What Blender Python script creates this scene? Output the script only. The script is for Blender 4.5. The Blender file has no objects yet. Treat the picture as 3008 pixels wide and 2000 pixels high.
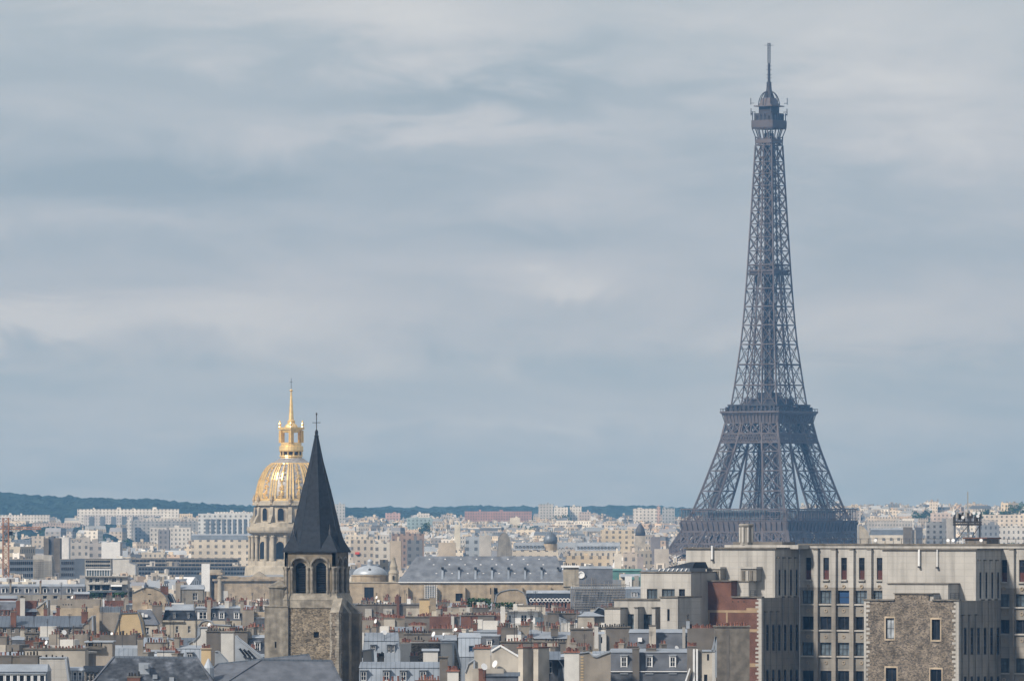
import bpy, bmesh, math, random
from mathutils import Vector, noise as mnoise
sc = bpy.context.scene
COL = sc.collection
F = 21156.0      # focal length in photograph pixels
CU, HV, CZ = 1504.0, 1558.0, 46.0   # centre column, horizon row, camera height
# ---------------------------------------------------------------- camera
cam_d = bpy.data.cameras.new('camera'); cam = bpy.data.objects.new('camera', cam_d); COL.objects.link(cam)
cam.location = (0, 0, CZ); cam.rotation_euler = (math.radians(90), 0, 0)
cam_d.sensor_width = 36.0; cam_d.lens = F / 3008 * 36
cam_d.shift_y = (HV - 1000) / 3008
cam_d.clip_start = 1.0; cam_d.clip_end = 40000
sc.camera = cam
# ---------------------------------------------------------------- light
SUN_EL, SUN_AZ = math.radians(38), math.radians(-48)   # azimuth of the sun measured from straight behind the camera, minus = left
sun_d = bpy.data.lights.new('sun', 'SUN'); sun_d.energy = 3.5; sun_d.angle = math.radians(5); sun_d.color = (1.0, .945, .875)
sun = bpy.data.objects.new('sun', sun_d); COL.objects.link(sun)
sx, sy, sz = math.sin(SUN_AZ) * math.cos(SUN_EL), -math.cos(SUN_AZ) * math.cos(SUN_EL), math.sin(SUN_EL)
sun.rotation_euler = Vector((sx, sy, sz)).to_track_quat('Z', 'Y').to_euler()
W = bpy.data.worlds.new('World'); sc.world = W; W.use_nodes = True
nt = W.node_tree; nt.nodes.clear()
def N(t, **kw):
    n = nt.nodes.new(t)
    for k, v in kw.items(): setattr(n, k, v)
    return n
def M(op, a, b=None, c=None):
    n = N('ShaderNodeMath', operation=op)
    for i, x in enumerate((a, b, c)):
        if x is None: continue
        if isinstance(x, (int, float)): n.inputs[i].default_value = x
        else: nt.links.new(x, n.inputs[i])
    return n.outputs[0]
sky = N('ShaderNodeTexSky'); sky.sky_type = 'NISHITA'; sky.sun_disc = False
sky.sun_elevation = SUN_EL; sky.sun_rotation = math.atan2(sx, sy); sky.air_density = 1.2; sky.dust_density = 2
bg1 = N('ShaderNodeBackground'); bg1.inputs[1].default_value = .1; nt.links.new(sky.outputs[0], bg1.inputs[0])
tc = N('ShaderNodeTexCoord'); sep = N('ShaderNodeSeparateXYZ'); nt.links.new(tc.outputs['Generated'], sep.inputs[0])
dx, dy, dz = sep.outputs
ay = M('MAXIMUM', M('ABSOLUTE', dy), .08)
az = M('DIVIDE', dx, ay); el = M('DIVIDE', dz, ay)
# cloud deck: soft streaks in direction space (az, el are tangents of azimuth and elevation)
cmb = N('ShaderNodeCombineXYZ'); nt.links.new(M('MULTIPLY', az, 19), cmb.inputs[0]); nt.links.new(M('MULTIPLY', el, 82), cmb.inputs[1]); nt.links.new(dy, cmb.inputs[2])
n1 = N('ShaderNodeTexNoise'); n1.inputs['Scale'].default_value = 1.0; n1.inputs['Detail'].default_value = 6; n1.inputs['Roughness'].default_value = .58; n1.inputs['Distortion'].default_value = .6
nt.links.new(cmb.outputs[0], n1.inputs['Vector'])
cmb2 = N('ShaderNodeCombineXYZ'); nt.links.new(M('MULTIPLY', az, 52), cmb2.inputs[0]); nt.links.new(M('MULTIPLY', el, 150), cmb2.inputs[1]); cmb2.inputs[2].default_value = 7
n2 = N('ShaderNodeTexNoise'); n2.inputs['Scale'].default_value = 1.0; n2.inputs['Detail'].default_value = 7; n2.inputs['Roughness'].default_value = .6; n2.inputs['Distortion'].default_value = .8
nt.links.new(cmb2.outputs[0], n2.inputs['Vector'])
wz = M('MULTIPLY', M('SUBTRACT', n2.outputs[0], .5), .012)      # ragged edges for the big clouds
wx = M('MULTIPLY', M('SUBTRACT', n1.outputs[0], .5), .03)
azw, elw = M('ADD', az, wx), M('ADD', el, wz)
def blob(u, v, su, sv, amp):
    a = M('DIVIDE', M('SUBTRACT', azw, (u - CU) / F), su / F)
    b = M('DIVIDE', M('SUBTRACT', elw, (HV - v) / F), sv / F)
    return M('MULTIPLY', M('POWER', 2.718, M('MULTIPLY', M('ADD', M('MULTIPLY', a, a), M('MULTIPLY', b, b)), -1)), amp)
tot = M('ADD', M('ADD', .42, M('MULTIPLY', M('SUBTRACT', n2.outputs[0], .5), .5)), M('MULTIPLY', M('SUBTRACT', n1.outputs[0], .5), .95))
for b in CLOUDS if 'CLOUDS' in globals() else [
    (1150, 60, 520, 120, .42), (200, 60, 420, 90, -.10), (2500, 60, 600, 120, .22), (2800, 300, 420, 200, .34),
    (1500, 285, 640, 52, -.42), (500, 215, 700, 50, -.12), (500, 540, 900, 75, -.42), (1350, 370, 500, 45, .32), (250, 340, 500, 70, .02),
    (1650, 560, 450, 60, .12), (350, 640, 560, 45, .16), (80, 960, 260, 45, .6), (700, 920, 420, 60, .34), (1350, 780, 700, 60, .14),
    (1680, 830, 130, 35, .42), (2750, 560, 500, 70, -.06), (1500, 690, 300, 35, -.14), (2700, 760, 500, 70, -.12),
    (2700, 960, 500, 75, .20), (1200, 1110, 900, 60, -.14), (1900, 1000, 500, 40, .10), (1500, 1300, 6000, 330, .17), (1500, 900, 6000, 160, .16), (1500, 1240, 900, 22, .16),
    (2100, 700, 300, 60, .06)]:
    tot = M('ADD', tot, blob(*b))
mr = N('ShaderNodeValToRGB'); nt.links.new(tot, mr.inputs[0])
e = mr.color_ramp.elements
e[0].position = 0.0; e[0].color = (.345, .40, .445, 1)
e[1].position = 1.0; e[1].color = (.705, .68, .665, 1)
m_ = e.new(.38); m_.color = (.44, .475, .51, 1)
m_ = e.new(.70); m_.color = (.58, .575, .585, 1)
hi = M('SMOOTH_MIN', M('MAXIMUM', M('MULTIPLY', M('SUBTRACT', dz, .1), 1.6), 0.0), 1.0, .2)
mx = N('ShaderNodeMix', data_type='RGBA'); nt.links.new(hi, mx.inputs[0]); nt.links.new(mr.outputs[0], mx.inputs[6]); mx.inputs[7].default_value = (.38, .40, .44, 1)
lowm = N('ShaderNodeValToRGB'); nt.links.new(M('MULTIPLY', el, 10), lowm.inputs[0])     # the real sky is bluer towards the horizon
le = lowm.color_ramp.elements; le[0].position = .1; le[0].color = (.536, .675, .943, 1); le[1].position = 1.0; le[1].color = (.9, .93, .96, 1)
_e = le.new(.31); _e.color = (.643, .735, .904, 1); _e = le.new(.69); _e.color = (.757, .83, .93, 1)
mlow = N('ShaderNodeMix', data_type='RGBA', blend_type='MULTIPLY'); mlow.inputs[0].default_value = 1.0; nt.links.new(mx.outputs[2], mlow.inputs[6]); nt.links.new(lowm.outputs[0], mlow.inputs[7])
bg2 = N('ShaderNodeBackground'); bg2.inputs[1].default_value = 1.0; nt.links.new(mlow.outputs[2], bg2.inputs[0])
ms = N('ShaderNodeMixShader'); ms.inputs[0].default_value = .9
nt.links.new(bg1.outputs[0], ms.inputs[1]); nt.links.new(bg2.outputs[0], ms.inputs[2])
wo = N('ShaderNodeOutputWorld'); nt.links.new(ms.outputs[0], wo.inputs[0])
sc.view_settings.view_transform = 'Standard'; sc.view_settings.look = 'None'; sc.view_settings.exposure = 0.3; sc.view_settings.gamma = 1
sc.cycles.max_bounces = 4; sc.cycles.diffuse_bounces = 2; sc.cycles.glossy_bounces = 2; sc.cycles.volume_bounces = 0
sc.cycles.use_denoising = True
# ---------------------------------------------------------------- materials
MATS = {}
def mat(name, col, rough=.85, metal=0.0, var=.18, scale=.6, stain=0.0, seam=0.0, seamdir='x', bump=0.0, rand=.12, spec=.3, kind=None, vstretch=1.0):
    """procedural surface: base colour, mottled by noise, rain streaks (stain), standing seams, per-object tint"""
    if name in MATS: return MATS[name]
    m = bpy.data.materials.new(name); m.use_nodes = True; MATS[name] = m
    t = m.node_tree; t.nodes.clear(); L = t.links.new
    def n(ty, **kw):
        x = t.nodes.new(ty)
        for k, v in kw.items(): setattr(x, k, v)
        return x
    out = n('ShaderNodeOutputMaterial'); bs = n('ShaderNodeBsdfPrincipled'); L(bs.outputs[0], out.inputs[0])
    bs.inputs['Roughness'].default_value = rough; bs.inputs['Metallic'].default_value = metal; bs.inputs['Specular IOR Level'].default_value = spec
    co = n('ShaderNodeTexCoord').outputs['Object']
    def mult(a, b, fac=1.0):
        x = n('ShaderNodeMix', data_type='RGBA', blend_type='MULTIPLY'); x.inputs[0].default_value = fac; L(a, x.inputs[6]); L(b, x.inputs[7]); return x.outputs[2]
    def noise(sc_, det=4, vs=(1, 1, 1), lo=.35, hi=.65, a=1 - var, b=1 + var):
        mp = n('ShaderNodeMapping'); mp.inputs['Scale'].default_value = vs; L(co, mp.inputs[0])
        x = n('ShaderNodeTexNoise'); x.inputs['Scale'].default_value = sc_; x.inputs['Detail'].default_value = det; L(mp.outputs[0], x.inputs['Vector'])
        r = n('ShaderNodeMapRange'); r.inputs[1].default_value = lo; r.inputs[2].default_value = hi; r.inputs[3].default_value = a; r.inputs[4].default_value = b; L(x.outputs[0], r.inputs[0])
        return r.outputs[0], x.outputs[0]
    base = n('ShaderNodeRGB'); base.outputs[0].default_value = (*col, 1); c = base.outputs[0]
    if kind in ('objcol', 'facade'):
        c = n('ShaderNodeObjectInfo').outputs['Color']
    if kind == 'attr':
        c = n('ShaderNodeVertexColor', layer_name='Col').outputs['Color']
    v1, raw = noise(scale, 5, (1, 1, vstretch)); c = mult(c, v1)
    if stain:
        v2, _ = noise(.55, 3, (1, 1, .12), .48, .75, 1.0, 1 - stain); c = mult(c, v2)
    if kind in ('facade', 'attr'):
        # rows of small windows, far beyond what one could model, on upright faces only
        g = n('ShaderNodeNewGeometry'); s = n('ShaderNodeSeparateXYZ'); L(co, s.inputs[0]); sn = n('ShaderNodeSeparateXYZ'); L(g.outputs['Normal'], sn.inputs[0])
        def mm(op, a, b=None, c_=None):
            x = n('ShaderNodeMath', operation=op)
            for i, q in enumerate((a, b, c_)):
                if q is None: continue
                if isinstance(q, (int, float)): x.inputs[i].default_value = q
                else: L(q, x.inputs[i])
            return x.outputs[0]
        def band(v, p, w, o): return mm('LESS_THAN', mm('ABSOLUTE', mm('SUBTRACT', mm('FRACT', mm('ADD', mm('DIVIDE', v, p), o)), .5)), w)
        oi_ = n('ShaderNodeObjectInfo').outputs['Random']; xx_ = mm('ADD', s.outputs[0], s.outputs[1])
        wm = mm('MULTIPLY', band(mm('DIVIDE', xx_, mm('ADD', mm('MULTIPLY', oi_, .55), .75)), 3.1, .19, .1), band(s.outputs[2], 3.1, .25, .3))
        nz = n('ShaderNodeTexNoise'); nz.inputs['Scale'].default_value = .45; L(co, nz.inputs['Vector']); wm = mm('MULTIPLY', wm, mm('MINIMUM', mm('MULTIPLY', nz.outputs[0], 2.0), 1.0))
        up = mm('LESS_THAN', mm('ABSOLUTE', sn.outputs[2]), .3)
        wm = mm('MULTIPLY', wm, up)
        x = n('ShaderNodeMix', data_type='RGBA'); L(mm('MULTIPLY', wm, .8), x.inputs[0]); L(c, x.inputs[6]); x.inputs[7].default_value = (.05, .06, .075, 1); c = x.outputs[2]
    if seam:
        s = n('ShaderNodeSeparateXYZ'); L(co, s.inputs[0])
        a = n('ShaderNodeMath', operation='DIVIDE'); L(s.outputs['XYZ'.index(seamdir.upper())], a.inputs[0]); a.inputs[1].default_value = .75
        b = n('ShaderNodeMath', operation='FRACT'); L(a.outputs[0], b.inputs[0])
        d = n('ShaderNodeMath', operation='LESS_THAN'); L(b.outputs[0], d.inputs[0]); d.inputs[1].default_value = .2
        r = n('ShaderNodeMapRange'); r.inputs[3].default_value = 1.06; r.inputs[4].default_value = 1 - seam; L(d.outputs[0], r.inputs[0]); c = mult(c, r.outputs[0])
    if rand:
        oi = n('ShaderNodeObjectInfo'); r = n('ShaderNodeMapRange'); r.inputs[3].default_value = 1 - rand; r.inputs[4].default_value = 1 + rand; L(oi.outputs['Random'], r.inputs[0]); c = mult(c, r.outputs[0])
    if kind == 'joint':
        # casting joints of the cladding slabs, on either wall direction
        s = n('ShaderNodeSeparateXYZ'); L(co, s.inputs[0]); lines = []
        for sock, per in ((s.outputs[0], 1.9), (s.outputs[1], 1.9), (s.outputs[2], 1.15)):
            a = n('ShaderNodeMath', operation='DIVIDE'); L(sock, a.inputs[0]); a.inputs[1].default_value = per
            b = n('ShaderNodeMath', operation='FRACT'); L(a.outputs[0], b.inputs[0]); d = n('ShaderNodeMath', operation='LESS_THAN'); L(b.outputs[0], d.inputs[0]); d.inputs[1].default_value = .07; lines.append(d.outputs[0])
        mxx = n('ShaderNodeMath', operation='MAXIMUM'); L(lines[0], mxx.inputs[0]); L(lines[2], mxx.inputs[1])
        r = n('ShaderNodeMapRange'); r.inputs[3].default_value = 1.0; r.inputs[4].default_value = .84; L(mxx.outputs[0], r.inputs[0]); c = mult(c, r.outputs[0])
    if kind == 'rubble' or kind == 'brick':
        vo = n('ShaderNodeTexVoronoi') if kind == 'rubble' else n('ShaderNodeTexBrick')
        if kind == 'rubble':
            mp = n('ShaderNodeMapping'); mp.inputs['Scale'].default_value = (1, 1, 1.5); L(co, mp.inputs[0]); L(mp.outputs[0], vo.inputs['Vector'])
            vo.inputs['Scale'].default_value = 3.6
            s2 = n('ShaderNodeSeparateColor'); L(vo.outputs['Color'], s2.inputs[0])
            r = n('ShaderNodeMapRange'); r.inputs[3].default_value = .45; r.inputs[4].default_value = 1.8; L(s2.outputs[0], r.inputs[0]); c = mult(c, r.outputs[0])
        else:
            v3, _ = noise(5.0, 2, (1, 1, 3), .3, .7, .75, 1.25); c = mult(c, v3)
    L(c, bs.inputs['Base Color'])
    if bump:
        bp = n('ShaderNodeBump'); bp.inputs['Strength'].default_value = bump; bp.inputs['Distance'].default_value = .3; L(raw, bp.inputs['Height']); L(bp.outputs[0], bs.inputs['Normal'])
    return m
mat('cream', (.455, .42, .365), stain=.25, scale=.35)
mat('beige', (.285, .255, .218), stain=.3, scale=.35)
mat('taupe', (.155, .142, .128), stain=.25, scale=.4)
mat('whitewash', (.56, .55, .525), stain=.12, var=.08)
mat('ochre', (.52, .40, .24), stain=.08, var=.06)
mat('tower_stone', (.205, .172, .128), stain=.5, scale=.6, var=.3, bump=.5)
mat('tower_pale', (.27, .245, .205), stain=.55, scale=.9, var=.3, bump=.3)
mat('stone', (.38, .315, .235), stain=.4, scale=.5, var=.22)
mat('pale_stone', (.40, .36, .295), stain=.45, scale=.4, var=.16)
mat('old_stone', (.27, .235, .18), stain=.5, scale=.7, var=.3, bump=.5)
mat('dark_stone', (.15, .135, .115), stain=.3, scale=.7, var=.3)
mat('rubble', (.165, .138, .103), kind='rubble', var=.25, bump=.6)
mat('dull_red', (.09, .035, .03))
mat('hall_slate', (.145, .16, .185), rough=.6, var=.22, scale=.5, stain=-.35)
mat('concrete_grime_shade', (.27, .25, .222), kind='joint', stain=.5, scale=.25, var=.14)  # lower institute walls: grime plus shading by the wings, both put into the colour
mat('rubble_warm', (.128, .108, .086), kind='rubble', var=.3, bump=.4, stain=.2)
mat('brick', (.148, .072, .052), kind='brick', var=.2, scale=.5)
mat('brick_band', (.34, .25, .16), var=.15)
mat('concrete', (.42, .405, .378), kind='joint', stain=.42, scale=.25, var=.09)
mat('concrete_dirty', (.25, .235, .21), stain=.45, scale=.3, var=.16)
mat('slate', (.058, .064, .076), rough=.6, var=.35, scale=.8, stain=-.4)
mat('slate_streaked', (.040, .045, .054), rough=.6, var=.4, scale=1.4, stain=-2.2)
mat('slate_grey', (.105, .115, .135), rough=.6, var=.22, scale=.6, stain=-.2)
mat('slate_dark', (.018, .024, .034), rough=.8, var=.3, scale=1.6)
mat('zinc', (.265, .30, .345), rough=.42, metal=.25, seam=.22, var=.14, scale=.3, rand=.2)
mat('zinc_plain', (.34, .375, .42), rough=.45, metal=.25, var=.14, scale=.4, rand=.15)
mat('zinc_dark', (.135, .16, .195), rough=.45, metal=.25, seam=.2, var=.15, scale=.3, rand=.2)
mat('terracotta', (.20, .092, .068), var=.25, scale=2, rand=.5)
mat('soot', (.035, .032, .03), rand=.3)
mat('iron', (.05, .05, .055), rough=.6)
mat('white_paint', (.72, .73, .74), var=.05)
mat('glass', (.014, .018, .026), rough=.2, spec=.25, var=.3, scale=3, rand=.5)
mat('glass_light', (.10, .13, .155), rough=.2, spec=.6, var=.3, scale=2, rand=.3)
mat('curtain', (.30, .33, .36), var=.3, scale=3)
mat('foliage', (.045, .085, .03), var=.45, scale=.7, rough=1, spec=.05)
mat('forest', (.020, .034, .030), var=.5, scale=.05, rough=1, spec=.02, rand=0)
mat('facade', (1, 1, 1), kind='facade', scale=.08, rand=.05)
mat('facade_plain', (1, 1, 1), kind='objcol', scale=.15, rand=.05)
mat('town', (1, 1, 1), kind='attr', scale=.03, rand=0)
mat('puddled_iron', (.108, .094, .098), rough=.7, var=.12, scale=.1, rand=.04)
mat('iron_dark', (.045, .044, .052), rough=.7, var=.12, scale=.1, rand=0)
mat('gold', (.90, .65, .31), rough=.38, metal=.6, var=.15, scale=1.2, rand=.05)
mat('lead', (.33, .325, .33), rough=.5, metal=.2, var=.2, scale=1)
mat('orange_paint', (.30, .15, .09), var=.15)
mat('blue_cloth', (.025, .07, .17), var=.1)
mat('red_cloth', (.6, .08, .05), var=.1)
mat('green_net', (.10, .22, .21), var=.2)
mat('asphalt', (.05, .05, .052), var=.2, scale=.1, rand=0)
mat('ground_town', (.12, .115, .10), var=.3, scale=.01, rand=0)
# ---------------------------------------------------------------- mesh helpers
class MB:
    def __init__(s): s.v = []; s.f = []; s.m = []; s.mats = []; s.c = None
    def mi(s, m):
        if m not in s.mats: s.mats.append(m)
        return s.mats.index(m)
    def add(s, vs, fs, m):
        b = len(s.v); s.v += [tuple(p) for p in vs]; k = s.mi(m)
        for f in fs: s.f.append(tuple(b + i for i in f)); s.m.append(k)
        return s
    def box(s, x0, x1, y0, y1, z0, z1, m):
        return s.frus(x0, x1, y0, y1, z0, x0, x1, y0, y1, z1, m)
    def frus(s, x0, x1, y0, y1, z0, a0, a1, b0, b1, z1, m):
        vs = [(x0, y0, z0), (x1, y0, z0), (x1, y1, z0), (x0, y1, z0), (a0, b0, z1), (a1, b0, z1), (a1, b1, z1), (a0, b1, z1)]
        return s.add(vs, [(3, 2, 1, 0), (4, 5, 6, 7), (0, 1, 5, 4), (1, 2, 6, 5), (2, 3, 7, 6), (3, 0, 4, 7)], m)
    def prism(s, pts, y0, y1, m):          # polygon in x,z extruded along y
        n = len(pts); vs = [(x, y0, z) for x, z in pts] + [(x, y1, z) for x, z in pts]
        return s.add(vs, [tuple(range(n)), tuple(range(2 * n - 1, n - 1, -1))] + [(i, i + n, (i + 1) % n + n, (i + 1) % n) for i in range(n)], m)
    def beam(s, p, q, w, m, h=None):
        p, q = Vector(p), Vector(q); d = q - p
        if d.length < 1e-6: return s
        d.normalize(); up = Vector((0, 0, 1)) if abs(d.z) < .95 else Vector((0, 1, 0))
        a = d.cross(up).normalized() * (w / 2); b = a.cross(d).normalized() * ((h or w) / 2)
        vs = [p - a - b, p + a - b, p + a + b, p - a + b, q - a - b, q + a - b, q + a + b, q - a + b]
        return s.add(vs, [(0, 3, 2, 1), (4, 5, 6, 7), (0, 1, 5, 4), (1, 2, 6, 5), (2, 3, 7, 6), (3, 0, 4, 7)], m)
    def lathe(s, prof, m, n=16, cx=0, cy=0, rot=0, sq=False):   # prof: (r, z) from bottom up
        vs = []; fs = []
        for r, z in prof:
            for i in range(n):
                a = rot + i * 2 * math.pi / n; vs.append((cx + r * math.cos(a), cy + r * math.sin(a), z))
        for j in range(len(prof) - 1):
            for i in range(n):
                k = (i + 1) % n; fs.append((j * n + i, j * n + k, (j + 1) * n + k, (j + 1) * n + i))
        fs.append(tuple(range(n - 1, -1, -1))); fs.append(tuple((len(prof) - 1) * n + i for i in range(n)))
        return s.add(vs, fs, m)
    def mesh(s, name, smooth=False):
        me = bpy.data.meshes.new(name); me.from_pydata(s.v, [], s.f)
        for m in s.mats: me.materials.append(MATS[m])
        if len(s.mats) > 1: me.polygons.foreach_set('material_index', s.m)
        if smooth: me.polygons.foreach_set('use_smooth', [True] * len(me.polygons))
        if s.c:
            ca = me.color_attributes.new('Col', 'FLOAT_COLOR', 'POINT')
            ca.data.foreach_set('color', [x for c in s.c for x in c])
        me.update(); return me
    def build(s, name, parent=None, loc=(0, 0, 0), smooth=False, rz=0):
        o = bpy.data.objects.new(name, s.mesh(name, smooth)); COL.objects.link(o)
        o.parent = parent; o.location = loc; o.rotation_euler = (0, 0, rz); return o
def tag(o, label=None, cat=None, group=None, kind=None):
    if label: o['label'] = label
    if cat: o['category'] = cat
    if group: o['group'] = group
    if kind: o['kind'] = kind
    return o
def empty(name, loc, rz=0):
    o = bpy.data.objects.new(name, None); COL.objects.link(o); o.location = loc; o.rotation_euler = (0, 0, rz); o.empty_display_size = 2; return o
def inst(name, me, parent, loc, scale=(1, 1, 1), rz=0):
    o = bpy.data.objects.new(name, me); COL.objects.link(o); o.parent = parent; o.location = loc; o.scale = scale; o.rotation_euler = (0, 0, rz); return o
def sst(x, a, b):
    t = min(1, max(0, (x - a) / (b - a))); return t * t * (3 - 2 * t)
def terrain(x, y):
    u = CU + x / max(y, 100) * F
    r = sst(y, 3400, 7900) * (40 + 12 * sst(u, 1900, 2700))
    return r
# ---------------------------------------------------------------- photo-measured local frames
class Fr:
    def __init__(s, name, u, D, label, cat, th=0, base=None, group=None):
        s.D = D; s.th = math.radians(th); s.c, s.s = math.cos(s.th), math.sin(s.th)
        s.X, s.Y = (u - CU) / F * D, D; s.base = terrain(s.X, D) if base is None else base
        s.root = empty(name, (s.X, D, s.base), -s.th); tag(s.root, label, cat, group)
    def x(s, u, y=0):
        a = (u - CU) / F; return (a * (s.Y + s.c * y) - s.X - s.s * y) / (s.c + a * s.s)
    def z(s, v, x=0, y=0):
        return CZ + (HV - v) / F * (s.Y - s.s * x + s.c * y) - s.base
    def P(s, u, v, y=0):
        x = s.x(u, y); return x, s.z(v, x, y)
# ================================================================ setting
def grid_sheet(xs, ys, fz, m):
    mb = MB(); nx = len(xs)
    mb.v = [(x, y, fz(x, y)) for y in ys for x in xs]; mb.mi(m)
    mb.f = [(j * nx + i, j * nx + i + 1, (j + 1) * nx + i + 1, (j + 1) * nx + i) for j in range(len(ys) - 1) for i in range(nx - 1)]
    mb.m = [0] * len(mb.f); return mb
g = grid_sheet([-2800 + 200 * i for i in range(29)], [-600 + 200 * i for i in range(70)], lambda x, y: terrain(x, y), 'ground_town').build('ground')
tag(g, kind='structure')
def ridge(name, D, dist, pts, depth, step, amp, mname='forest', seed=1.0, v0=1640):
    """wooded ridge: crest heights follow the photographed skyline, given as (u, v) at distance D"""
    def crest(u):
        if u <= pts[0][0]: return pts[0][1]
        for (a, b), (c, d) in zip(pts, pts[1:]):
            if u <= c: return b + (d - b) * (u - a) / (c - a)
        return pts[-1][1]
    xa, xb = [(p - CU) / F * D for p in (pts[0][0], pts[-1][0])]
    xs = [xa + (xb - xa) * i / int((xb - xa) / step) for i in range(int((xb - xa) / step) + 1)]
    nd = int(depth / (step * 1.6)); ys = [D - depth + depth * 1.5 * j / nd for j in range(nd + 1)]
    def fz(x, y):
        t = sst(y, D - depth, D); b = sst(y, D + depth * .1, D + depth * .5)
        top = CZ + (HV - crest(CU + x / D * F)) / F * D - amp * .8
        lo = terrain(x, y) - 2
        n_ = mnoise.noise(Vector((x / 15, y / 24, seed))) * amp + mnoise.noise(Vector((x / 55, y / 70, seed + 5))) * amp * .35 + mnoise.noise(Vector((x / 6, y / 9, seed + 9))) * amp * .5
        return lo + (top - lo) * t * (1 - b * .9) + n_ * min(1, t * 6 + .3) * (1 - b)
    o = grid_sheet(xs, ys, fz, mname).build(name); tag(o, kind='structure'); return o
ridge('hills', 9400, 0, [(-400, 1425), (0, 1441), (60, 1447), (180, 1455), (320, 1458), (480, 1463), (560, 1474), (620, 1474), (660, 1480), (760, 1482), (860, 1492), (1000, 1484), (1060, 1488), (1150, 1492), (1300, 1502), (1500, 1530), (1700, 1560)], 1500, 5, 6, seed=2.1)
ridge('hills', 11800, 0, [(-400, 1470), (600, 1478), (900, 1486), (1200, 1486), (1400, 1481), (1600, 1483), (1750, 1481), (1900, 1482), (2050, 1488), (2150, 1500), (2400, 1508), (2560, 1505), (2700, 1510), (2900, 1502), (3060, 1500), (3500, 1500)], 900, 7, 6, seed=8.3)
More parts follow.
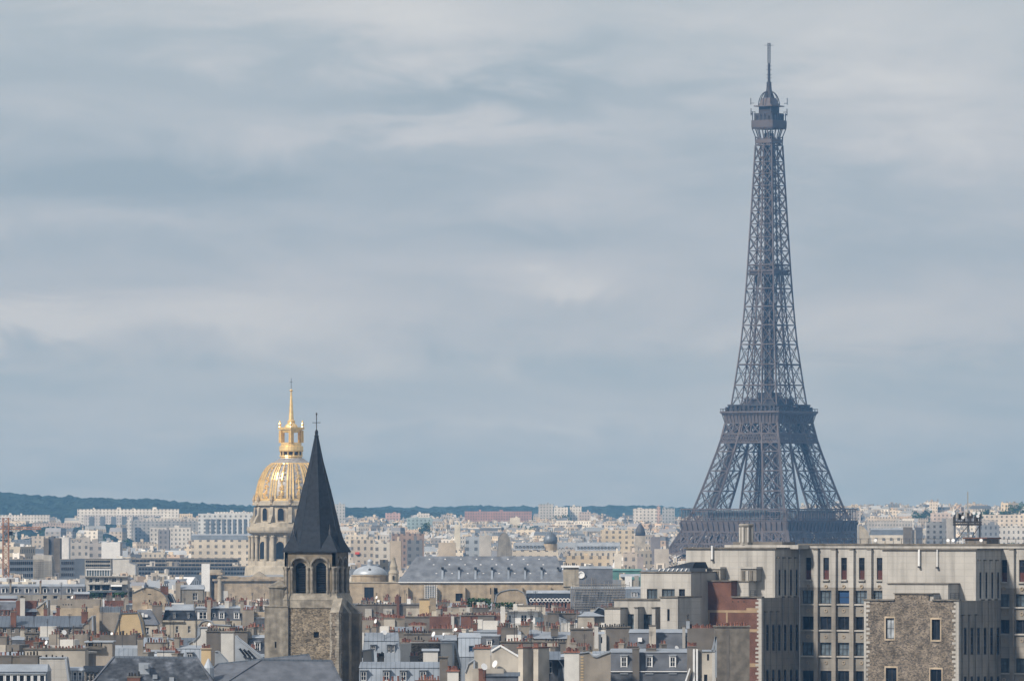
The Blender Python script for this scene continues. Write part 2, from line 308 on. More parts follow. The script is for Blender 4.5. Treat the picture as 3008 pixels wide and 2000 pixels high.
# ================================================================ the iron lattice tower
TD, TU = 4100, 2259
def eiffel():
    fr = Fr('lattice_tower', TU, TD, 'tall brown iron lattice tower with three platforms and an antenna mast', 'tower', th=0, base=0)
    root = fr.root; root.rotation_euler = (0, 0, math.radians(45 + 9.3))
    HW = [(0, 62.5), (27.4, 44.8), (45, 36.0), (59, 30.4), (77, 25.2), (96, 19.9), (107, 17.8), (116, 15.6), (130, 13.9), (145, 12.3), (155, 11.2), (175, 9.9), (197, 8.7), (231, 7.1), (264, 5.6), (276, 5.2)]
    WD = [(0, 25), (27, 20), (57, 14.6), (96, 11.4), (115, 10.3), (145, 8.8), (175, 8.0), (197, 8.0), (276, 4.4)]
    def itp(t, z):
        if z <= t[0][0]: return t[0][1]
        for (a, b), (c, d) in zip(t, t[1:]):
            if z <= c: return b + (d - b) * (z - a) / (c - a)
        return t[-1][1]
    I, K = 'puddled_iron', 'iron_dark'
    def lattice(mb, a, b, c, d, w, sub=0):
        # a-b bottom, d-c top corners of one panel: X brace, with its own fine web
        mb.beam(a, c, w, I); mb.beam(b, d, w, I)
        if sub:
            a, b, c, d = map(Vector, (a, b, c, d)); m1, m2, m3, m4 = (a + b) / 2, (b + c) / 2, (c + d) / 2, (d + a) / 2
            for p, q in ((m1, m2), (m2, m3), (m3, m4), (m4, m1)): mb.beam(p, q, w * .36, I)
            for s_ in (.25, .75): mb.beam(a.lerp(d, s_), b.lerp(c, s_), w * .3, I)
    def legcorners(sx, sy, z):
        h = itp(HW, z); w = itp(WD, z); i = max(h - w, .0)
        return [Vector((sx * h, sy * h, z)), Vector((sx * i, sy * h, z)), Vector((sx * i, sy * i, z)), Vector((sx * h, sy * i, z))]
    low = [0, 11, 22, 33, 45.5]; mid = [57, 68.5, 80, 91, 98.5, 107]
    zs = [116.5]; dz_ = 12.2
    while zs[-1] < 196: zs.append(zs[-1] + dz_); dz_ *= .965
    zs = zs[:-1] + [197]
    up = [197]; dz_ = 8.0
    while up[-1] < 262: up.append(up[-1] + dz_); dz_ *= .975
    up[-1] = 265
    for sx in (-1, 1):
        for sy in (-1, 1):
            mb = MB()
            for seg, cw in ((low, 1.5), ([45.5, 57], 1.3), (mid, 1.02), ([107, 116.5], 1.0), (zs, .6)):
                for z0, z1 in zip(seg, seg[1:]):
                    A, B = legcorners(sx, sy, z0), legcorners(sx, sy, z1)
                    for i in range(4):
                        j = (i + 1) % 4
                        mb.beam(A[i], B[i], cw * (1.15 if i == 0 else 1), I)
                        if (A[i] - A[j]).length < 1.2: continue
                        lattice(mb, A[i], A[j], B[j], B[i], cw * (.42 if z0 < 110 else .5 if i in (0, 3) else .32), sub=z0 < 110)
                        mb.beam(B[i], B[j], cw * .62, I)
                    if z0 < 110 and z0 > 50:    # lift shafts and stair runs inside the leg
                        ca, cb = sum(A, Vector()) / 4, sum(B, Vector()) / 4
                        mb.beam(ca, cb, 1.0, K)
                        for k in range(4):
                            mb.beam(ca.lerp(A[k], .5), cb.lerp(B[k], .5), .32, K)
                            mb.beam(ca.lerp(A[k], .62), cb.lerp(B[(k + 1) % 4], .62), .3, K); mb.beam(ca.lerp(A[(k + 1) % 4], .62), cb.lerp(B[k], .62), .3, K)
            mb.build('leg', root)
    # shaft above the second platform: outer faces of the merging legs
    mb = MB()
    for z0, z1 in zip(zs, zs[1:]):
        for k in range(4):
            a = math.pi / 2 * k; R = lambda x, y, z: (x * math.cos(a) - y * math.sin(a), x * math.sin(a) + y * math.cos(a), z)
            h0, h1, w0, w1 = itp(HW, z0), itp(HW, z1), itp(WD, z0), itp(WD, z1); g0, g1 = max(h0 - w0, .3), max(h1 - w1, .3)
            mb.beam(R(-g0, -h0, z0), R(g1, -h1, z1), .4, I); mb.beam(R(g0, -h0, z0), R(-g1, -h1, z1), .4, I)
            mb.beam(R(-h1, -h1, z1), R(h1, -h1, z1), .6, I)
    for z0, z1 in zip(up, up[1:]):
        for k in range(4):
            a = math.pi / 2 * k; R = lambda x, y, z: (x * math.cos(a) - y * math.sin(a), x * math.sin(a) + y * math.cos(a), z)
            h0, h1 = itp(HW, z0), itp(HW, z1)
            mb.beam(R(-h0, -h0, z0), R(-h1, -h1, z1), .75, I); mb.beam(R(0, -h0, z0), R(0, -h1, z1), .7, I)
            mb.beam(R(-h1, -h1, z1), R(h1, -h1, z1), .45, I)
            for x0, x1 in ((-1, 0), (0, 1)):
                mb.beam(R(x0 * h0, -h0, z0), R(x1 * h1, -h1, z1), .42, I); mb.beam(R(x1 * h0, -h0, z0), R(x0 * h1, -h1, z1), .42, I)
    mb.build('upper_shaft', root)
    # lift shaft and stairs in the core
    mb = MB(); z = 117
    for cx, cy in ((-1.7, -1.7), (1.7, -1.7), (-1.7, 1.7), (1.7, 1.7), (0, -2.4), (0, 2.4), (-2.4, 0), (2.4, 0)): mb.beam((cx, cy, 116), (cx, cy, 272), .55, K)
    while z < 270:
        for k in range(4):
            a = math.pi / 2 * k; R = lambda x, y, zz: (x * math.cos(a) - y * math.sin(a), x * math.sin(a) + y * math.cos(a), zz)
            mb.beam(R(-1.7, -1.7, z), R(1.7, -1.7, z + 4.2), .35, K); mb.beam(R(-1.7, -1.7, z), R(1.7, -1.7, z), .4, K)
            hh = itp(HW, z)
            if z < 200 and int(z) % 2: mb.beam(R(-1.7, -1.7, z), R(-hh, -hh, z), .3, K)
        z += 4.6
    mb.build('lift_shaft', root)
    mb = MB(); h = itp(HW, 194) - .9
    mb.box(-h, h, -h, h, 191.2, 192, K)
    for k in range(4):
        a = math.pi / 2 * k; R = lambda x, y, z: (x * math.cos(a) - y * math.sin(a), x * math.sin(a) + y * math.cos(a), z)
        mb.beam(R(-h, -h, 193), R(h, -h, 193), .4, I, 2.4); mb.beam(R(-h, -h, 197), R(h, -h, 197), .5, I, .8)
    mb.build('intermediate_platform', root)
    # first platform
    mb = MB(); H1 = 36.2
    def ring(h, z0, z1, t, m=I):
        mb.box(-h, h, -h, -h + t, z0, z1, m); mb.box(-h, h, h - t, h, z0, z1, m); mb.box(-h, -h + t, -h + t, h - t, z0, z1, m); mb.box(h - t, h, -h + t, h - t, z0, z1, m)
    mb.frus(-35.2, 35.2, -35.2, 35.2, 45.6, -36, 36, -36, 36, 49.6, I)
    mb.box(-H1, H1, -H1, H1, 49.6, 51.4, I)
    mb.box(-H1 - .4, H1 + .4, -H1 - .4, H1 + .4, 51.4, 51.9, I)
    for k in range(4):
        a = math.pi / 2 * k; R = lambda x, y, z: (x * math.cos(a) - y * math.sin(a), x * math.sin(a) + y * math.cos(a), z)
        n_ = 20
        for i in range(n_ + 1):
            x = -35.4 + 70.8 * i / n_
            mb.beam(R(x, -35.5, 45.2), R(x * 1.02, -36.7, 50.8), .8, I)      # brackets over the frieze
            mb.beam(R(x, -36, 51.5), R(x, -36, 58), .35, I)                 # gallery posts
            mb.beam(R(x + 1.77, -36, 51.5), R(x + 1.77, -36, 58), .2, I)
        mb.beam(R(-36.3, -36, 58.2), R(36.3, -36, 58.2), 1.0, I, .6); mb.beam(R(-36.3, -36, 53), R(36.3, -36, 53), .2, I, .3)
    mb.build('first_platform', root)
    mb = MB()
    for k in range(4):      # pavilions and glazed galleries between the legs
        a = math.pi / 2 * k; R = lambda x, y, z: (x * math.cos(a) - y * math.sin(a), x * math.sin(a) + y * math.cos(a), z)
        vs = [R(x, y, z) for x, y, z in [(-20, -31, 51.9), (20, -31, 51.9), (20, -19, 51.9), (-20, -19, 51.9), (-20, -33, 57.3), (20, -33, 57.3), (20, -18, 58.2), (-20, -18, 58.2)]]
        mb.add(vs, [(3, 2, 1, 0), (4, 5, 6, 7), (0, 1, 5, 4), (1, 2, 6, 5), (2, 3, 7, 6), (3, 0, 4, 7)], 'glass_light')
        for i in range(15): mb.beam(R(-19.6 + i * 2.8, -31.2, 52), R(-19.6 + i * 2.8, -33, 57), .3, K)
    mb.build('pavilion', root)
    # lattice belt and arches below the first platform
    mb = MB()
    for k in range(4):
        a = math.pi / 2 * k; R = lambda x, y, z: (x * math.cos(a) - y * math.sin(a), x * math.sin(a) + y * math.cos(a), z)
        def belt(z0, z1, n_, w, g0=1.0, g1=1.0):
            h0, h1 = itp(HW, z0) * g0, itp(HW, z1) * g1
            for i in range(n_):
                f0, f1 = -1 + 2 * i / n_, -1 + 2 * (i + 1) / n_
                mb.beam(R(f0 * h0, -h0, z0), R(f1 * h1, -h1, z1), w, I); mb.beam(R(f1 * h0, -h0, z0), R(f0 * h1, -h1, z1), w, I)
                f2 = (f0 + f1) / 2
                mb.beam(R(f2 * h0, -h0, z0), R(f1 * h1, -h1, z1), w * .6, I); mb.beam(R(f2 * h0, -h0, z0), R(f0 * h1, -h1, z1), w * .6, I)
                mb.beam(R(f0 * h0, -h0, z0), R(f2 * h1, -h1, z1), w * .6, I); mb.beam(R(f1 * h0, -h0, z0), R(f2 * h1, -h1, z1), w * .6, I)
            mb.beam(R(-h0, -h0, z0), R(h0, -h0, z0), w * 1.3, I); mb.beam(R(-h1, -h1, z1), R(h1, -h1, z1), w * 1.3, I)
        belt(38.6, 45.2, 16, .6)
        belt(33.4, 38.6, 22, .45)
        prev = None
        for i in range(33):     # the big decorative arch
            t = math.pi * i / 32; x = math.cos(t) * 37.5; z_ = 1 + math.sin(t) * 38.0; x2 = math.cos(t) * 34.5; z2 = 1 + math.sin(t) * 34.6
            y_, y2 = -itp(HW, z_), -itp(HW, z2)
            if prev:
                mb.beam(prev[0], R(x, y_, z_), .8, I); mb.beam(prev[1], R(x2, y2, z2), .8, I); mb.beam(prev[0], R(x2, y2, z2), .4, I); mb.beam(prev[1], R(x, y_, z_), .4, I)
            prev = (R(x, y_, z_), R(x2, y2, z2))
    mb.build('arch', root)
    # belt under the second platform and second platform
    mb = MB()
    for k in range(4):
        a = math.pi / 2 * k; R = lambda x, y, z: (x * math.cos(a) - y * math.sin(a), x * math.sin(a) + y * math.cos(a), z)
        h0, h1 = itp(HW, 96.2), itp(HW, 100.6)
        for i in range(22):
            f0, f1 = -1 + 2 * i / 22, -1 + 2 * (i + 1) / 22
            mb.beam(R(f0 * h0, -h0, 96.2), R(f1 * h1, -h1, 100.6), .42, I); mb.beam(R(f1 * h0, -h0, 96.2), R(f0 * h1, -h1, 100.6), .42, I)
        mb.beam(R(-h0, -h0, 96), R(h0, -h0, 96), .8, I); mb.beam(R(-h1, -h1, 101), R(h1, -h1, 101), .8, I)
        h2 = itp(HW, 107); n_ = 6
        for i in range(n_):
            f0, f1 = -1 + 2 * i / n_, -1 + 2 * (i + 1) / n_
            mb.beam(R(f0 * h1, -h1, 101), R(f1 * h2, -h2, 107), .5, I); mb.beam(R(f1 * h1, -h1, 101), R(f0 * h2, -h2, 107), .5, I); mb.beam(R(f0 * h1, -h1, 101), R(f0 * h2, -h2, 107), .6, I)
    mb.build('lattice_belt', root)
    mb = MB(); h = 17.9
    mb.frus(-h, h, -h, h, 106.8, -18.6, 18.6, -18.6, 18.6, 111.2, I); mb.frus(-18.6, 18.6, -18.6, 18.6, 111.2, -20, 20, -20, 20, 112.8, I); mb.box(-20.2, 20.2, -20.2, 20.2, 112.8, 113.8, I)
    for k in range(4):
        a = math.pi / 2 * k; R = lambda x, y, z: (x * math.cos(a) - y * math.sin(a), x * math.sin(a) + y * math.cos(a), z)
        for i in range(17): mb.beam(R(-18 + i * 2.25, -18, 106.9), R(-19.2 + i * 2.4, -19.6, 112.8), .4, I)
        for i in range(25): mb.beam(R(-19.8 + i * 1.65, -20, 113.6), R(-19.8 + i * 1.65, -20, 115.3), .16, K)
        mb.beam(R(-20, -20, 115.2), R(20, -20, 115.2), .25, K)
        for i in range(13):
            x = -17.5 + i * 2.9; mb.box(*(sorted((R(x, -17.5, 0)[0], R(x + 1.3, -16.4, 0)[0])) + sorted((R(x, -17.5, 0)[1], R(x + 1.3, -16.4, 0)[1]))), 113.8, 116.2 + (i % 3) * .5, K)
        mb.beam(R(-16.9, -16.9, 117.2), R(16.9, -16.9, 117.2), .5, K, .9)
    mb.box(-14.2, 14.2, -14.2, 14.2, 113.8, 114.6, K); mb.box(-10.2, 10.2, -10.2, 10.2, 117.5, 120.6, K); mb.box(-11, 11, -11, 11, 120.6, 121.1, I); mb.box(-4.5, 4.5, -4.5, 4.5, 121.1, 124.5, K)
    mb.build('second_platform', root)
    # top cabin
    mb = MB()
    for k in range(4):
        a = math.pi / 2 * k; R = lambda x, y, z: (x * math.cos(a) - y * math.sin(a), x * math.sin(a) + y * math.cos(a), z)
        for f in (-1, -.5, 0, .5, 1):
            mb.beam(R(f * 5.4, -5.4, 265), R(f * 5.6, -5.6, 270), .5, I); mb.beam(R(f * 5.6, -5.6, 270), R(f * 7.0, -7.0, 274.8), .45, I)
            mb.beam(R(f * 5.4, -5.4, 265), R(-f * 5.6, -5.6, 270), .35, I)
        mb.beam(R(-5.5, -5.5, 267.4), R(5.5, -5.5, 267.4), .5, I, 2.2)
        for i in range(17): mb.beam(R(-7.1 + i * .89, -7.25, 275), R(-7.1 + i * .89, -7.25, 279), .14, I)
        for i in range(6):      # aerials round the gallery
            x = -6.6 + i * 2.65; hh = random.Random(i + k * 9).uniform(1.5, 4.5)
            mb.beam(R(x, -6.9, 279), R(x, -6.9, 280 + hh), .3, K); mb.beam(R(x - .5, -7.2, 281 + hh * .5), R(x + .5, -7.2, 281 + hh * .5), .35, K)
        mb.beam(R(-8.2, -6.4, 288.2), R(-8.2, -6.4, 292), .3, K); mb.beam(R(-6, -6.4, 289), R(-8.4, -6.4, 289), .3, K); mb.beam(R(-5.5, -6.2, 284), R(-7.9, -6.6, 284), .3, K); mb.beam(R(-7.9, -6.6, 282), R(-7.9, -6.6, 286), .35, K)
    mb.frus(-6.6, 6.6, -6.6, 6.6, 274.2, -7.1, 7.1, -7.1, 7.1, 275.2, I); mb.box(-7.2, 7.2, -7.2, 7.2, 275.2, 279.2, I)
    mb.box(-6.1, 6.1, -6.1, 6.1, 279.2, 283.2, K); mb.box(-4.2, 4.2, -4.2, 4.2, 283.2, 287, 'iron_dark'); mb.box(-6.3, 6.3, -6.3, 6.3, 287, 287.6, I); mb.frus(-4.4, 4.4, -4.4, 4.4, 287.6, -2.8, 2.8, -2.8, 2.8, 292, I)
    mb.build('top_cabin', root)
    mb = MB()
    for k in range(8):
        a = k * math.pi / 4; pr = None
        for i in range(7):
            t = i / 6 * math.pi / 2; r = 5.2 * math.cos(t) + .9; z_ = 287.6 + 8.2 * math.sin(t); p = (r * math.cos(a), r * math.sin(a), z_)
            if pr: mb.beam(pr, p, .4, K)
            pr = p
    mb.lathe([(2.6, 292), (2.4, 294.4), (1.7, 296.5), (1.5, 298)], K, 8)
    mb.build('arched_ribs', root)
    mb = MB()
    mb.lathe([(1.5, 297), (1.3, 301.2)], K, 8); mb.lathe([(.82, 301.2), (.75, 311.8)], K, 8)
    for z_ in (299, 300.6, 303.4, 305.2, 308.2, 310.2):
        mb.beam((-1.9, 0, z_), (1.9, 0, z_), .22, K); mb.beam((0, -1.9, z_), (0, 1.9, z_), .22, K)
    for x, y in ((-.62, -.62), (.62, -.62), (.62, .62), (-.62, .62)): mb.beam((x, y, 311.8), (x, y, 323.4), .16, K)
    for i in range(12):
        z_ = 312 + i * .95
        mb.beam((-.62, -.62, z_), (.62, -.62, z_ + .9), .13, K); mb.beam((.62, -.62, z_), (.62, .62, z_ + .9), .13, K); mb.beam((.62, .62, z_), (-.62, .62, z_ + .9), .13, K); mb.beam((-.62, .62, z_), (-.62, -.62, z_ + .9), .13, K)
    mb.beam((-2, -2, 322), (2, 2, 322), .2, K); mb.beam((-2, 2, 322), (2, -2, 322), .2, K)
    mb.build('antenna_mast', root)
eiffel()
# ================================================================ shared details
def y_at(fr, u, x):
    a = (u - CU) / F; return (a * (fr.Y - fr.s * x) - fr.X - fr.c * x) / (fr.s - a * fr.c)
Fr.yat = y_at
def wall_holes(mb, x0, x1, z0, z1, holes, y, m, t=.45, back=None):
    """front wall with real openings; behind it the body runs back to `back`"""
    zs = sorted({z0, z1} | {h[2] for h in holes if z0 < h[2] < z1} | {h[3] for h in holes if z0 < h[3] < z1})
    for a, b in zip(zs, zs[1:]):
        mid = (a + b) / 2; hs = sorted((max(h[0], x0), min(h[1], x1)) for h in holes if h[2] < mid < h[3]); c = x0
        for p, q in hs:
            if p > c: mb.box(c, p, y, y + t, a, b, m)
            c = max(c, q)
        if c < x1: mb.box(c, x1, y, y + t, a, b, m)
    if back is not None: mb.box(x0, x1, y + t, back, z0, z1, m)
def unit_window(name, frame, pane, cols=2, rows=1, fw=.09):
    mb = MB(); mb.box(fw * .5, 1 - fw * .5, .06, .1, fw * .5, 1 - fw * .5, pane)
    mb.box(0, fw, 0, .09, 0, 1, frame); mb.box(1 - fw, 1, 0, .09, 0, 1, frame); mb.box(fw, 1 - fw, 0, .09, 0, fw * .7, frame); mb.box(fw, 1 - fw, 0, .09, 1 - fw * .7, 1, frame)
    for i in range(1, cols): mb.box(i / cols - fw * .4, i / cols + fw * .4, .01, .06, fw * .7, 1 - fw * .7, frame)
    for i in range(1, rows): mb.box(fw, 1 - fw, .02, .055, i / rows - fw * .2, i / rows + fw * .2, frame)
    return mb.mesh(name)
WIN = {'casement': unit_window('window', 'white_paint', 'glass', 2, 2), 'metal': unit_window('window', 'iron', 'glass', 2, 1, .05), 'blind': unit_window('window', 'iron', 'curtain', 2, 2, .05),
       'light': unit_window('window', 'iron', 'glass_light', 3, 2, .05), 'slit': unit_window('window', 'iron', 'glass', 1, 3, .06), 'redslit': unit_window('window', 'iron', 'glass', 1, 3, .06),
       'blue': unit_window('window', 'iron', 'blue_cloth', 1, 2, .06), 'plain': unit_window('window', 'white_paint', 'glass', 1, 1, .07)}
_m = MB(); _m.box(0, 1, 0, .1, 0, .42, 'dull_red').box(.06, .94, .03, .1, .42, 1, 'glass').box(0, .06, 0, .1, .42, 1, 'iron').box(.94, 1, 0, .1, .42, 1, 'iron').box(.06, .94, 0, .05, .70, .72, 'iron'); WIN['redslit'] = _m.mesh('window')
_m = MB(); _m.lathe([(.20, 0), (.17, .55), (.21, .6), (.19, .75)], 'terracotta', 7); POT = _m.mesh('chimney_pot')
_m = MB(); _m.lathe([(.13, 0), (.13, .6), (.28, .65), (.05, .95)], 'iron', 7); COWL = _m.mesh('chimney_pot')
_m = MB(); _m.lathe([(.18, 0), (.15, .7)], 'soot', 7); POTB = _m.mesh('chimney_pot')
_m = MB()
for i_ in range(4):
    pass
_m.lathe([(.02, 0), (.30, .05), (.50, .16), (.52, .17)], 'white_paint', 12); DISH = _m.mesh('satellite_dish')
_m = MB(); _m.beam((0, 0, 0), (0, 0, 3.6), .07, 'iron')
for i_ in range(5): _m.beam((-.45 + .05 * i_, 0, 3.5 - .16 * i_), (.45 - .05 * i_, 0, 3.5 - .16 * i_), .05, 'iron')
AERIAL = _m.mesh('aerial')
# dormer: unit box, window child is placed separately
def dormer_mesh(cheek, top):
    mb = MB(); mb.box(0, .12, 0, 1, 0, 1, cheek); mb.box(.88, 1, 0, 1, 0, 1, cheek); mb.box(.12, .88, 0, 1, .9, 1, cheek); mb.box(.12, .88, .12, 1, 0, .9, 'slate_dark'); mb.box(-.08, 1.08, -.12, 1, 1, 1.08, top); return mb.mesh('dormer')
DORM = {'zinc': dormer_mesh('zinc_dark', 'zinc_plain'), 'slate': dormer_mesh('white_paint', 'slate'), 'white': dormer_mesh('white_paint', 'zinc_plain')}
R0 = random.Random(11)
def window(root, x, z, w, h, y, style='casement', rz=0): return inst('window', WIN[style], root, (x, y, z), (w, 1.6, h), rz)
def pots(chim, n, x0, x1, y, z, rnd=R0, kind=None, sc_=1.0):
    for i in range(n):
        k = kind or rnd.choice(['t', 't', 't', 't', 'b', 'b', 'c'])
        s_ = sc_ * rnd.uniform(.62, .95)
        inst('chimney_pot', {'t': POT, 'b': POTB, 'c': COWL}[k], chim, (x0 + (x1 - x0) * (i + .5 + rnd.uniform(-.15, .15)) / n, y + rnd.uniform(-.1, .1), z), (s_, s_, s_ * rnd.uniform(.7, 1.25)))
def chimney(root, x0, x1, y0, y1, z0, z1, m, n=5, kind=None, rnd=R0, axis='x', sc_=1.0):
    mb = MB(); mb.box(x0, x1, y0, y1, z0, z1, m); mb.box(x0 - .08, x1 + .08, y0 - .08, y1 + .08, z1, z1 + .18, 'dark_stone' if rnd.random() < .6 else m)
    c = mb.build('chimney_stack', root)
    if axis == 'x': pots(c, n, x0, x1, (y0 + y1) / 2, z1 + .18, rnd, kind, sc_)
    else:
        for i in range(n):
            inst('chimney_pot', POT if kind != 'b' else POTB, c, ((x0 + x1) / 2, y0 + (y1 - y0) * (i + .5) / n, z1 + .18), (sc_,) * 3)
    return c
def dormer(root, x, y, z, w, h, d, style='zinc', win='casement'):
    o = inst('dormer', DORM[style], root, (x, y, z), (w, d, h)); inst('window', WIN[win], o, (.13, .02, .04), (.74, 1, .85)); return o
# ================================================================ gold domed church
def domed_church():
    D = 2700; fr = Fr('domed_church', 854.5, D, 'baroque stone church with gilded ribbed dome and gold lantern', 'church', base=0); r = fr.root
    Z = lambda v: CZ + (HV - v) / F * D
    fr.root.location.y = D + 4
    prof = [(13.25, Z(1467)), (13.1, Z(1452)), (12.6, Z(1433)), (11.9, Z(1410)), (10.6, Z(1388)), (9.0, Z(1371)), (7.2, Z(1360)), (5.2, Z(1350)), (4.3, Z(1345))]
    MB().lathe(prof, 'lead', 48).build('dome', r, smooth=True)
    g = MB()
    for k in range(12):
        a = math.radians(-90 + 30 * k)
        for off in (-.085, .085):
            for (r0, z0), (r1, z1) in zip(prof[:7], prof[1:7]):
                f0, f1 = r0 / 13.25, r1 / 13.25
                p = [(math.cos(a + off) * (r0 + .15), math.sin(a + off) * (r0 + .15), z0), (math.cos(a + off) * (r1 + .15), math.sin(a + off) * (r1 + .15), z1)]
                g.beam(p[0], p[1], (.72) * (f0 + f1) / 2, 'gold', .4)
        for (r0, z0), (r1, z1) in zip(prof[:7], prof[1:7]): g.beam((math.cos(a) * (r0 + .05), math.sin(a) * (r0 + .05), z0), (math.cos(a) * (r1 + .05), math.sin(a) * (r1 + .05), z1), .45, 'gold', .4)
    g.lathe([(13.5, Z(1472)), (13.5, Z(1465)), (13.2, Z(1464))], 'gold', 48); g.lathe([(7.6, Z(1363)), (7.5, Z(1360)), (7.2, Z(1359))], 'gold', 48)
    g.build('gilded_rib', r)
    rnd = random.Random(4)
    for k in range(12):
        t = MB(); a = math.radians(-75 + 30 * k)
        for f in [.08, .16, .22, .30, .36, .46, .52, .60, .70, .78]:
            q = f * (len(prof) - 3); i = int(q); q -= i; rr = prof[i][0] + (prof[i + 1][0] - prof[i][0]) * q; zz = prof[i][1] + (prof[i + 1][1] - prof[i][1]) * q
            for j in range(5):
                da = rnd.uniform(-.075, .075) * (1 - f * .2); s_ = rnd.uniform(.3, .75) * (1.1 - f * .4)
                c = Vector((math.cos(a + da) * rr, math.sin(a + da) * rr, zz + rnd.uniform(-.5, .5)))
                t.beam(c - Vector((s_ * .5, s_ * .2, s_ * rnd.uniform(-.7, .9))), c + Vector((s_ * .5, s_ * .2, s_ * rnd.uniform(-.7, .9))), s_ * .9, 'gold')
        for (r0, z0), (r1, z1) in zip(prof[:6], prof[1:7]): t.beam((math.cos(a) * r0, math.sin(a) * r0, z0), (math.cos(a) * r1, math.sin(a) * r1, z1), .5, 'gold', .4)
        t.build('gilded_trophy', r)
    # drum
    st = 'pale_stone'
    d = MB(); d.lathe([(14.4, Z(1484)), (14.4, Z(1481)), (13.9, Z(1480)), (13.9, Z(1472)), (13.4, Z(1470))], st, 48)
    d.lathe([(13.3, Z(1535)), (13.3, Z(1484))], st, 48)
    d.build('attic_drum', r)
    d = MB(); d.lathe([(14.7, Z(1650)), (14.4, Z(1570)), (16.4, Z(1563)), (16.7, Z(1557)), (16.7, Z(1548)), (15.6, Z(1546)), (15.6, Z(1536)), (14.2, Z(1534))], st, 48)
    d.lathe([(17.6, Z(1690)), (17.3, Z(1665)), (16.4, Z(1660)), (16.3, Z(1648)), (15, Z(1646))], st, 48); d.build('drum', r)
    for k in range(12):
        a = -75 + 30 * k; ar = math.radians(a + 90)
        for zc0, zc1, w, rr in ((Z(1528), Z(1492), 2.3, 13.3), (Z(1641), Z(1590), 2.9, 14.4)):
            m = MB(); hh = zc1 - zc0 - w / 2
            pts = [(-w / 2, 0), (w / 2, 0), (w / 2, hh)] + [(w / 2 * math.cos(t * math.pi / 8), hh + w / 2 * math.sin(t * math.pi / 8)) for t in range(1, 8)] + [(-w / 2, hh)]
            m.prism(pts, -.25, .4, 'glass'); p2 = [(x * 1.28, z * 1.07 - .2) for x, z in pts]; m.prism(p2, -.1, .3, 'stone')
            m.build('window', r, (math.cos(ar - math.pi / 2) * (rr + .1), math.sin(ar - math.pi / 2) * (rr + .1), zc0), rz=ar)
        for da in (-9.5, 9.5):
            b = math.radians(a + 15 + da * .62)
            for rr, z0, z1, cr in ((15.6, Z(1648), Z(1572), .62),):
                m = MB(); m.lathe([(cr * 1.3, z0), (cr * 1.3, z0 + .8), (cr, z0 + 1), (cr * .88, z1 - 1), (cr * 1.3, z1 - .5), (cr * 1.3, z1)], 'pale_stone', 10); m.build('column', r, (math.cos(b) * rr, math.sin(b) * rr, 0))
        b = math.radians(a + 15)      # scrolled buttress and torch between the attic windows
        m = MB(); m.prism([(13.2, Z(1535)), (15.9, Z(1535)), (15.4, Z(1525)), (14.3, Z(1512)), (14.0, Z(1490)), (13.2, Z(1486))], -.7, .7, 'pale_stone'); m.lathe([(.5, Z(1484)), (.7, Z(1480)), (.4, Z(1476)), (.75, Z(1468)), (.3, Z(1458)), (.1, Z(1452))], 'stone', 8, cx=14.0)
        m.build('buttress', r, rz=b)
    # lantern
    L = MB(); L.lathe([(4.2, Z(1347)), (4.0, Z(1342)), (4.5, Z(1340)), (4.4, Z(1337))], 'gold', 24); L.lathe([(3.7, Z(1337)), (3.7, Z(1326))], 'iron_dark', 24)
    L.lathe([(4.5, Z(1326)), (4.6, Z(1322)), (4.5, Z(1310)), (3.9, Z(1309)), (3.9, Z(1301)), (3.6, Z(1299))], 'gold', 24)
    for k in range(12):
        a = k * math.pi / 6; L.beam((4 * math.cos(a), 4 * math.sin(a), Z(1338)), (4 * math.cos(a), 4 * math.sin(a), Z(1326)), .5, 'gold')
    L.box(-3.5, 3.5, -3.5, 3.5, Z(1261), Z(1254), 'gold'); L.box(-2.9, 2.9, -2.9, 2.9, Z(1267), Z(1261), 'gold')
    for sx in (-1, 1):
        for sy in (-1, 1):
            for dx_, dy_ in ((3.1, 2.3), (2.3, 3.1), (3.1, 3.1)): L.lathe([(.34, Z(1300)), (.28, Z(1263))], 'gold', 8, cx=sx * dx_, cy=sy * dy_)
            L.box(*sorted((sx * 1.75, sx * 2.7)), *sorted((sy * 1.75, sy * 2.7)), Z(1300), Z(1262), 'gold')
            L.lathe([(.55, Z(1254)), (.35, Z(1250)), (.6, Z(1245)), (.3, Z(1240)), (.35, Z(1237)), (.05, Z(1234))], 'gold', 8, cx=sx * 3.0, cy=sy * 3.0)
        L.box(-1.75, 1.75, *sorted((sx * 2.2, sx * 2.7)), Z(1270), Z(1261), 'gold'); L.box(*sorted((sx * 2.2, sx * 2.7)), -1.75, 1.75, Z(1270), Z(1261), 'gold')
    L.lathe([(2.6, Z(1254)), (2.1, Z(1247)), (1.4, Z(1242)), (1.5, Z(1236)), (.95, Z(1232)), (.85, Z(1228))], 'gold', 12)
    o = L.build('lantern', r, rz=math.radians(45))
    s_ = MB(); s_.lathe([(.95, Z(1230)), (.26, Z(1150))], 'gold', 8); s_.lathe([(.2, Z(1150)), (.55, Z(1148)), (.62, Z(1146)), (.5, Z(1144)), (.1, Z(1142))], 'gold', 10); s_.beam((0, 0, Z(1143)), (0, 0, Z(1110)), .16, 'iron'); s_.beam((-.5, 0, Z(1121)), (.5, 0, Z(1121)), .14, 'iron'); s_.build('spire', r)
    # square body below the drum
    b = MB(); zt = Z(1697); f = -31
    X = lambda u: (u - 854.5) / F * (D + f)
    z2 = lambda v: CZ + (HV - v) / F * (D + f)
    b.box(X(636), X(1012), f, 31, 0, z2(1706), 'stone'); b.box(X(630), X(1016), f - .8, 31, z2(1706), z2(1700), 'stone'); b.box(X(640), X(1010), f + .5, 30, z2(1700), z2(1694), 'stone')
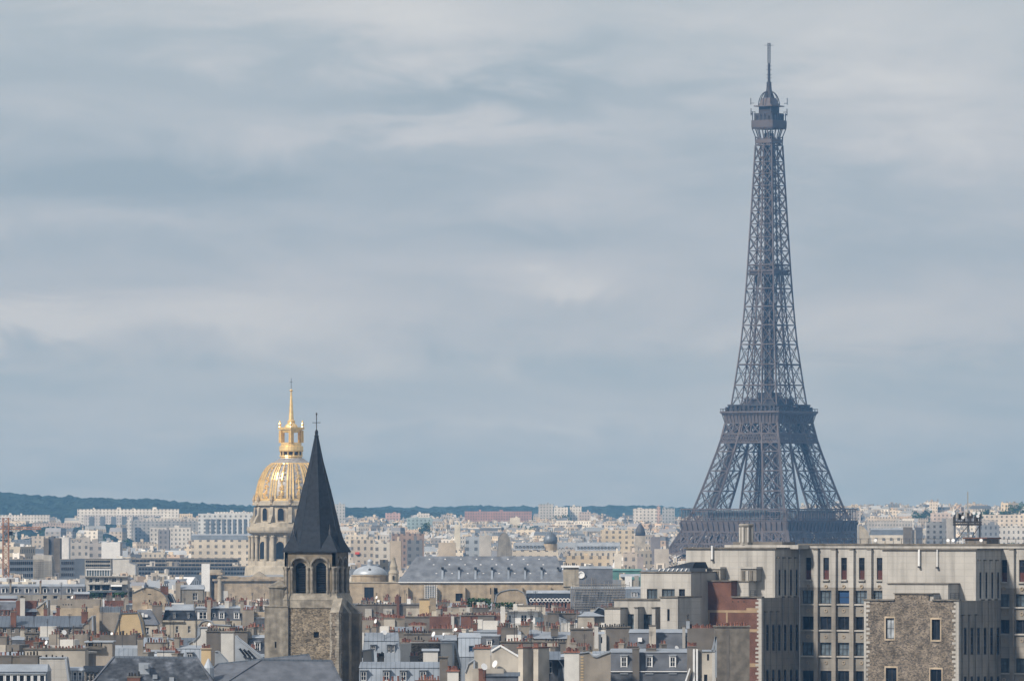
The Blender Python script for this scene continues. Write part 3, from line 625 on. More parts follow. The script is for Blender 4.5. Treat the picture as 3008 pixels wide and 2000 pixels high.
    b.box(X(598), X(636), f + 3, f + 20, 0, z2(1683), 'stone'); b.box(X(592), X(660), f - 1.5, f + 21, z2(1688), z2(1681), 'stone'); b.box(X(600), X(655), f - 1, f + 19, z2(1681), z2(1673), 'pale_stone')
    b.frus(X(700), X(1000), f + 3, 28, z2(1694), X(760), X(950), -17, 17, Z(1686), 'zinc_plain')
    b.build('wall', r)
    for u in (606, 619, 652): MB().lathe([(.95, z2(1768)), (.85, z2(1700)), (1.1, z2(1697)), (1.1, z2(1688))], 'pale_stone', 12).build('column', r, (X(u), f - .2, 0))
    m = MB(); m.prism([(X(742), z2(1694)), (X(790), z2(1694)), (X(766), z2(1678))], f + 1, f + 12, 'pale_stone'); m.build('pediment', r)
    MB().box(X(660), X(676), f - .1, f + .5, z2(1762), z2(1735), 'whitewash').build('panel', r)
domed_church()
# ================================================================ slate spired bell tower
def bell_tower():
    D = 1178; fr = Fr('bell_tower', 910, D, 'old stone bell tower with dark slate spire and arched louvred belfry', 'bell tower', th=13, base=0); r = fr.root
    xa, xb = fr.x(836), fr.x(985); S = xb - xa; xc = (xa + xb) / 2; yc = S / 2
    z = lambda v, y=0: fr.z(v, xc, y)
    # belfry: one arcaded side, used four times
    hs = S / 2; z0, z1 = z(1742), z(1621)
    def side():
        mb = MB()
        def arched(x0, x1, a, b, ops, y, t, m):
            c = x0
            for cx, w, sp in ops:
                mb.box(c, cx - w / 2, y, y + t, a, b, m)
                n_ = 10
                for i in range(n_):
                    p, q = cx - w / 2 + w * i / n_, cx - w / 2 + w * (i + 1) / n_; mxd = abs((p + q) / 2 - cx)
                    h = sp + math.sqrt(max(0, (w / 2) ** 2 - mxd ** 2)); mb.box(p, q, y, y + t, h, b, m)
                c = cx + w / 2
            mb.box(c, x1, y, y + t, a, b, m)
        ops = [(-hs * .40, 2.55, z(1665)), (hs * .40, 2.55, z(1665))]; ops2 = [(c, 1.75, z(1667)) for c, _, _ in ops]
        arched(-hs, hs, z0, z1, ops, -hs, .55, 'tower_stone'); arched(-hs + .56, hs - .56, z0, z1 - .02, ops2, -hs + .56, .4, 'old_stone')
        for c, w, sp in ops:
            for k in range(12):      # hood mould and its voussoirs
                a0, a1 = math.pi * k / 12, math.pi * (k + 1) / 12; R_ = 1.62
                mb.beam((c + R_ * math.cos(a0), -hs - .06, sp + R_ * math.sin(a0)), (c + R_ * math.cos(a1), -hs - .06, sp + R_ * math.sin(a1)), .3, 'tower_pale')
            for i in range(13): mb.frus(c - .86, c + .86, -hs + .9, -hs + 1.5, z0 + .25 + i * .37, c - .86, c + .86, -hs + 1.3, -hs + 1.6, z0 + .5 + i * .37, 'slate_dark')
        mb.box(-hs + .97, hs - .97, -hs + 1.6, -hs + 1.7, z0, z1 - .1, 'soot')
        return mb.mesh('belfry_wall')
    sm = side(); cap = MB()
    for x_ in (-1.45, -1.1, 1.1, 1.45): pass
    cm = MB()
    cm.lathe([(.34, z0), (.34, z0 + .35), (.23, z0 + .5), (.22, z(1676)), (.34, z(1670)), (.38, z(1666))], 'tower_pale', 10); cmesh = cm.mesh('column')
    for k in range(4):
        a = k * math.pi / 2; o = inst('belfry_wall', sm, r, (xc, yc, 0), rz=a)
        for f in (-.93, -.72, -.08, .08, .72, .93): inst('column', cmesh, o, (f * hs, -hs - .02, 0))
        m = MB()
        for f0, f1 in ((-1.03, -.66), (-.14, .14), (.66, 1.03)): m.box(f0 * hs, f1 * hs, -hs - .3, -hs + .3, z(1667), z(1663), 'tower_pale')
        b_ = m.build('impost', o)
    # base courses, body
    b = MB()
    b.box(xa - .25, xb + .25, -.25, S + .25, z(1748), z0, 'tower_pale'); b.frus(xa - .55, xb + .6, -.55, S + .6, z(1762), xa - .3, xb + .3, -.3, S + .3, z(1748), 'tower_pale'); b.box(xa - .5, xb + .6, -.5, S + .6, z(1783), z(1762), 'tower_pale')
    b.box(xa - .65, xb + .7, -.65, S + .7, z(1785), z(1782), 'tower_pale'); b.build('base_course', r)
    xl, xr = fr.x(848, -.5), fr.x(970, -.5)
    def bodywin(): return [(fr.x(921, -.5), fr.x(937, -.5), z(1872), z(1855))]
    b = MB(); wall_holes(b, xl, xr, 0, z(1785), bodywin(), -.5, 'rubble', .8, S + .5); b.box(xr, fr.x(985, -.5) + .55, -.3, S + .6, 0, z(1785), 'tower_stone'); b.build('wall', r)
    MB().box(bodywin()[0][0], bodywin()[0][1], .2, .28, z(1872), z(1855), 'soot').build('window', r)
    t = MB(); x0, x1 = fr.x(777, -.9), fr.x(846, -.9); hole = (fr.x(807, -.9), fr.x(812, -.9), z(1902), z(1884))
    wall_holes(t, x0, x1, 0, z(1782), [hole], -.9, 'tower_pale', .5, 3.4); t.box(x0 - .1, x1 + .05, -1.0, 3.5, z(1782), z(1779), 'tower_pale'); t.box(hole[0], hole[1], -.45, -.4, hole[2], hole[3], 'soot')
    cx = (fr.x(792, 1) + fr.x(851, 1)) / 2; rr = (fr.x(851, 1) - fr.x(792, 1)) / 2
    t.lathe([(rr, z(1779)), (rr, z(1728)), (rr * 1.12, z(1726)), (rr * 1.12, z(1722)), (.25, z(1705)), (.05, z(1703))], 'tower_pale', 20, cx=cx, cy=.9); t.build('stair_turret', r)
    p = MB(); p.beam((fr.x(848, -.7), -.75, z(1783)), (fr.x(848, -.7), -.75, z(1960)), .16, 'iron'); p.beam((fr.x(843, -.7), -.75, z(1640)), (fr.x(846, -.7), -.75, z(1783)), .12, 'iron'); p.beam((fr.x(964, -.7), -.75, z(1640)), (fr.x(964, -.7), -.75, z(1745)), .12, 'iron'); p.build('drainpipe', r)
    q = MB(); x0, x1 = fr.x(970, -2.6), fr.x(996, -2.6)
    q.prism([(0, 0), (1, 0), (1, 1), (0, 1)], 0, .001, 'old_stone') if 0 else None
    def butt(mb, x0, x1, y0, zf, zb, m):      # buttress with a sloping stone weathering on top
        mb.box(x0, x1, y0, -.3, 0, zf, m); mb.add([(x0, y0, zf), (x1, y0, zf), (x1, -.3, zf), (x0, -.3, zf), (x0, -.3, zb), (x1, -.3, zb)], [(0, 1, 5, 4), (1, 2, 5), (0, 4, 3)], 'tower_pale')
    butt(q, x0, x1, -2.8, z(1798, -2.6), z(1756), 'rubble_warm')
    rn = random.Random(3)
    zz = z(1800, -2.6)
    while zz > z(2010): 
        h = .45; w = rn.choice([.35, .6]); q.box(x1 - w, x1 + .03, -2.84, -1.5, zz - h, zz - .04, 'tower_pale'); q.box(x0 - .03, x0 + rn.choice([.25, .4]), -2.84, -1.5, zz - h, zz - .04, 'tower_pale'); zz -= h
    q.build('buttress', r)
    q = MB()      # side buttresses stepping out to the right
    for y0, out, v0, v1 in ((.6, 1.5, 1800, 1762), (5.4, 2.1, 1802, 1764)):
        xs_ = fr.x(985, -.5) + .5
        q.box(xs_, xs_ + out, y0, y0 + 1.7, 0, z(v0), 'tower_stone'); q.add([(xs_, y0, z(v0)), (xs_ + out, y0, z(v0)), (xs_ + out, y0 + 1.7, z(v0)), (xs_, y0 + 1.7, z(v0)), (xs_, y0, z(v1)), (xs_, y0 + 1.7, z(v1))], [(0, 1, 4), (1, 2, 5, 4), (2, 3, 5)], 'tower_pale')
    q.build('buttress', r)
    # spire
    s = MB(); e = hs + .38; ze = z(1619)
    s.box(xc - e, xc + e, yc - e, yc + e, ze - .15, ze + .05, 'slate_dark')
    oct_ = lambda rad, zz: [(xc + rad * 1.082 * math.cos(math.radians(22.5 + 45 * i)), yc + rad * 1.082 * math.sin(math.radians(22.5 + 45 * i)), zz) for i in range(8)]
    lv = [(e - .1, ze + .05), (4.35, z(1598)), (3.7, z(1560)), (2.2, z(1440)), (1.0, z(1352)), (.16, z(1272))]
    vs = [p for rad, zz in lv for p in oct_(rad, zz)]
    s.add(vs, [(j * 8 + i, j * 8 + (i + 1) % 8, j * 8 + 8 + (i + 1) % 8, j * 8 + 8 + i) for j in range(len(lv) - 1) for i in range(8)], 'slate_dark')
    for i in range(8):
        for (r0, a0), (r1, a1) in zip(lv[1:], lv[2:]): s.beam(oct_(r0, a0)[i], oct_(r1, a1)[i], .08, 'slate_dark')
    s.lathe([(.62, z(1330)), (.55, z(1322)), (.1, z(1318))], 'slate', 8, cx=xc, cy=yc) if 0 else None
    s.build('spire', r)
    for sx in (-1, 1):
        for sy in (-1, 1):
            c = MB(); X0, X1 = sorted((xc + sx * (e - .02), xc + sx * (e - 3.1))); Y0, Y1 = sorted((yc + sy * (e - .02), yc + sy * (e - 3.1))); ax, ay_ = xc + sx * (hs - 1.25), yc + sy * (hs - 1.25); za = z(1563)
            c.add([(X0, Y0, ze), (X1, Y0, ze), (X1, Y1, ze), (X0, Y1, ze), (ax, ay_, za)], [(0, 1, 4), (1, 2, 4), (2, 3, 4), (3, 0, 4)], 'slate_dark'); c.lathe([(.22, za - .5), (.2, za + .3), (.1, za + .5), (.06, za + 1.3)], 'slate', 6, cx=ax, cy=ay_); c.build('corner_pinnacle', r)
    c = MB(); xd = fr.x(914, -.3); c.box(xd - .55, xd + .55, yc - e + .75, yc - 2.5, z(1614), z(1592), 'slate'); c.prism([(xd - .8, z(1593)), (xd + .8, z(1593)), (xd, z(1576))], yc - e + .6, yc - 2, 'slate_dark'); c.box(xd - .3, xd + .3, yc - e + .7, yc - e + .8, z(1613), z(1596), 'soot'); c.build('dormer', r)
    c = MB(); c.lathe([(.2, z(1274)), (.42, z(1283)), (.25, z(1281)), (.32, z(1270)), (.12, z(1262)), (.06, z(1255))][:1] + [(.16, z(1276)), (.45, z(1281)), (.4, z(1279)), (.2, z(1276)), (.3, z(1270)), (.24, z(1264)), (.06, z(1260))], 'slate_dark', 8, cx=xc, cy=yc)
    c.beam((xc, yc, z(1262)), (xc, yc, z(1214)), .12, 'iron'); c.beam((xc - .7, yc, z(1240)), (xc + .7, yc, z(1240)), .1, 'iron'); c.lathe([(.05, z(1219)), (.13, z(1217)), (.13, z(1213)), (.03, z(1210))], 'iron', 6, cx=xc, cy=yc); c.build('cross', r)
bell_tower()
# slate church roofs in front of the tower
def church_roof(name, label, u, D, pts_ridge, pts_eave, run, m='slate', th=0, extra=None):
    fr = Fr(name, u, D, label, 'church', th=th, base=0); mb = MB()
    (ru0, ru1), vr0, vr1 = pts_ridge; (eu0, eu1), ve = pts_eave
    P = lambda a, b, y: (fr.x(a, y), y, fr.z(b, fr.x(a, y), y))
    zb = P(eu0, ve, 0)[2]
    a, b = P(eu0, ve, 0), P(eu1, ve, 0); c, d = P(ru1, vr1, run), P(ru0, vr0, run)
    e_, f_ = (b[0], 2 * run, zb), (a[0], 2 * run, zb)
    mb.add([a, b, c, d, e_, f_], [(0, 1, 2, 3), (1, 4, 2), (2, 4, 5, 3), (5, 0, 3)], m); mb.build('roof', fr.root)
    w = MB().box(a[0] + .3, b[0] - .3, .3, 2 * run - .3, 0, zb - .02, 'stone').build('wall', fr.root)
    rm = MB(); rm.beam(d, c, .35, 'zinc_dark'); rm.beam(b, c, .28, 'slate_grey'); rm.beam(a, d, .28, 'slate_grey'); rm.build('ridge_capping', fr.root)
    return fr, P
fr, P = church_roof('slate_roofed_chapel', 'dark streaked slate hipped roof at the bottom edge, left of the bell tower', 430, 1085, ((335, 578), 1929, 1931), ((250, 640), 2030), 7, 'slate_streaked')
cz = P(385, 1985, 3.6)
for u_, v_ in ((456, 1987), (505, 1995), (430, 1957)):
    p = P(u_, v_, 3.0); MB().box(p[0] - .35, p[0] + .35, p[1] - .9, p[1] + .9, p[2] - .3, p[2] + .35, 'zinc_plain').build('roof_vent', fr.root)
c0 = P(374, 1985, 2.2); chimney(fr.root, c0[0], P(412, 1985, 2.2)[0], 2, 3.2, c0[2] - 3, c0[2] - .2, 'brick', 4, 'b'); sk = P(408, 1956, 4.2); MB().box(sk[0], sk[0] + 1.6, 3.6, 4.4, sk[2] - 1.4, sk[2] + .5, 'zinc_plain').build('skylight', fr.root)
fr, P = church_roof('slate_roofed_nave', 'pale grey slate church roof with long ridge in front of the bell tower', 800, 1120, ((768, 972), 1938, 1940), ((610, 1020), 2040), 8, 'slate_grey')
fr, P = church_roof('slate_roofed_aisle', 'low blue-grey slate roof whose ridge rises to the tower foot', 700, 1140, ((640, 905), 1950, 1922), ((560, 945), 2010), 9, 'slate_grey')
m = MB(); p = P(614, 1960, 3); m.lathe([(.9, p[2] - 9), (.85, p[2]), (.1, p[2] + 1.5)], 'zinc_plain', 10, cx=p[0], cy=1); m.build('turret', fr.root)
# ================================================================ the big pale faculty block on the right
def faculty():
    TH = 30; D = 1300
    fr = Fr('stone_institute', 2350, D, 'long pale stone institute block with pilasters and rows of wide windows', 'building', th=TH, base=0); r = fr.root
    x1 = fr.x(3060); zt = fr.z(1601, 0); bay = fr.x(2402.3 + 52.3) - fr.x(2402.3)
    rows = [(1701, 1637, .46), (1772, 1733, 1.0), (1848, 1808, 1.0), (1924, 1884, 1.0), (2010, 1968, 1.0)]
    cx = [fr.x(2374.5 + 52.3 * k) for k in range(14)]
    zr = [(fr.z(a, 0), fr.z(b, 0), f) for a, b, f in rows]
    rz = [(fr.z(a, 25), fr.z(b, 25), f) for a, b, f in ((1707, 1643, .46), (1780, 1743, 1.0), (1858, 1818, 1.0), (1972, 1930, 1.0), (2030, 1990, 1))]
    holes = []; rnd = random.Random(5)
    xr2 = fr.x(2942); sty = {}
    ring = MB(); ring.lathe([(.34, 0), (.34, .16), (.2, .16), (.2, .02)], 'stone', 12); ringm = ring.mesh('roundel')
    for k, c in enumerate(cx):
        if fr.x(2590) + .5 < c < xr2 - 1: continue
        for j, (a, b, f) in enumerate(zr if c < xr2 else rz):
            w = bay * (.70 if f == 1 else .32); holes.append((c - w / 2, c + w / 2, a, b))
            st = 'redslit' if j == 0 else rnd.choice(['metal', 'metal', 'light', 'blind', 'metal'])
            if j == 1: st = 'blue' if k == 2 else 'light'
            if j == 2 or j == 4: st = 'metal'
            if j == 3 and k > 0: st = 'light'
            sty[(k, j)] = (c - w / 2, a, w, b - a, st)
    b = MB(); zg = fr.z(1724, 0); wall_holes(b, -.0, x1, zg, zt, holes, 0, 'concrete', .5, 16); wall_holes(b, -.0, x1, 0, zg, holes, 0, 'concrete_grime_shade', .5, 16); b.box(-.2, x1, -.25, 0, zt - .5, zt, 'concrete'); b.box(-.3, x1, -.4, 16.4, zt, zt + .3, 'dark_stone'); b.box(.2, x1, 1, 1.3, zt + .3, zt + .9, 'iron') if 0 else None
    b.build('wall', r)
    for (k, j), (a, z0, w, h, st) in sty.items():
        window(r, a, z0, w, h, .32, st)
        MB().box(a - .12, a + w + .12, -.38, 0, z0 - .28, z0 - .02, 'concrete').build('sill', r)
        o = inst('roundel', ringm, r, (a + w / 2, -.0, z0 - 1.25)); o.rotation_euler = (math.radians(90), 0, 0)
        if j: # spandrels between the pilasters are grimier, with some wing shade painted into the colour
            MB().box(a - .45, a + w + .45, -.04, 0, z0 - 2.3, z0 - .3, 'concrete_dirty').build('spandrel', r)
    for k in range(13):
        c = (cx[k] + cx[k + 1]) / 2
        if fr.x(2590) + .3 < c < xr2: continue
        p = MB(); z_ = fr.z(1614, c); p.box(c - .42, c + .42, -.62, 0, zg, z_, 'concrete'); p.box(c - .42, c + .42, -.62, 0, 0, zg, 'concrete_grime_shade'); p.box(c - .55, c + .5, -.75, 0, z_, z_ + .22, 'dark_stone'); p.build('pilaster', r)
    def wing(name_lbl, xr, uf_up, ul_up, vt_up, uf_lo, ul_lo, vt_lo, front_m, vs_up, vs_lo, us0):
        yu, yl = fr.yat(uf_up, xr), fr.yat(uf_lo, xr)
        xl, xll = fr.x(ul_up, yu), fr.x(ul_lo, yl)
        zu, zl = fr.z(vt_up, xr, yu), fr.z(vt_lo, xr, yl)
        m = MB(); m.box(xl, xr - .6, yu, 0.45, zl - .2, zu, 'concrete'); m.box(xl - .3, xr + .3, yu - .35, .3, zu, zu + .28, 'dark_stone')
        # right flank with tall slits: real openings between fins
        n_ = 4; L_ = -yu; hs = []; HWD = L_ * .235 * .24
        for i in range(n_):
            c = L_ * (.17 + .235 * i); hs.append((c - HWD, c + HWD, fr.z(vs_up[1], xr, yu + c), fr.z(vs_up[0], xr, yu + c)))
        w = MB(); wall_holes(w, 0, L_, zl, zu, hs, 0, 'concrete', .5)
        for a, b_, z0, z1 in hs: w.box(a - .42, a - .12, -.22, 0, zl, z1 + 2.0, 'concrete'); w.box(a - .5, a + .0, -.5, 0, z1 + 2.0, z1 + 2.25, 'dark_stone')
        w.build('flank_wall', r, (xr - .1, yu, 0), rz=math.pi / 2)
        for a, b_, z0, z1 in hs: inst('window', WIN['slit'], r, (xr - .2, yu + a, z0), (b_ - a, 1.4, z1 - z0), math.pi / 2)
        m.build('upper_wing', r)
        L2 = -yl; hs = []
        for i in range(6):
            c = L2 * (.16 + .155 * i)
            for va, vb in vs_lo: hs.append((c - HWD, c + HWD, fr.z(vb, xr, yl + c), fr.z(va, xr, yl + c)))
        w = MB(); wall_holes(w, 0, L2, 0, zl, hs, 0, 'concrete_grime_shade', .5)
        for i in range(6):
            c = L2 * (.16 + .155 * i) - L2 * .155 * .5; w.box(c - .16, c + .16, -.25, 0, 0, (zl - 2.6) if i < 3 else zl, 'concrete_grime_shade'); w.box(c - .25, c + .25, -.5, 0, (zl - 2.6) if i < 3 else zl, (zl - 2.4) if i < 3 else zl + .2, 'dark_stone')
        w.build('flank_wall', r, (xr - .1, yl, 0), rz=math.pi / 2)
        for a, b_, z0, z1 in hs: inst('window', WIN['slit'], r, (xr - .2, yl + a, z0), (b_ - a, 1.4, z1 - z0), math.pi / 2)
        return yu, yl, xl, xll, zu, zl
    # left wing with the brick party wall
    xr = 0.0
    yu, yl, xl, xll, zu, zl = wing('', xr, 2278, 2015, 1612, 2238, 2015, 1755, 'brick', (1672, 1748), ((1833, 1911), (1965, 2040)), 0)
    Zl = lambda v: fr.z(v, (xl + xr) / 2, yl); Xl = lambda u: fr.x(u, yl)
    q = MB(); q.box(xll, xr - .62, yl, yl + 1, 0, zl, 'brick'); q.box(xll, xr - .62, yl + 1.0, yu - .0, 0, zl - .03, 'concrete'); q.box(Xl(2072), Xl(2148), yl, yl + 2.5, zl, Zl(1707), 'brick')
    for u0, u1, v0, v1 in ((2015, 2232, 1791, 1798), (2196, 2232, 1846, 1855), (2200, 2232, 1946, 1957), (2072, 2075, 1756, 1791), (2080, 2085, 1798, 1842), (2133, 2138, 1798, 1842), (2193, 2232, 1784, 1791)): q.box(Xl(u0), Xl(u1), yl - .05, yl, Zl(v1), Zl(v0), 'brick_band')
    rn = random.Random(8); zz = zl
    q.box(xr - .62, xr, yl - .12, yl + .5, 0, zl, 'concrete')
    while zz > fr.z(2020, xr, yl): q.box(xr - rn.choice([.95, 1.25]), xr - .62, yl - .1, yl, zz - .38, zz, 'concrete'); zz -= .74
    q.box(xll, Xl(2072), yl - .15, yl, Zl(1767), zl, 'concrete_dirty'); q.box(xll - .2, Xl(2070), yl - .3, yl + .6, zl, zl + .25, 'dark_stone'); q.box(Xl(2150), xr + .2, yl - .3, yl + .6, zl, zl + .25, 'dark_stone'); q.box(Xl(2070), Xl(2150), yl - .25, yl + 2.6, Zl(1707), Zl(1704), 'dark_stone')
    for u in (2151, 2167, 2184): q.box(Xl(u), Xl(u + 3), yl - .02, yl, Zl(1768), Zl(1764), 'soot')
    q.build('brick_party_wall', r)
    y2 = yl + 2.2; t = MB(); Z2 = lambda v: fr.z(v, fr.x(2148, y2), y2)
    t.box(fr.x(2028, y2), fr.x(2073, y2), y2, yu - .05, zl - .1, Z2(1708), 'whitewash'); t.box(fr.x(2027, y2), fr.x(2074, y2), y2 - .2, yu - .06, Z2(1708), Z2(1705), 'dark_stone'); t.build('penthouse', r); t = MB()
    xw = fr.x(2199, y2); ys = fr.yat(2243, xw)
    t.box(fr.x(2148, y2), xw, y2, min(ys, yu - .05), zl - .1, Z2(1708), 'concrete'); t.box(fr.x(2147, y2), xw + .2, y2 - .2, min(ys, yu - .06), Z2(1708), Z2(1705), 'dark_stone'); t.build('penthouse', r)
    for u in (2204, 2219):
        yy = fr.yat(u, xw); inst('window', WIN['slit'], r, (xw + .03, yy, Z2(1750)), (1.6, 1, Z2(1733) - Z2(1750)), math.pi / 2)
    for u0, u1, v0, v1 in ((2076, 2116, 1665, 1708), (2176, 2222, 1664, 1706)):
        m = MB(); yb = y2 + 1; m.box(fr.x(u0, yb), fr.x(u1, yb), yb, yb + 2, fr.z(v1, 0, yb), fr.z(v0 + 6, 0, yb), 'concrete_dirty'); m.box(fr.x(u0 - 2, yb), fr.x(u1 + 2, yb), yb - .25, yb + 2.2, fr.z(v0 + 6, 0, yb), fr.z(v0, 0, yb), 'concrete')
        for k in range(3): m.box(fr.x(u0 + 5 + k * 12, yb), fr.x(u0 + 11 + k * 12, yb), yb - .15, yb, fr.z(v1, 0, yb), fr.z(v0 + 12, 0, yb), 'dark_stone' if k % 2 == 0 else 'concrete')
        m.build('vent_shaft', r)
    # octagonal vent stack with flutes on the left wing roof
    m = MB(); yv = yu + 6; cxv = fr.x(2192, yv); zb = fr.z(1592, cxv, yv)
    rv = (fr.x(2209, yv) - fr.x(2176, yv)) / 2
    m.lathe([(rv, zb - .5), (rv, fr.z(1546, cxv, yv)), (rv * 1.18, fr.z(1545, cxv, yv)), (rv * 1.22, fr.z(1541, cxv, yv)), (rv * 1.1, fr.z(1538, cxv, yv))], 'concrete_dirty', 8, cx=cxv, cy=yv)
    for k in range(8): m.beam((cxv + rv * 1.02 * math.cos(k * math.pi / 4), yv + rv * 1.02 * math.sin(k * math.pi / 4), zb), (cxv + rv * 1.02 * math.cos(k * math.pi / 4), yv + rv * 1.02 * math.sin(k * math.pi / 4), fr.z(1548, cxv, yv)), .3, 'concrete')
    m.build('vent_stack', r)
    m = MB(); yv = yu + 5; m.box(fr.x(2128, yv), fr.x(2345, yv), yv, yv + 7, zu, fr.z(1600, 0, yv), 'concrete'); m.box(fr.x(2145, yv), fr.x(2290, yv), yv + 1, yv + 6, fr.z(1600, 0, yv), fr.z(1591, 0, yv), 'taupe'); m.build('roof_plant_room', r)
    # right wing with the rubble wall
    xr = xr2
    yu, yl, xl, xll, zu, zl = wing('', xr, 2868, 2592, 1615, 2817, 2545, 1764, 'rubble', (1680, 1757), ((1842, 1922), (1985, 2060)), 0)
    Zl = lambda v: fr.z(v, (xll + xr) / 2, yl); Xl = lambda u: fr.x(u, yl)
    hs = [(Xl(2602), Xl(2627), Zl(1876), Zl(1815)), (Xl(2737), Xl(2762), Zl(1878), Zl(1818)), (Xl(2602), Xl(2634), Zl(2030), Zl(1961)), (Xl(2733), Xl(2766), Zl(2030), Zl(1964))]
    q = MB(); wall_holes(q, xll, xr - .62, 0, zl, hs, yl, 'rubble_warm', .5, yu); q.box(Xl(2628), Xl(2728), yl, yl + 3, zl, Zl(1744), 'rubble_warm')
    for a, b_, c, d_ in hs:
        q.box(a - .22, a, yl - .07, yl, c - .3, d_ + .3, 'stone'); q.box(b_, b_ + .22, yl - .07, yl, c - .3, d_ + .3, 'stone'); q.box(a, b_, yl - .07, yl, d_, d_ + .3, 'stone'); q.box(a, b_, yl - .2, yl, c - .3, c, 'stone')
    rn = random.Random(9); zz = zl
    for xq, sg in ((xll, 1), (xr - .62, -1)):
        zz = zl - .02
        while zz > fr.z(2020, xr, yl):
            w = rn.choice([.35, .7])
            q.box(*sorted((xq, xq + sg * w)), yl - .06, yl, zz - .42, zz, 'concrete'); zz -= .8
    q.box(xr - .62, xr, yl - .1, yl + .5, 0, zl, 'concrete'); q.box(xll - .45, xll, yl - .1, yl + 8, 0, zl, 'concrete')
    q.box(xll - .6, Xl(2628), yl - .3, yl + .6, zl, zl + .25, 'dark_stone'); q.box(Xl(2740), xr + .2, yl - .3, yl + .6, zl, zl + .25, 'dark_stone'); q.box(Xl(2626), Xl(2728) + .9, yl - .25, yl + 3.1, Zl(1744), Zl(1741), 'dark_stone')
    q.box(Xl(2728), Xl(2728) + .8, yl + .3, yl + 3, zl, Zl(1744), 'concrete'); q.build('rubble_party_wall', r)
    for a, b_, c, d_ in hs: window(r, a, c, b_ - a, d_ - c, yl + .3, 'blind' if c > 20 and a < 10 + xll else 'metal')
    y2 = yl + 2.5; Z2 = lambda v: fr.z(v, fr.x(2700, y2), y2); xw = fr.x(2785, y2); ys = fr.yat(2819, xw); t = MB()
    t.box(fr.x(2607, y2), xw, y2, min(ys, yu - .05), zl - .1, Z2(1715), 'concrete'); t.box(fr.x(2606, y2), xw + .2, y2 - .2, min(ys, yu - .06), Z2(1715), Z2(1712), 'dark_stone'); t.build('penthouse', r)
    for u in (2791, 2805):
        yy = fr.yat(u, xw); inst('window', WIN['slit'], r, (xw + .03, yy, Z2(1759)), (1.6, 1, Z2(1741) - Z2(1759)), math.pi / 2)
    # roof gear
    m = MB(); yv = 4; zr_ = zt + .3
    m.box(fr.x(2835, yv), fr.x(2898, yv), yv, yv + 5, zr_, fr.z(1582, 25, yv), 'taupe'); m.box(fr.x(2831, yv), fr.x(2902, yv), yv - .4, yv + 5.4, fr.z(1582, 25, yv), fr.z(1578, 25, yv), 'brick'); m.build('roof_plant_room', r)
    m = MB()
    for u in range(2360, 3040, 24): m.beam((fr.x(u, 2), 2, zr_), (fr.x(u, 2), 2, zr_ + .9), .07, 'iron')
    m.beam((fr.x(2352, 2), 2, zr_ + .9), (fr.x(3040, 2), 2, zr_ + .9), .07, 'iron'); m.build('roof_railing', r)
    for u in (2572, 2785, 2800, 2882):
        inst('satellite_dish', DISH, r, (fr.x(u, 1), 1, zr_ + .6), (.6, .6, .6)).rotation_euler = (math.radians(75), 0, .3)
    for u, v0, v1 in ((2702, 1613, 1662), (2755, 1613, 1664), (2094, 1602, 1642)):
        yy = yu - .1 if u > 2500 else fr.yat(2278, 0) - .1; x_ = fr.x(u, yy); p = MB(); p.beam((x_, yy - .25, fr.z(v1, x_, yy)), (x_, yy - .25, fr.z(v0, x_, yy)), .28 if u != 2755 else .16, 'white_paint'); p.box(x_ - .2, x_ + .2, yy - .5, yy, fr.z(v1 + 5, x_, yy), fr.z(v1, x_, yy), 'iron'); p.build('flue_pipe', r)
    return fr
FAC = faculty()
# aerial frame standing on the roofs behind
def aerial_frame():
    fr = Fr('antenna_array', 2842, 1330, 'dark lattice of mobile aerials and dishes on the institute roof', 'antenna array', base=0); m = MB(); rn = random.Random(2)
    X = lambda u: fr.x(u); Z = lambda v: fr.z(v)
    zb = Z(1592)
    for u in (2806, 2846, 2880): m.beam((X(u), 0, zb), (X(u), 0, Z(1500)), .22, 'zinc_dark'); m.beam((X(u), 3, zb), (X(u), 3, Z(1505)), .2, 'zinc_dark')
    for v in (1540, 1533): m.beam((X(2802), 0, Z(v)), (X(2884), 0, Z(v)), .4, 'iron', .35); m.beam((X(2802), 3, Z(v)), (X(2884), 3, Z(v)), .4, 'iron', .35)
    m.box(X(2802), X(2884), 0, 3, Z(1541), Z(1539), 'iron'); m.beam((X(2806), 0, Z(1590)), (X(2846), 0, Z(1540)), .14, 'iron'); m.beam((X(2846), 0, Z(1590)), (X(2880), 0, Z(1540)), .14, 'iron')
    m.build('frame', fr.root)
    for i in range(17):
        u = 2802 + i * 5.1; v0 = 1538; v1 = rn.uniform(1500, 1518); p = MB(); y = rn.choice([0, .5, 3]); p.beam((X(u), y, Z(v0)), (X(u), y, Z(v1)), .12, 'iron')
        p.box(X(u) - .17, X(u) + .17, y - .3, y - .05, Z(v1 + rn.uniform(12, 20)), Z(v1), 'concrete' if rn.random() < .25 else 'iron'); p.build('panel_antenna', fr.root)
    for u, v in ((2801, 1507), (2860, 1506), (2875, 1506), (2872, 1515), (2828, 1519)): inst('satellite_dish', DISH, fr.root, (X(u), -.3, Z(v)), (.6, .6, .6)).rotation_euler = (math.radians(90), 0, 0)
    MB().beam((X(2844), 1, zb), (X(2844), 1, Z(1443)), .16, 'concrete').build('mast', fr.root)
aerial_frame()
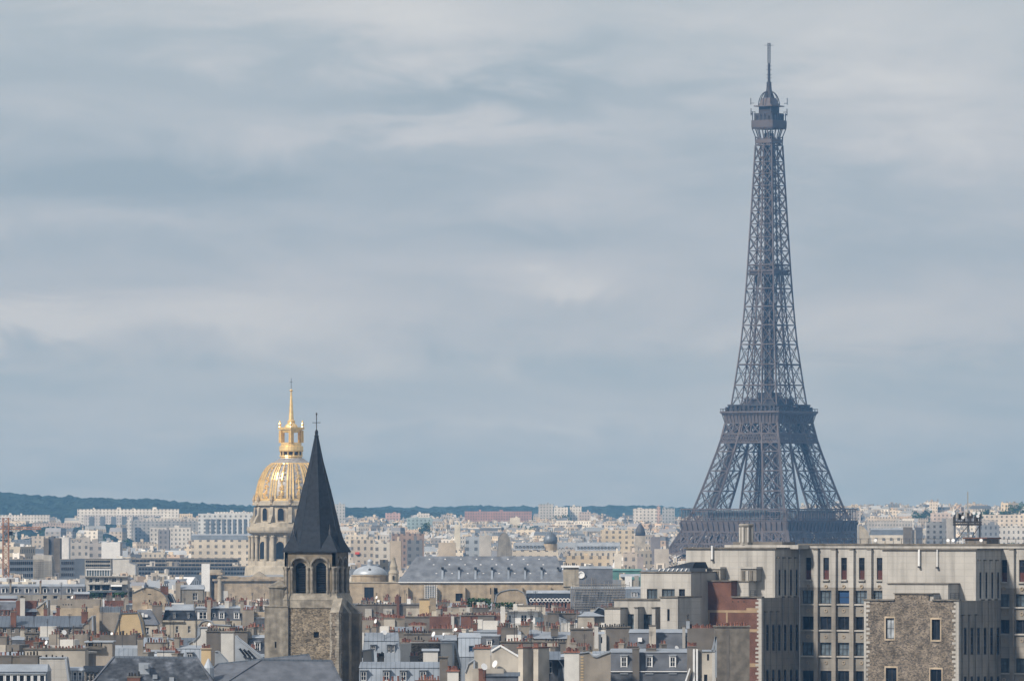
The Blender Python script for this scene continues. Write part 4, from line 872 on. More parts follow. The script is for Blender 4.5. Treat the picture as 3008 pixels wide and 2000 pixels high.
# low white modern wings left of the institute
def modern():
    fr = Fr('modern_annex', 1900, 1285, 'white modern annex with stepped terraces and dark square windows, left of the brick wall', 'building', th=30, base=0); r = fr.root
    def blk(y, u0, u1, vt, depth, holes=(), m='concrete', cap=True, ref=1900, name='block'):
        Z = lambda v: fr.z(v, fr.x(ref, y), y); X = lambda u: fr.x(u, y)
        hs = [(X(a), X(b), Z(d), Z(c)) for a, b, c, d in holes]
        q = MB(); wall_holes(q, X(u0), X(u1), 0, Z(vt), hs, y, m, .5, y + depth)
        if cap: q.box(X(u0) - .12, X(u1) + .12, y - .2, y + depth, Z(vt), Z(vt) + .25, 'dark_stone')
        q.build(name, r)
        for a, b, c, d in hs: window(r, a, c, b - a, d - c, y + .3, 'light' if a < 0 else 'metal')
    blk(6, 1882, 2030, 1682, 12, ((1900, 1931, 1729, 1790), (1944, 1982, 1729, 1775), (1994, 2012, 1729, 1775)), ref=1950)
    blk(0, 1804, 1940, 1762, 5.9, ((1832, 1862, 1803, 1860), (1882, 1915, 1803, 1860), (1932, 1942, 1803, 1850)), ref=1860)
    blk(-3, 1940, 1991, 1755, 8.8, ((1960, 1967, 1788, 1823),), ref=1965, cap=True)
    blk(-2.5, 1776, 1822, 1787, 8, (), ref=1800)
    q = MB()
    for u0, u1 in ((1864, 1874), (1915, 1925)):
        q.box(fr.x(u0, -2.2), fr.x(u1, -2.2), -2.2, 0, 0, fr.z(1785, fr.x(u0), -2.2), 'concrete'); q.box(fr.x(u0 - 1, -2.2), fr.x(u1 + 1, -2.2), -2.4, 0, fr.z(1785, 0, -2.2), fr.z(1782, 0, -2.2), 'dark_stone')
    q.build('fin_wall', r)
    # glazed shed roofs on top
    q = MB(); y = 8; X = lambda u: fr.x(u, y); Z = lambda v: fr.z(v, fr.x(1950, y), y)
    q.prism([(X(1880), Z(1681)), (X(2026), Z(1681)), (X(2026), Z(1668)), (X(1960), Z(1668)), (X(1915), Z(1673))], y, y + 6, 'zinc_dark')
    for i in range(7): q.beam((X(1936 + i * 13), y - .1, Z(1676)), (X(1941 + i * 13), y - .1, Z(1669)), .16, 'white_paint')
    q.frus(X(1945), X(2026), y + 1, y + 7, Z(1668), X(2012), X(2026), y + 2, y + 6, Z(1650), 'slate_dark')
    q.build('glazed_roof', r)
modern()
# ================================================================ roofs of the old town, measured one by one
RECTS = [(777, 1058, 1210, 2000, 1176), (300, 612, 1929, 2000, 1085), (560, 1020, 1922, 2000, 1120), (592, 1020, 1673, 1772, 2670), (1776, 2030, 1640, 1900, 1283)]     # what each measured building shows (u0, u1, vtop, vbottom, D) so that filler never hides it
def autoD(v, z=27.0): return (CZ - z) * F / max(v - HV, 8)
class B(Fr):
    def __init__(s, label, u0, u1, vt, vb, name='town_house', cat='house', D=None, th=0, group=None):
        D = D or autoD(vt); super().__init__(name, (u0 + u1) / 2, D, label, cat, th, base=0 if D < 3000 else None, group=group)
        s.u0, s.u1, s.vt, s.vb = u0, u1, vt, vb; RECTS.append((u0, u1, vt, vb, D)); s.Z = lambda v, y=0: s.z(v, 0, y)
    def wall(s, m, u0=None, u1=None, vt=None, y=0, dep=9, wins=(), cap=None, name='wall'):
        u0 = s.u0 if u0 is None else u0; u1 = s.u1 if u1 is None else u1; vt = s.vt if vt is None else vt
        hs = [(s.x(a, y), s.x(b, y), s.Z(d, y), s.Z(c, y)) for a, b, c, d, *_ in wins]
        q = MB(); wall_holes(q, s.x(u0, y), s.x(u1, y), 0, s.Z(vt, y), hs, y, m, .35, y + dep)
        if cap: q.box(s.x(u0, y) - .15, s.x(u1, y) + .15, y - .18, y + dep + .1, s.Z(vt, y), s.Z(vt, y) + .2, cap)
        q.build(name, s.root)
        for h, w in zip(hs, wins): window(s.root, h[0], h[2], h[1] - h[0], h[3] - h[2], y + .2, w[4] if len(w) > 4 else 'casement')
        return s
    def gab(s, pts, m, y=0, dep=8, coping='zinc_plain', name='wall'):
        p = [(s.x(u, y), s.Z(v, y)) for u, v in pts]; q = MB(); q.prism(p + [(p[-1][0], 0), (p[0][0], 0)], y, y + dep, m)
        if coping:
            for a, b in zip(p, p[1:]): q.beam((a[0], y - .05, a[1] + .08), (b[0], y - .05, b[1] + .08), .3, coping, .16); q.beam((a[0], y + dep, a[1] + .08), (b[0], y + dep, b[1] + .08), .3, coping, .16)
        q.build(name, s.root); return s
    def roof(s, m, u0=None, u1=None, ve=None, vr=None, y=0, run=5, r0=None, r1=None, over=.25):
        u0 = s.u0 if u0 is None else u0; u1 = s.u1 if u1 is None else u1; r0 = u0 if r0 is None else r0; r1 = u1 if r1 is None else r1
        a, b, c, d = s.x(u0, y), s.x(u1, y), s.x(r0, y + run), s.x(r1, y + run); ze, zr = s.Z(ve, y), s.Z(vr, y + run)
        q = MB(); q.add([(a - over, y - over, ze), (b + over, y - over, ze), (b + over, y + 2 * run, ze), (a - over, y + 2 * run, ze), (c - over * (r0 == u0), y + run, zr), (d + over * (r1 == u1), y + run, zr)], [(0, 1, 5, 4), (1, 2, 5), (2, 3, 4, 5), (3, 0, 4), (3, 2, 1, 0)], m); q.build('roof', s.root); return s
    def mans(s, m, u0=None, u1=None, ve=None, vk=None, vt=None, y=0, dep=9, inset=1.3, capm='zinc_plain', side=0.0):
        u0 = s.u0 if u0 is None else u0; u1 = s.u1 if u1 is None else u1
        a, b = s.x(u0, y), s.x(u1, y); ze, zk = s.Z(ve, y), s.Z(vk, y + inset); zt = s.Z(vt, y + dep / 2) if vt else zk + .5
        q = MB(); q.frus(a, b, y, y + dep, ze, a + side, b - side, y + inset, y + dep - inset, zk, m)
        q.frus(a + side - .1, b - side + .1, y + inset - .15, y + dep - inset + .15, zk + .02, a + side + .1, b - side - .1, y + dep * .4, y + dep * .6, zt, capm); q.build('roof', s.root); s.my = (y, inset, ze, zk); return s
    def dorm(s, us, v0, v1, w=1.4, style='zinc', win='casement'):
        y, inset, ze, zk = s.my
        for u in us:
            z0, z1 = s.Z(v1, y), s.Z(v0, y); yy = y + inset * max(0, (z0 - ze) / (zk - ze)) - .05; dormer(s.root, s.x(u, yy) - w / 2, yy, z0, w, z1 - z0, 1.6, style, win)
        return s
    def ch(s, u0, u1, vt, vb, y=0, n=4, m='beige', dep=.9, kind=None, axis='x'):
        RECTS.append((u0, u1, vt - 10, vb, s.Y + y)); chimney(s.root, s.x(u0, y), s.x(u1, y), y, y + dep, 2.0 if vb is None else s.Z(vb, y), s.Z(vt, y), m, n, kind, axis=axis); return s
    def pots(s, u0, u1, v, y=.4, n=8, kind=None, m='dark_stone'):
        z = s.Z(v, y); c = MB().box(s.x(u0, y), s.x(u1, y), y - .3, y + .3, z - .5, z, m).build('chimney_stack', s.root); pots(c, n, s.x(u0, y), s.x(u1, y), y, z, kind=kind); return s
    def dish(s, u, v, y=-.3, k=1.0):
        o = inst('satellite_dish', DISH, s.root, (s.x(u, y), y, s.Z(v, y)), (k * .7, k * .7, k * .7)); o.rotation_euler = (math.radians(70), 0, R0.choice([-.9, .5])); MB().beam((s.x(u, y), y, s.Z(v, y)), (s.x(u, y), y + .1, s.Z(v, y) - 1.2 * k), .08, 'iron').build('dish_pole', s.root); return s
    def aer(s, u, v, y=1, k=1.0): inst('aerial', AERIAL, s.root, (s.x(u, y), y, s.Z(v, y)), (k, k, k), R0.uniform(-.8, .8)); return s
    def add(s, fn, name):
        q = MB(); fn(q); s.last = q.build(name, s.root); return s
# ---- bottom left
b = B('low roof with a row of scalloped zinc dormer caps at the bottom left corner', -30, 137, 1972, 2000, D=1062)
b.wall('slate_grey', vt=2004, dep=8).mans('zinc_dark', ve=2004, vk=1972, vt=1950, dep=11, inset=.6)
b.dorm([4, 24, 44, 64, 84, 104, 124], 1979, 2004, w=.95, style='white', win='plain')
b = B('brown chimney wall crowned by a long row of pots at the left bottom corner', -30, 116, 1929, 1968, D=1085, name='chimney_wall_house')
b.wall('taupe', vt=1929, dep=3, cap='dark_stone').ch(-30, 34, 1927, 1975, y=-.5, n=5, m='taupe').ch(36, 58, 1928, 1975, y=-.4, n=3, m='dark_stone').ch(58, 112, 1927, 1975, y=-.6, n=6, m='taupe', kind='b')
B('pale grey panelled wall with slanting right edge, near the bottom left corner', 116, 200, 1932, 2000, D=1075).gab([(116, 1932), (192, 1932), (203, 2010)], 'concrete', dep=5).pots(128, 190, 1931, n=4, kind='b')
b = B('broad cream blind gable wall with orange pots along its top, lower left', 70, 250, 1907, 1975, D=1125)
b.wall('cream', dep=9, cap='dark_stone').pots(85, 150, 1905, n=6).pots(160, 246, 1905, n=9, kind='t').aer(175, 1905).aer(216, 1905)
b = B('pinkish buff blind wall standing left of the dark church roof', 250, 330, 1886, 1965, D=1160)
b.wall('beige', dep=8, cap='zinc_plain').pots(252, 300, 1897, y=-.6, n=8, kind='b').ch(262, 270, 1884, 1900, n=2)
b = B('brown roofed attic with a strip of narrow dark windows left of the church roof', 250, 322, 1956, 2000, D=1090)
b.wall('dark_stone', vt=1972, dep=6, wins=[(254 + i * 11, 262 + i * 11, 1974, 1999) for i in range(6)]).roof('slate_dark', ve=1972, vr=1954, run=3)
b = B('small blue-grey zinc bay with three pleated dormer tops at the bottom edge', 197, 243, 1967, 2000, D=1080)
b.wall('zinc_dark', vt=1985, dep=5).mans('zinc', ve=1985, vk=1968, dep=5, inset=.5).dorm([205, 220, 235], 1970, 1998, w=.62, style='white', win='plain')
B('dark brown sloping roof between the pale panelled wall and the zinc bay', 137, 200, 1962, 2000, D=1095).gab([(130, 1960), (140, 1962), (196, 2002)], 'slate_dark', dep=6)
b = B('wall topped by a straggling line of aerials and small pots, right of the satellite dish', 143, 400, 1863, 1887, D=1265)
b.wall('beige', u1=255, dep=6).wall('taupe', u0=255, u1=400, vt=1865, dep=6).pots(150, 250, 1862, n=10).pots(258, 398, 1864, n=14).dish(188, 1857, k=1.25).aer(205, 1862).aer(300, 1863, k=1.3).aer(350, 1863)
B('dark brown square chimney block below the zinc attic roof', 73, 112, 1860, 1888, D=1240, name='chimney_block').wall('taupe', dep=3, cap='dark_stone').aer(100, 1860)
b = B('long low grey zinc roof with standing seams over an attic window row, lower left', -30, 240, 1808, 1860, D=1380)
b.wall('taupe', vt=1841, dep=10, wins=[(8 + i * 24, 19 + i * 24, 1843, 1857) for i in range(9)]).roof('zinc_dark', ve=1841, vr=1808, run=5.5)
b.ch(31, 47, 1797, 1842, y=-.2, n=2, m='brick', dep=1.3).ch(239, 257, 1799, 1830, y=-.2, n=3, m='brick', dep=1.3).gab([(241, 1838), (271, 1809), (273, 1860)], 'beige', dep=9)
b.add(lambda q: q.box(b.x(113), b.x(131), -.25, -.05, b.Z(1852), b.Z(1841), 'orange_paint'), 'awning')
b = B('long pinkish rubble wall behind the grey zinc attic roof', 176, 292, 1779, 1852, D=1420)
b.wall('stone', vt=1786, u1=274, dep=5).wall('stone', u0=274, vt=1779, dep=5, y=.02).ch(166, 176, 1787, 1808, m='brick', n=2).ch(128, 139, 1787, 1810, n=2, m='brick').pots(238, 252, 1783, n=2)
B('plain buff wall with grey strip on top, left of the ochre gable', 292, 352, 1782, 1854, D=1390).wall('beige', vt=1798, dep=6).wall('zinc_dark', u0=294, vt=1782, y=1.5, dep=4.4).aer(300, 1800).aer(318, 1798)
B('smooth ochre trapezoid gable wall, the only yellow one in the view', 334, 421, 1801, 1864, D=1360).gab([(334, 1864), (355, 1802), (404, 1800), (414, 1826), (421, 1866)], 'ochre', dep=10, coping='zinc_dark').pots(362, 402, 1801, y=.8, n=7, kind='t')
b = B('slate roofed house with brick dormer band at the left edge', -30, 46, 1752, 1808, D=1560)
b.wall('brick', vt=1790, dep=9, wins=[(2, 9, 1792, 1806), (16, 22, 1792, 1806), (26, 34, 1792, 1806)]).mans('slate_grey', ve=1790, vk=1768, dep=9, inset=2).wall('brick', u0=-30, u1=46, vt=1757, y=3, dep=5).roof('zinc_plain', ve=1757, vr=1748, y=3, run=2.5)
b = B('tall white chimney slab beside a brick wall, far left middle', 47, 138, 1757, 1808, D=1530)
b.wall('brick', u0=47, u1=107, vt=1764, dep=6).ch(59, 73, 1755, 1808, y=-1.4, n=0, m='whitewash').gab([(107, 1786), (138, 1762), (139, 1808)], 'stone', y=-.5, dep=8).roof('zinc_dark', u0=78, u1=107, ve=1796, vr=1766, y=-.8, run=3)
b = B('row of slate mansards with white dormers, far left above the white chimney slab', -30, 247, 1716, 1759, D=1860)
b.wall('concrete_dirty', vt=1746, dep=10, wins=[(126, 138, 1749, 1758, 'plain'), (156, 170, 1749, 1758, 'plain'), (196, 208, 1749, 1757, 'plain'), (60, 70, 1749, 1757, 'plain')]).mans('slate_grey', ve=1746, vk=1722, vt=1715, dep=10, inset=1.4, capm='zinc_plain').dorm([10, 48, 79, 106, 132, 163, 202, 233], 1727, 1741, w=1.1, style='white', win='plain').ch(28, 33, 1710, 1740, n=2).ch(116, 121, 1712, 1744, n=2)
b = B('beige garden wall with four small dark vents, left of the round stone gable', 170, 293, 1760, 1780, D=1500)
b.wall('beige', dep=5, wins=[(184 + i * 8, 187 + i * 8, 1773, 1777, 'metal') for i in range(4)]).aer(180, 1760)
b = B('small zinc topped lantern house with a window band beside the terraced building', 219, 260, 1738, 1761, D=1760)
b.wall('brick', vt=1744, dep=4, wins=[(223 + i * 6, 228 + i * 6, 1747, 1758) for i in range(6)]).roof('zinc_plain', ve=1744, vr=1737, run=1.6).dish(213, 1754)
# white terraced apartment block
b = B('white terraced apartment block with glass penthouse, awning and planted balcony', 250, 375, 1672, 1758, D=1980, name='apartment_block', cat='apartment block')
b.wall('concrete', vt=1691, dep=11, wins=[(262, 272, 1697, 1711), (279, 292, 1697, 1709), (305, 318, 1696, 1711), (328, 342, 1697, 1709), (352, 360, 1697, 1711), (263, 272, 1718, 1733, 'metal'), (278, 294, 1718, 1733, 'metal'), (300, 321, 1718, 1733, 'metal'), (327, 358, 1718, 1733, 'metal'), (262, 350, 1740, 1752, 'metal')])
b.add(lambda q: (q.box(b.x(248), b.x(375), -.8, 0, b.Z(1694), b.Z(1691), 'concrete'), q.box(b.x(258), b.x(375), -1, 0, b.Z(1716), b.Z(1713), 'concrete'), q.box(b.x(258), b.x(360), -1.6, 0, b.Z(1739), b.Z(1734), 'glass_light')), 'balcony')
b.add(lambda q: (q.box(b.x(253), b.x(322), 1.5, 8, b.Z(1691), b.Z(1674), 'glass_light'), q.box(b.x(251), b.x(324), 1.2, 8.4, b.Z(1674), b.Z(1671), 'white_paint'), [q.beam((b.x(253 + i * 7.6), 1.4, b.Z(1691)), (b.x(253 + i * 7.6), 1.4, b.Z(1674)), .12, 'white_paint') for i in range(10)]), 'penthouse')
b.add(lambda q: q.add([(b.x(326), -1.6, b.Z(1719)), (b.x(359), -1.6, b.Z(1719)), (b.x(359), -.05, b.Z(1714)), (b.x(326), -.05, b.Z(1714)), (b.x(326), -1.6, b.Z(1722)), (b.x(359), -1.6, b.Z(1722))], [(0, 1, 2, 3), (4, 5, 1, 0)], 'white_paint'), 'awning')
def shrub(mb, x0, x1, y0, y1, z0, z1, m='foliage', n=120, s=.5, rn=R0):
    for _ in range(n):
        c = Vector((rn.uniform(x0, x1), rn.uniform(y0, y1), z0 + (z1 - z0) * rn.random() ** .8)); k = s * rn.uniform(.5, 1.2)
        a, b_, c_ = [Vector((rn.uniform(-1, 1), rn.uniform(-1, 1), rn.uniform(-1, 1))).normalized() * k for _ in range(3)]
        mb.add([c + a, c + b_, c - a * .7, c - b_ * .8], [(0, 1, 2, 3)], m); mb.add([c + c_, c + a * .6, c - c_], [(0, 1, 2)], m)
o = Fr('balcony_hedge', 315, 1977, 'dark green planted hedge along the balcony of the white terraced block', 'hedge', base=0)
q = MB(); shrub(q, o.x(262), o.x(300), -1.2, .2, o.z(1757), o.z(1742), n=110); q.build('leaves', o.root); q = MB(); shrub(q, o.x(330), o.x(372), -1.2, .2, o.z(1757), o.z(1741), n=120); q.build('leaves', o.root)
MB().box(o.x(262), o.x(372), -1.2, .2, o.z(1760), o.z(1755), 'concrete').build('planter', o.root)
# ---- left middle
b = B('round-shouldered buff stone gable with small slot, left of the church portico', 390, 497, 1724, 1776, D=1800)
b.gab([(389, 1742), (408, 1733), (428, 1724), (450, 1727), (468, 1735), (482, 1746), (492, 1762), (497, 1778)], 'stone', dep=12, coping='zinc_dark').ch(471, 494, 1722, 1746, y=1.5, n=4, m='brick').add(lambda q: (q.box(b.x(434), b.x(444), -.03, 0, b.Z(1746), b.Z(1743), 'soot'), q.box(b.x(437), b.x(441), -.03, 0, b.Z(1768), b.Z(1761), 'soot')), 'vent').dish(419, 1723)
B('dark mansard flank with small dormer below the brick chimney of the round-shouldered gable', 494, 514, 1742, 1776, D=1810).gab([(494, 1742), (503, 1746), (512, 1765), (514, 1776)], 'slate_dark', dep=6)
b = B('grey courtyard house with zinc roof and white window frame beside the church portico', 516, 597, 1718, 1778, D=1900)
b.wall('concrete_dirty', vt=1730, dep=8, wins=[(566, 580, 1741, 1762)]).roof('zinc_plain', u0=530, ve=1730, vr=1717, run=3.5).ch(516, 530, 1712, 1778, y=-.3, n=3, m='beige')
b = B('black slate mansard with curved zinc crown and tan chimney, left middle', 477, 574, 1775, 1866, D=1500)
b.wall('pale_stone', vt=1822, dep=9, wins=[(516, 524, 1838, 1858), (552, 560, 1838, 1858)]).mans('slate_dark', ve=1821, vk=1792, vt=1774, dep=10, inset=1.6, side=.5).ch(447, 476, 1779, 1830, y=-.6, n=6, m='taupe', dep=1.4).ch(484, 504, 1782, 1796, y=3, n=4).dorm([512, 553], 1800, 1815, w=.6)
b.add(lambda q: q.box(b.x(474), b.x(540), -.5, 0, b.Z(1826), b.Z(1821), 'pale_stone'), 'cornice')
b = B('slate mansard with three tall white dormers in front of the church body', 574, 708, 1784, 1830, D=1520)
b.wall('pale_stone', vt=1822, dep=9).mans('slate', ve=1822, vk=1786, vt=1780, dep=9, inset=1.6).dorm([651, 695], 1797, 1817, w=1.15, style='white').dorm([596], 1794, 1818, w=2.3, style='white').dorm([628], 1800, 1812, w=.6, style='white', win='plain')
b.ch(608, 619, 1764, 1822, y=-.2, n=3, m='beige').ch(602, 624, 1763, 1782, y=2, n=5, m='brick', kind='t').ch(706, 716, 1765, 1800, y=-.2, n=3, m='beige', kind='t').ch(660, 672, 1766, 1786, y=2, n=3, m='whitewash', kind='t')
b = B('pale stone frontage with curved pediment below the black slate mansard', 583, 680, 1822, 1850, D=1440)
b.gab([(583, 1838), (592, 1826), (605, 1822), (618, 1825), (626, 1835), (680, 1838)], 'pale_stone', dep=5).pots(590, 640, 1842, y=-.6, n=6, kind='t').dish(616, 1836)
b = B('slate roof with two small skylights right of the ochre gable', 407, 462, 1790, 1862, D=1400)
b.wall('cream', vt=1834, dep=8, wins=[(423, 438, 1842, 1862), (446, 452, 1848, 1862)]).roof('slate_grey', ve=1834, vr=1790, run=4, r0=407, r1=444).add(lambda q: (q.box(b.x(415), b.x(421), .9, 2.2, b.Z(1812), b.Z(1800), 'white_paint'), q.box(b.x(424), b.x(433), .9, 2.0, b.Z(1812), b.Z(1804), 'white_paint')), 'skylight')
b = B('blue-grey seamed zinc barrel roof below the ochre gable', 414, 490, 1872, 1900, D=1230)
b.wall('taupe', vt=1898, dep=7).roof('zinc', ve=1898, vr=1871, run=3.2, r0=424, r1=490).ch(478, 490, 1870, 1900, n=2).pots(424, 447, 1898, y=-.7, n=4, kind='t')
b = B('low white parapet with a thin red pot row above the dark church roof', 461, 527, 1913, 1930, D=1150)
b.wall('whitewash', dep=4, cap='zinc_plain').pots(470, 516, 1911, y=1, n=8, kind='t')
b = B('tan blind wall with black and orange pots between the mansard and the white slab', 606, 727, 1855, 1912, D=1270)
b.wall('taupe', u1=650, dep=5, cap='dark_stone').wall('taupe', u0=686, u1=727, dep=5, cap='dark_stone').pots(608, 650, 1854, n=5, kind='b').pots(652, 700, 1853, y=1, n=7).pots(690, 726, 1853, y=.5, n=6, kind='b')
B('tall white-washed chimney slab standing before the tan blind wall', 649, 686, 1856, 1944, D=1215, name='chimney_slab').wall('whitewash', dep=2.5, cap='concrete_dirty')
B('white wedge-shaped wall fragment left of the tan blind wall', 567, 608, 1843, 1887, D=1290).gab([(567, 1885), (585, 1866), (585, 1843), (608, 1843)], 'whitewash', dep=3).dish(615, 1834)
B('short yellow stone chimney stack with orange pots left of the church ridge', 591, 619, 1906, 1940, D=1170, name='chimney_stack_house', cat='chimney').wall('ochre', dep=1.6, cap='stone').pots(592, 618, 1904, n=5, kind='t')
b = B('steep lead-grey lean-to roof with ribbed skylight left of the stair turret', 690, 770, 1868, 1936, D=1200)
b.gab([(690, 1867), (702, 1880), (735, 1905), (768, 1932)], 'zinc_plain', dep=7).add(lambda q: [q.beam((b.x(698 + i * 6), -.3, b.Z(1902 + i * 1.5)), (b.x(716 + i * 7), -.3, b.Z(1926 + i * 1.5)), .35, 'slate_dark' if i % 2 else 'zinc_plain') for i in range(6)], 'skylight')
B('narrow slate lean-to roof beside the left foot of the white slab', 630, 668, 1912, 1945, D=1190).gab([(631, 1914), (640, 1914), (668, 1945)], 'zinc_plain', dep=4)
b = B('buff chimney house with brick-red pot row left of the stair turret', 712, 778, 1790, 1852, D=1450)
b.wall('beige', u1=746, vt=1792, dep=4).pots(714, 744, 1790, n=6, kind='t').wall('stone', u0=746, u1=778, vt=1797, y=1, dep=5).mans('slate', u0=742, u1=780, ve=1852, vk=1815, y=-1, dep=7, inset=1.4)
# ---- centre
b = B('shallow grey lead dome with stone drum right of the bell tower', 1020, 1240, 1640, 1766, D=1990, name='domed_chapel', cat='church')
b.wall('stone', vt=1711, dep=24, wins=[(1070, 1098, 1724, 1766, 'metal')], cap='pale_stone')
yc_ = 12; xcd = b.x(1087, yc_); rd = b.x(1138, yc_) - xcd; Zd = lambda v: b.z(v, 0, yc_)
b.add(lambda q: (q.lathe([(rd * 1.05, Zd(1712)), (rd * 1.05, Zd(1692)), (rd * 1.1, Zd(1691)), (rd * 1.1, Zd(1688))], 'stone', 32, cx=xcd, cy=yc_)), 'drum')
_q = MB(); _q.lathe([(rd * math.cos(t * .157), Zd(1689) + (Zd(1660) - Zd(1689)) * math.sin(t * .157)) for t in range(10)] + [(.9, Zd(1659)), (.7, Zd(1652)), (1.0, Zd(1650)), (.5, Zd(1643)), (.05, Zd(1640))], 'zinc_plain', 32, cx=xcd, cy=yc_); _q.build('dome', b.root, smooth=True)
b.add(lambda q: q.lathe([(.55, 0), (.4, .3)], 'soot', 10, cx=0, cy=0), 'oculus'); b.last.location = (xcd, yc_ - rd * .78, Zd(1674)); b.last.rotation_euler = (math.radians(55), 0, 0)
b.add(lambda q: (q.lathe([(1.45, Zd(1711)), (1.35, Zd(1684)), (1.55, Zd(1683)), (1.0, Zd(1672)), (1.1, Zd(1664)), (.75, Zd(1652)), (.5, Zd(1642)), (.55, Zd(1639)), (.05, Zd(1634))], 'pale_stone', 12, cx=b.x(1156, 8), cy=8), q.box(b.x(1153, 8), b.x(1158, 8), 6.4, 6.7, Zd(1702), Zd(1690), 'soot')), 'bell_turret')
b = B('long grey slate hall roof with tiny vents, the largest roof in the middle', 1172, 1658, 1633, 1765, D=1960, name='long_roofed_hall', cat='hall')
b.wall('stone', vt=1710, dep=20, wins=[(1338, 1360, 1742, 1765, 'metal'), (1440, 1462, 1726, 1745, 'metal')]).roof('hall_slate', ve=1708, vr=1633, run=10, r0=1224, r1=1636)
def _f(q):
    q.box(b.x(1170), b.x(1660), -.5, -.1, b.Z(1711), b.Z(1708), 'white_paint')
    q.box(b.x(1232, 10), b.x(1250, 10), 9, 11, b.Z(1640, 10), b.Z(1632, 10), 'white_paint') if 0 else None
b.add(_f, 'gutter')
for i in range(7):
    u = 1300 + i * 48.5; p = 3.9; a_ = b.x(u, p); z_a, z_b = b.Z(1671, p), b.Z(1706, .4); MB().add([(a_ - .25, p - .2, z_a + .1), (a_ + .25, p - .2, z_a + .1), (a_ + .35, .35, z_b + .1), (a_ - .35, .35, z_b + .1), (a_ - .25, p - .2, z_a - .1), (a_ + .25, p - .2, z_a - .1), (a_ + .35, .35, z_b - .1), (a_ - .35, .35, z_b - .1)], [(3, 2, 1, 0), (0, 1, 5, 4), (2, 3, 7, 6)], 'zinc').build('lead_flashing', b.root)
sl = lambda v: 10 * (1708 - v) / 75
for i in range(8):
    u = 1300 + i * 48.5; p = 3.9; MB().box(b.x(u, p) - .35, b.x(u, p) + .35, p - .9, p + .5, b.Z(1671, p), b.Z(1665, p), 'slate_dark').build('roof_vent', b.root)
for i in range(24):
    v, off = ((1640, 0), (1656, 12), (1682, 20))[i % 3]; u = 1262 + (i // 3) * 46 + off; p = sl(v); MB().box(b.x(u, p) - .22, b.x(u, p) + .22, p - .5, p + .3, b.Z(v + 3, p), b.Z(v, p), 'white_paint').build('snow_guard', b.root)
for i in range(6):
    u = 1191 + i * 84; MB().box(b.x(u), b.x(u + 8), -1.2, 0, 0, b.Z(1724), 'stone').build('buttress', b.root)
b = B('sheeted scaffold stair hanging before the long grey hall roof wall', 1240, 1300, 1716, 1762, D=1930, name='scaffold', cat='scaffold')
b.add(lambda q: ([q.beam((b.x(1248 + i * 7), 0, 10), (b.x(1248 + i * 7), 0, b.Z(1717)), .12, 'white_paint') for i in range(6)], [q.beam((b.x(1246), 0, b.Z(1720 + i * 6)), (b.x(1284), 0, b.Z(1720 + i * 6)), .14, 'concrete') for i in range(8)], q.box(b.x(1250), b.x(1280), .3, 1.8, 10, b.Z(1719), 'zinc_plain')), 'frame')
b = B('long grey flat-topped wall with pale panels below the small grey dome', 1043, 1240, 1776, 1812, D=1700)
b.wall('taupe', dep=6, cap='dark_stone').wall('concrete', u0=1072, u1=1092, vt=1787, y=-.4, dep=.3, name='panel').wall('concrete', u0=1126, u1=1152, vt=1787, y=-.4, dep=.3, name='panel').wall('cream', u0=1193, u1=1232, vt=1786, y=-.4, dep=.3, name='panel').pots(1050, 1160, 1775, n=14).ch(1165, 1173, 1751, 1812, y=-.8, n=1, m='brick').wall('white_paint', u0=1195, u1=1206, vt=1758, y=3, dep=2, name='vent').dish(1107, 1754)
b = B('ochre and stone chimney house with dark awning left of the roof garden', 1232, 1280, 1759, 1812, D=1680)
b.wall('ochre', u1=1262, vt=1760, dep=4, cap='dark_stone').ch(1262, 1280, 1757, 1812, y=-.5, n=0, m='stone', dep=1.6)
o = Fr('roof_garden', 1408, 1800, 'bright green roof garden bushes below the long grey hall roof', 'shrubs', base=0); q = MB(); shrub(q, o.x(1374), o.x(1441), 0, 3, o.z(1790), o.z(1758), n=330, s=.45); q.build('leaves', o.root); MB().box(o.x(1374), o.x(1441), 0, 3, 0, o.z(1788), 'taupe').build('planter', o.root)
o = Fr('roof_garden', 1480, 1790, 'thin green roof garden strip in front of the round stone gable hall', 'shrubs', base=0); q = MB(); shrub(q, o.x(1447), o.x(1512), 0, 2, o.z(1788), o.z(1770), n=200, s=.4); q.build('leaves', o.root); MB().box(o.x(1447), o.x(1512), 0, 2, 0, o.z(1787), 'taupe').build('planter', o.root)
b = B('hall with round buff stone gable and a slate flank lined with white round dormers', 1452, 1680, 1731, 1790, D=1830, name='gabled_hall', cat='hall')
b.gab([(1452, 1778), (1458, 1748), (1470, 1738), (1495, 1732), (1520, 1732), (1538, 1741), (1546, 1758), (1550, 1780)], 'stone', dep=3)
b.wall('brick', u0=1550, u1=1678, vt=1769, y=.5, dep=9, wins=[(1560 + i * 11, 1566 + i * 11, 1771, 1786, 'plain') for i in range(10)]).mans('slate_dark', u0=1546, u1=1678, ve=1769, vk=1742, vt=1733, y=.5, dep=9, inset=2)
for i in range(12):
    q = MB(); q.lathe([(.5, 0), (.5, 1.5), (.05, 1.6)], 'white_paint', 12); o = q.build('round_dormer', b.root, (b.x(1560 + i * 10.8), .2, b.Z(1762))); o.rotation_euler = (math.radians(-90), 0, 0); MB().lathe([(.3, -.03), (.3, .02)], 'glass', 10).build('pane', o)
b = B('white rooftop house with flat slab roof and terrace, centre right', 1470, 1602, 1778, 1842, D=1640, name='rooftop_house')
b.wall('whitewash', vt=1830, y=-3, dep=12).wall('cream', u0=1520, u1=1602, vt=1779, y=5, dep=3, cap='dark_stone').wall('whitewash', u0=1470, u1=1484, vt=1781, y=-2, dep=5).wall('white_paint', u0=1490, u1=1580, vt=1796, dep=5, wins=[(1494, 1501, 1805, 1828), (1530, 1548, 1805, 1825), (1557, 1566, 1806, 1822)])
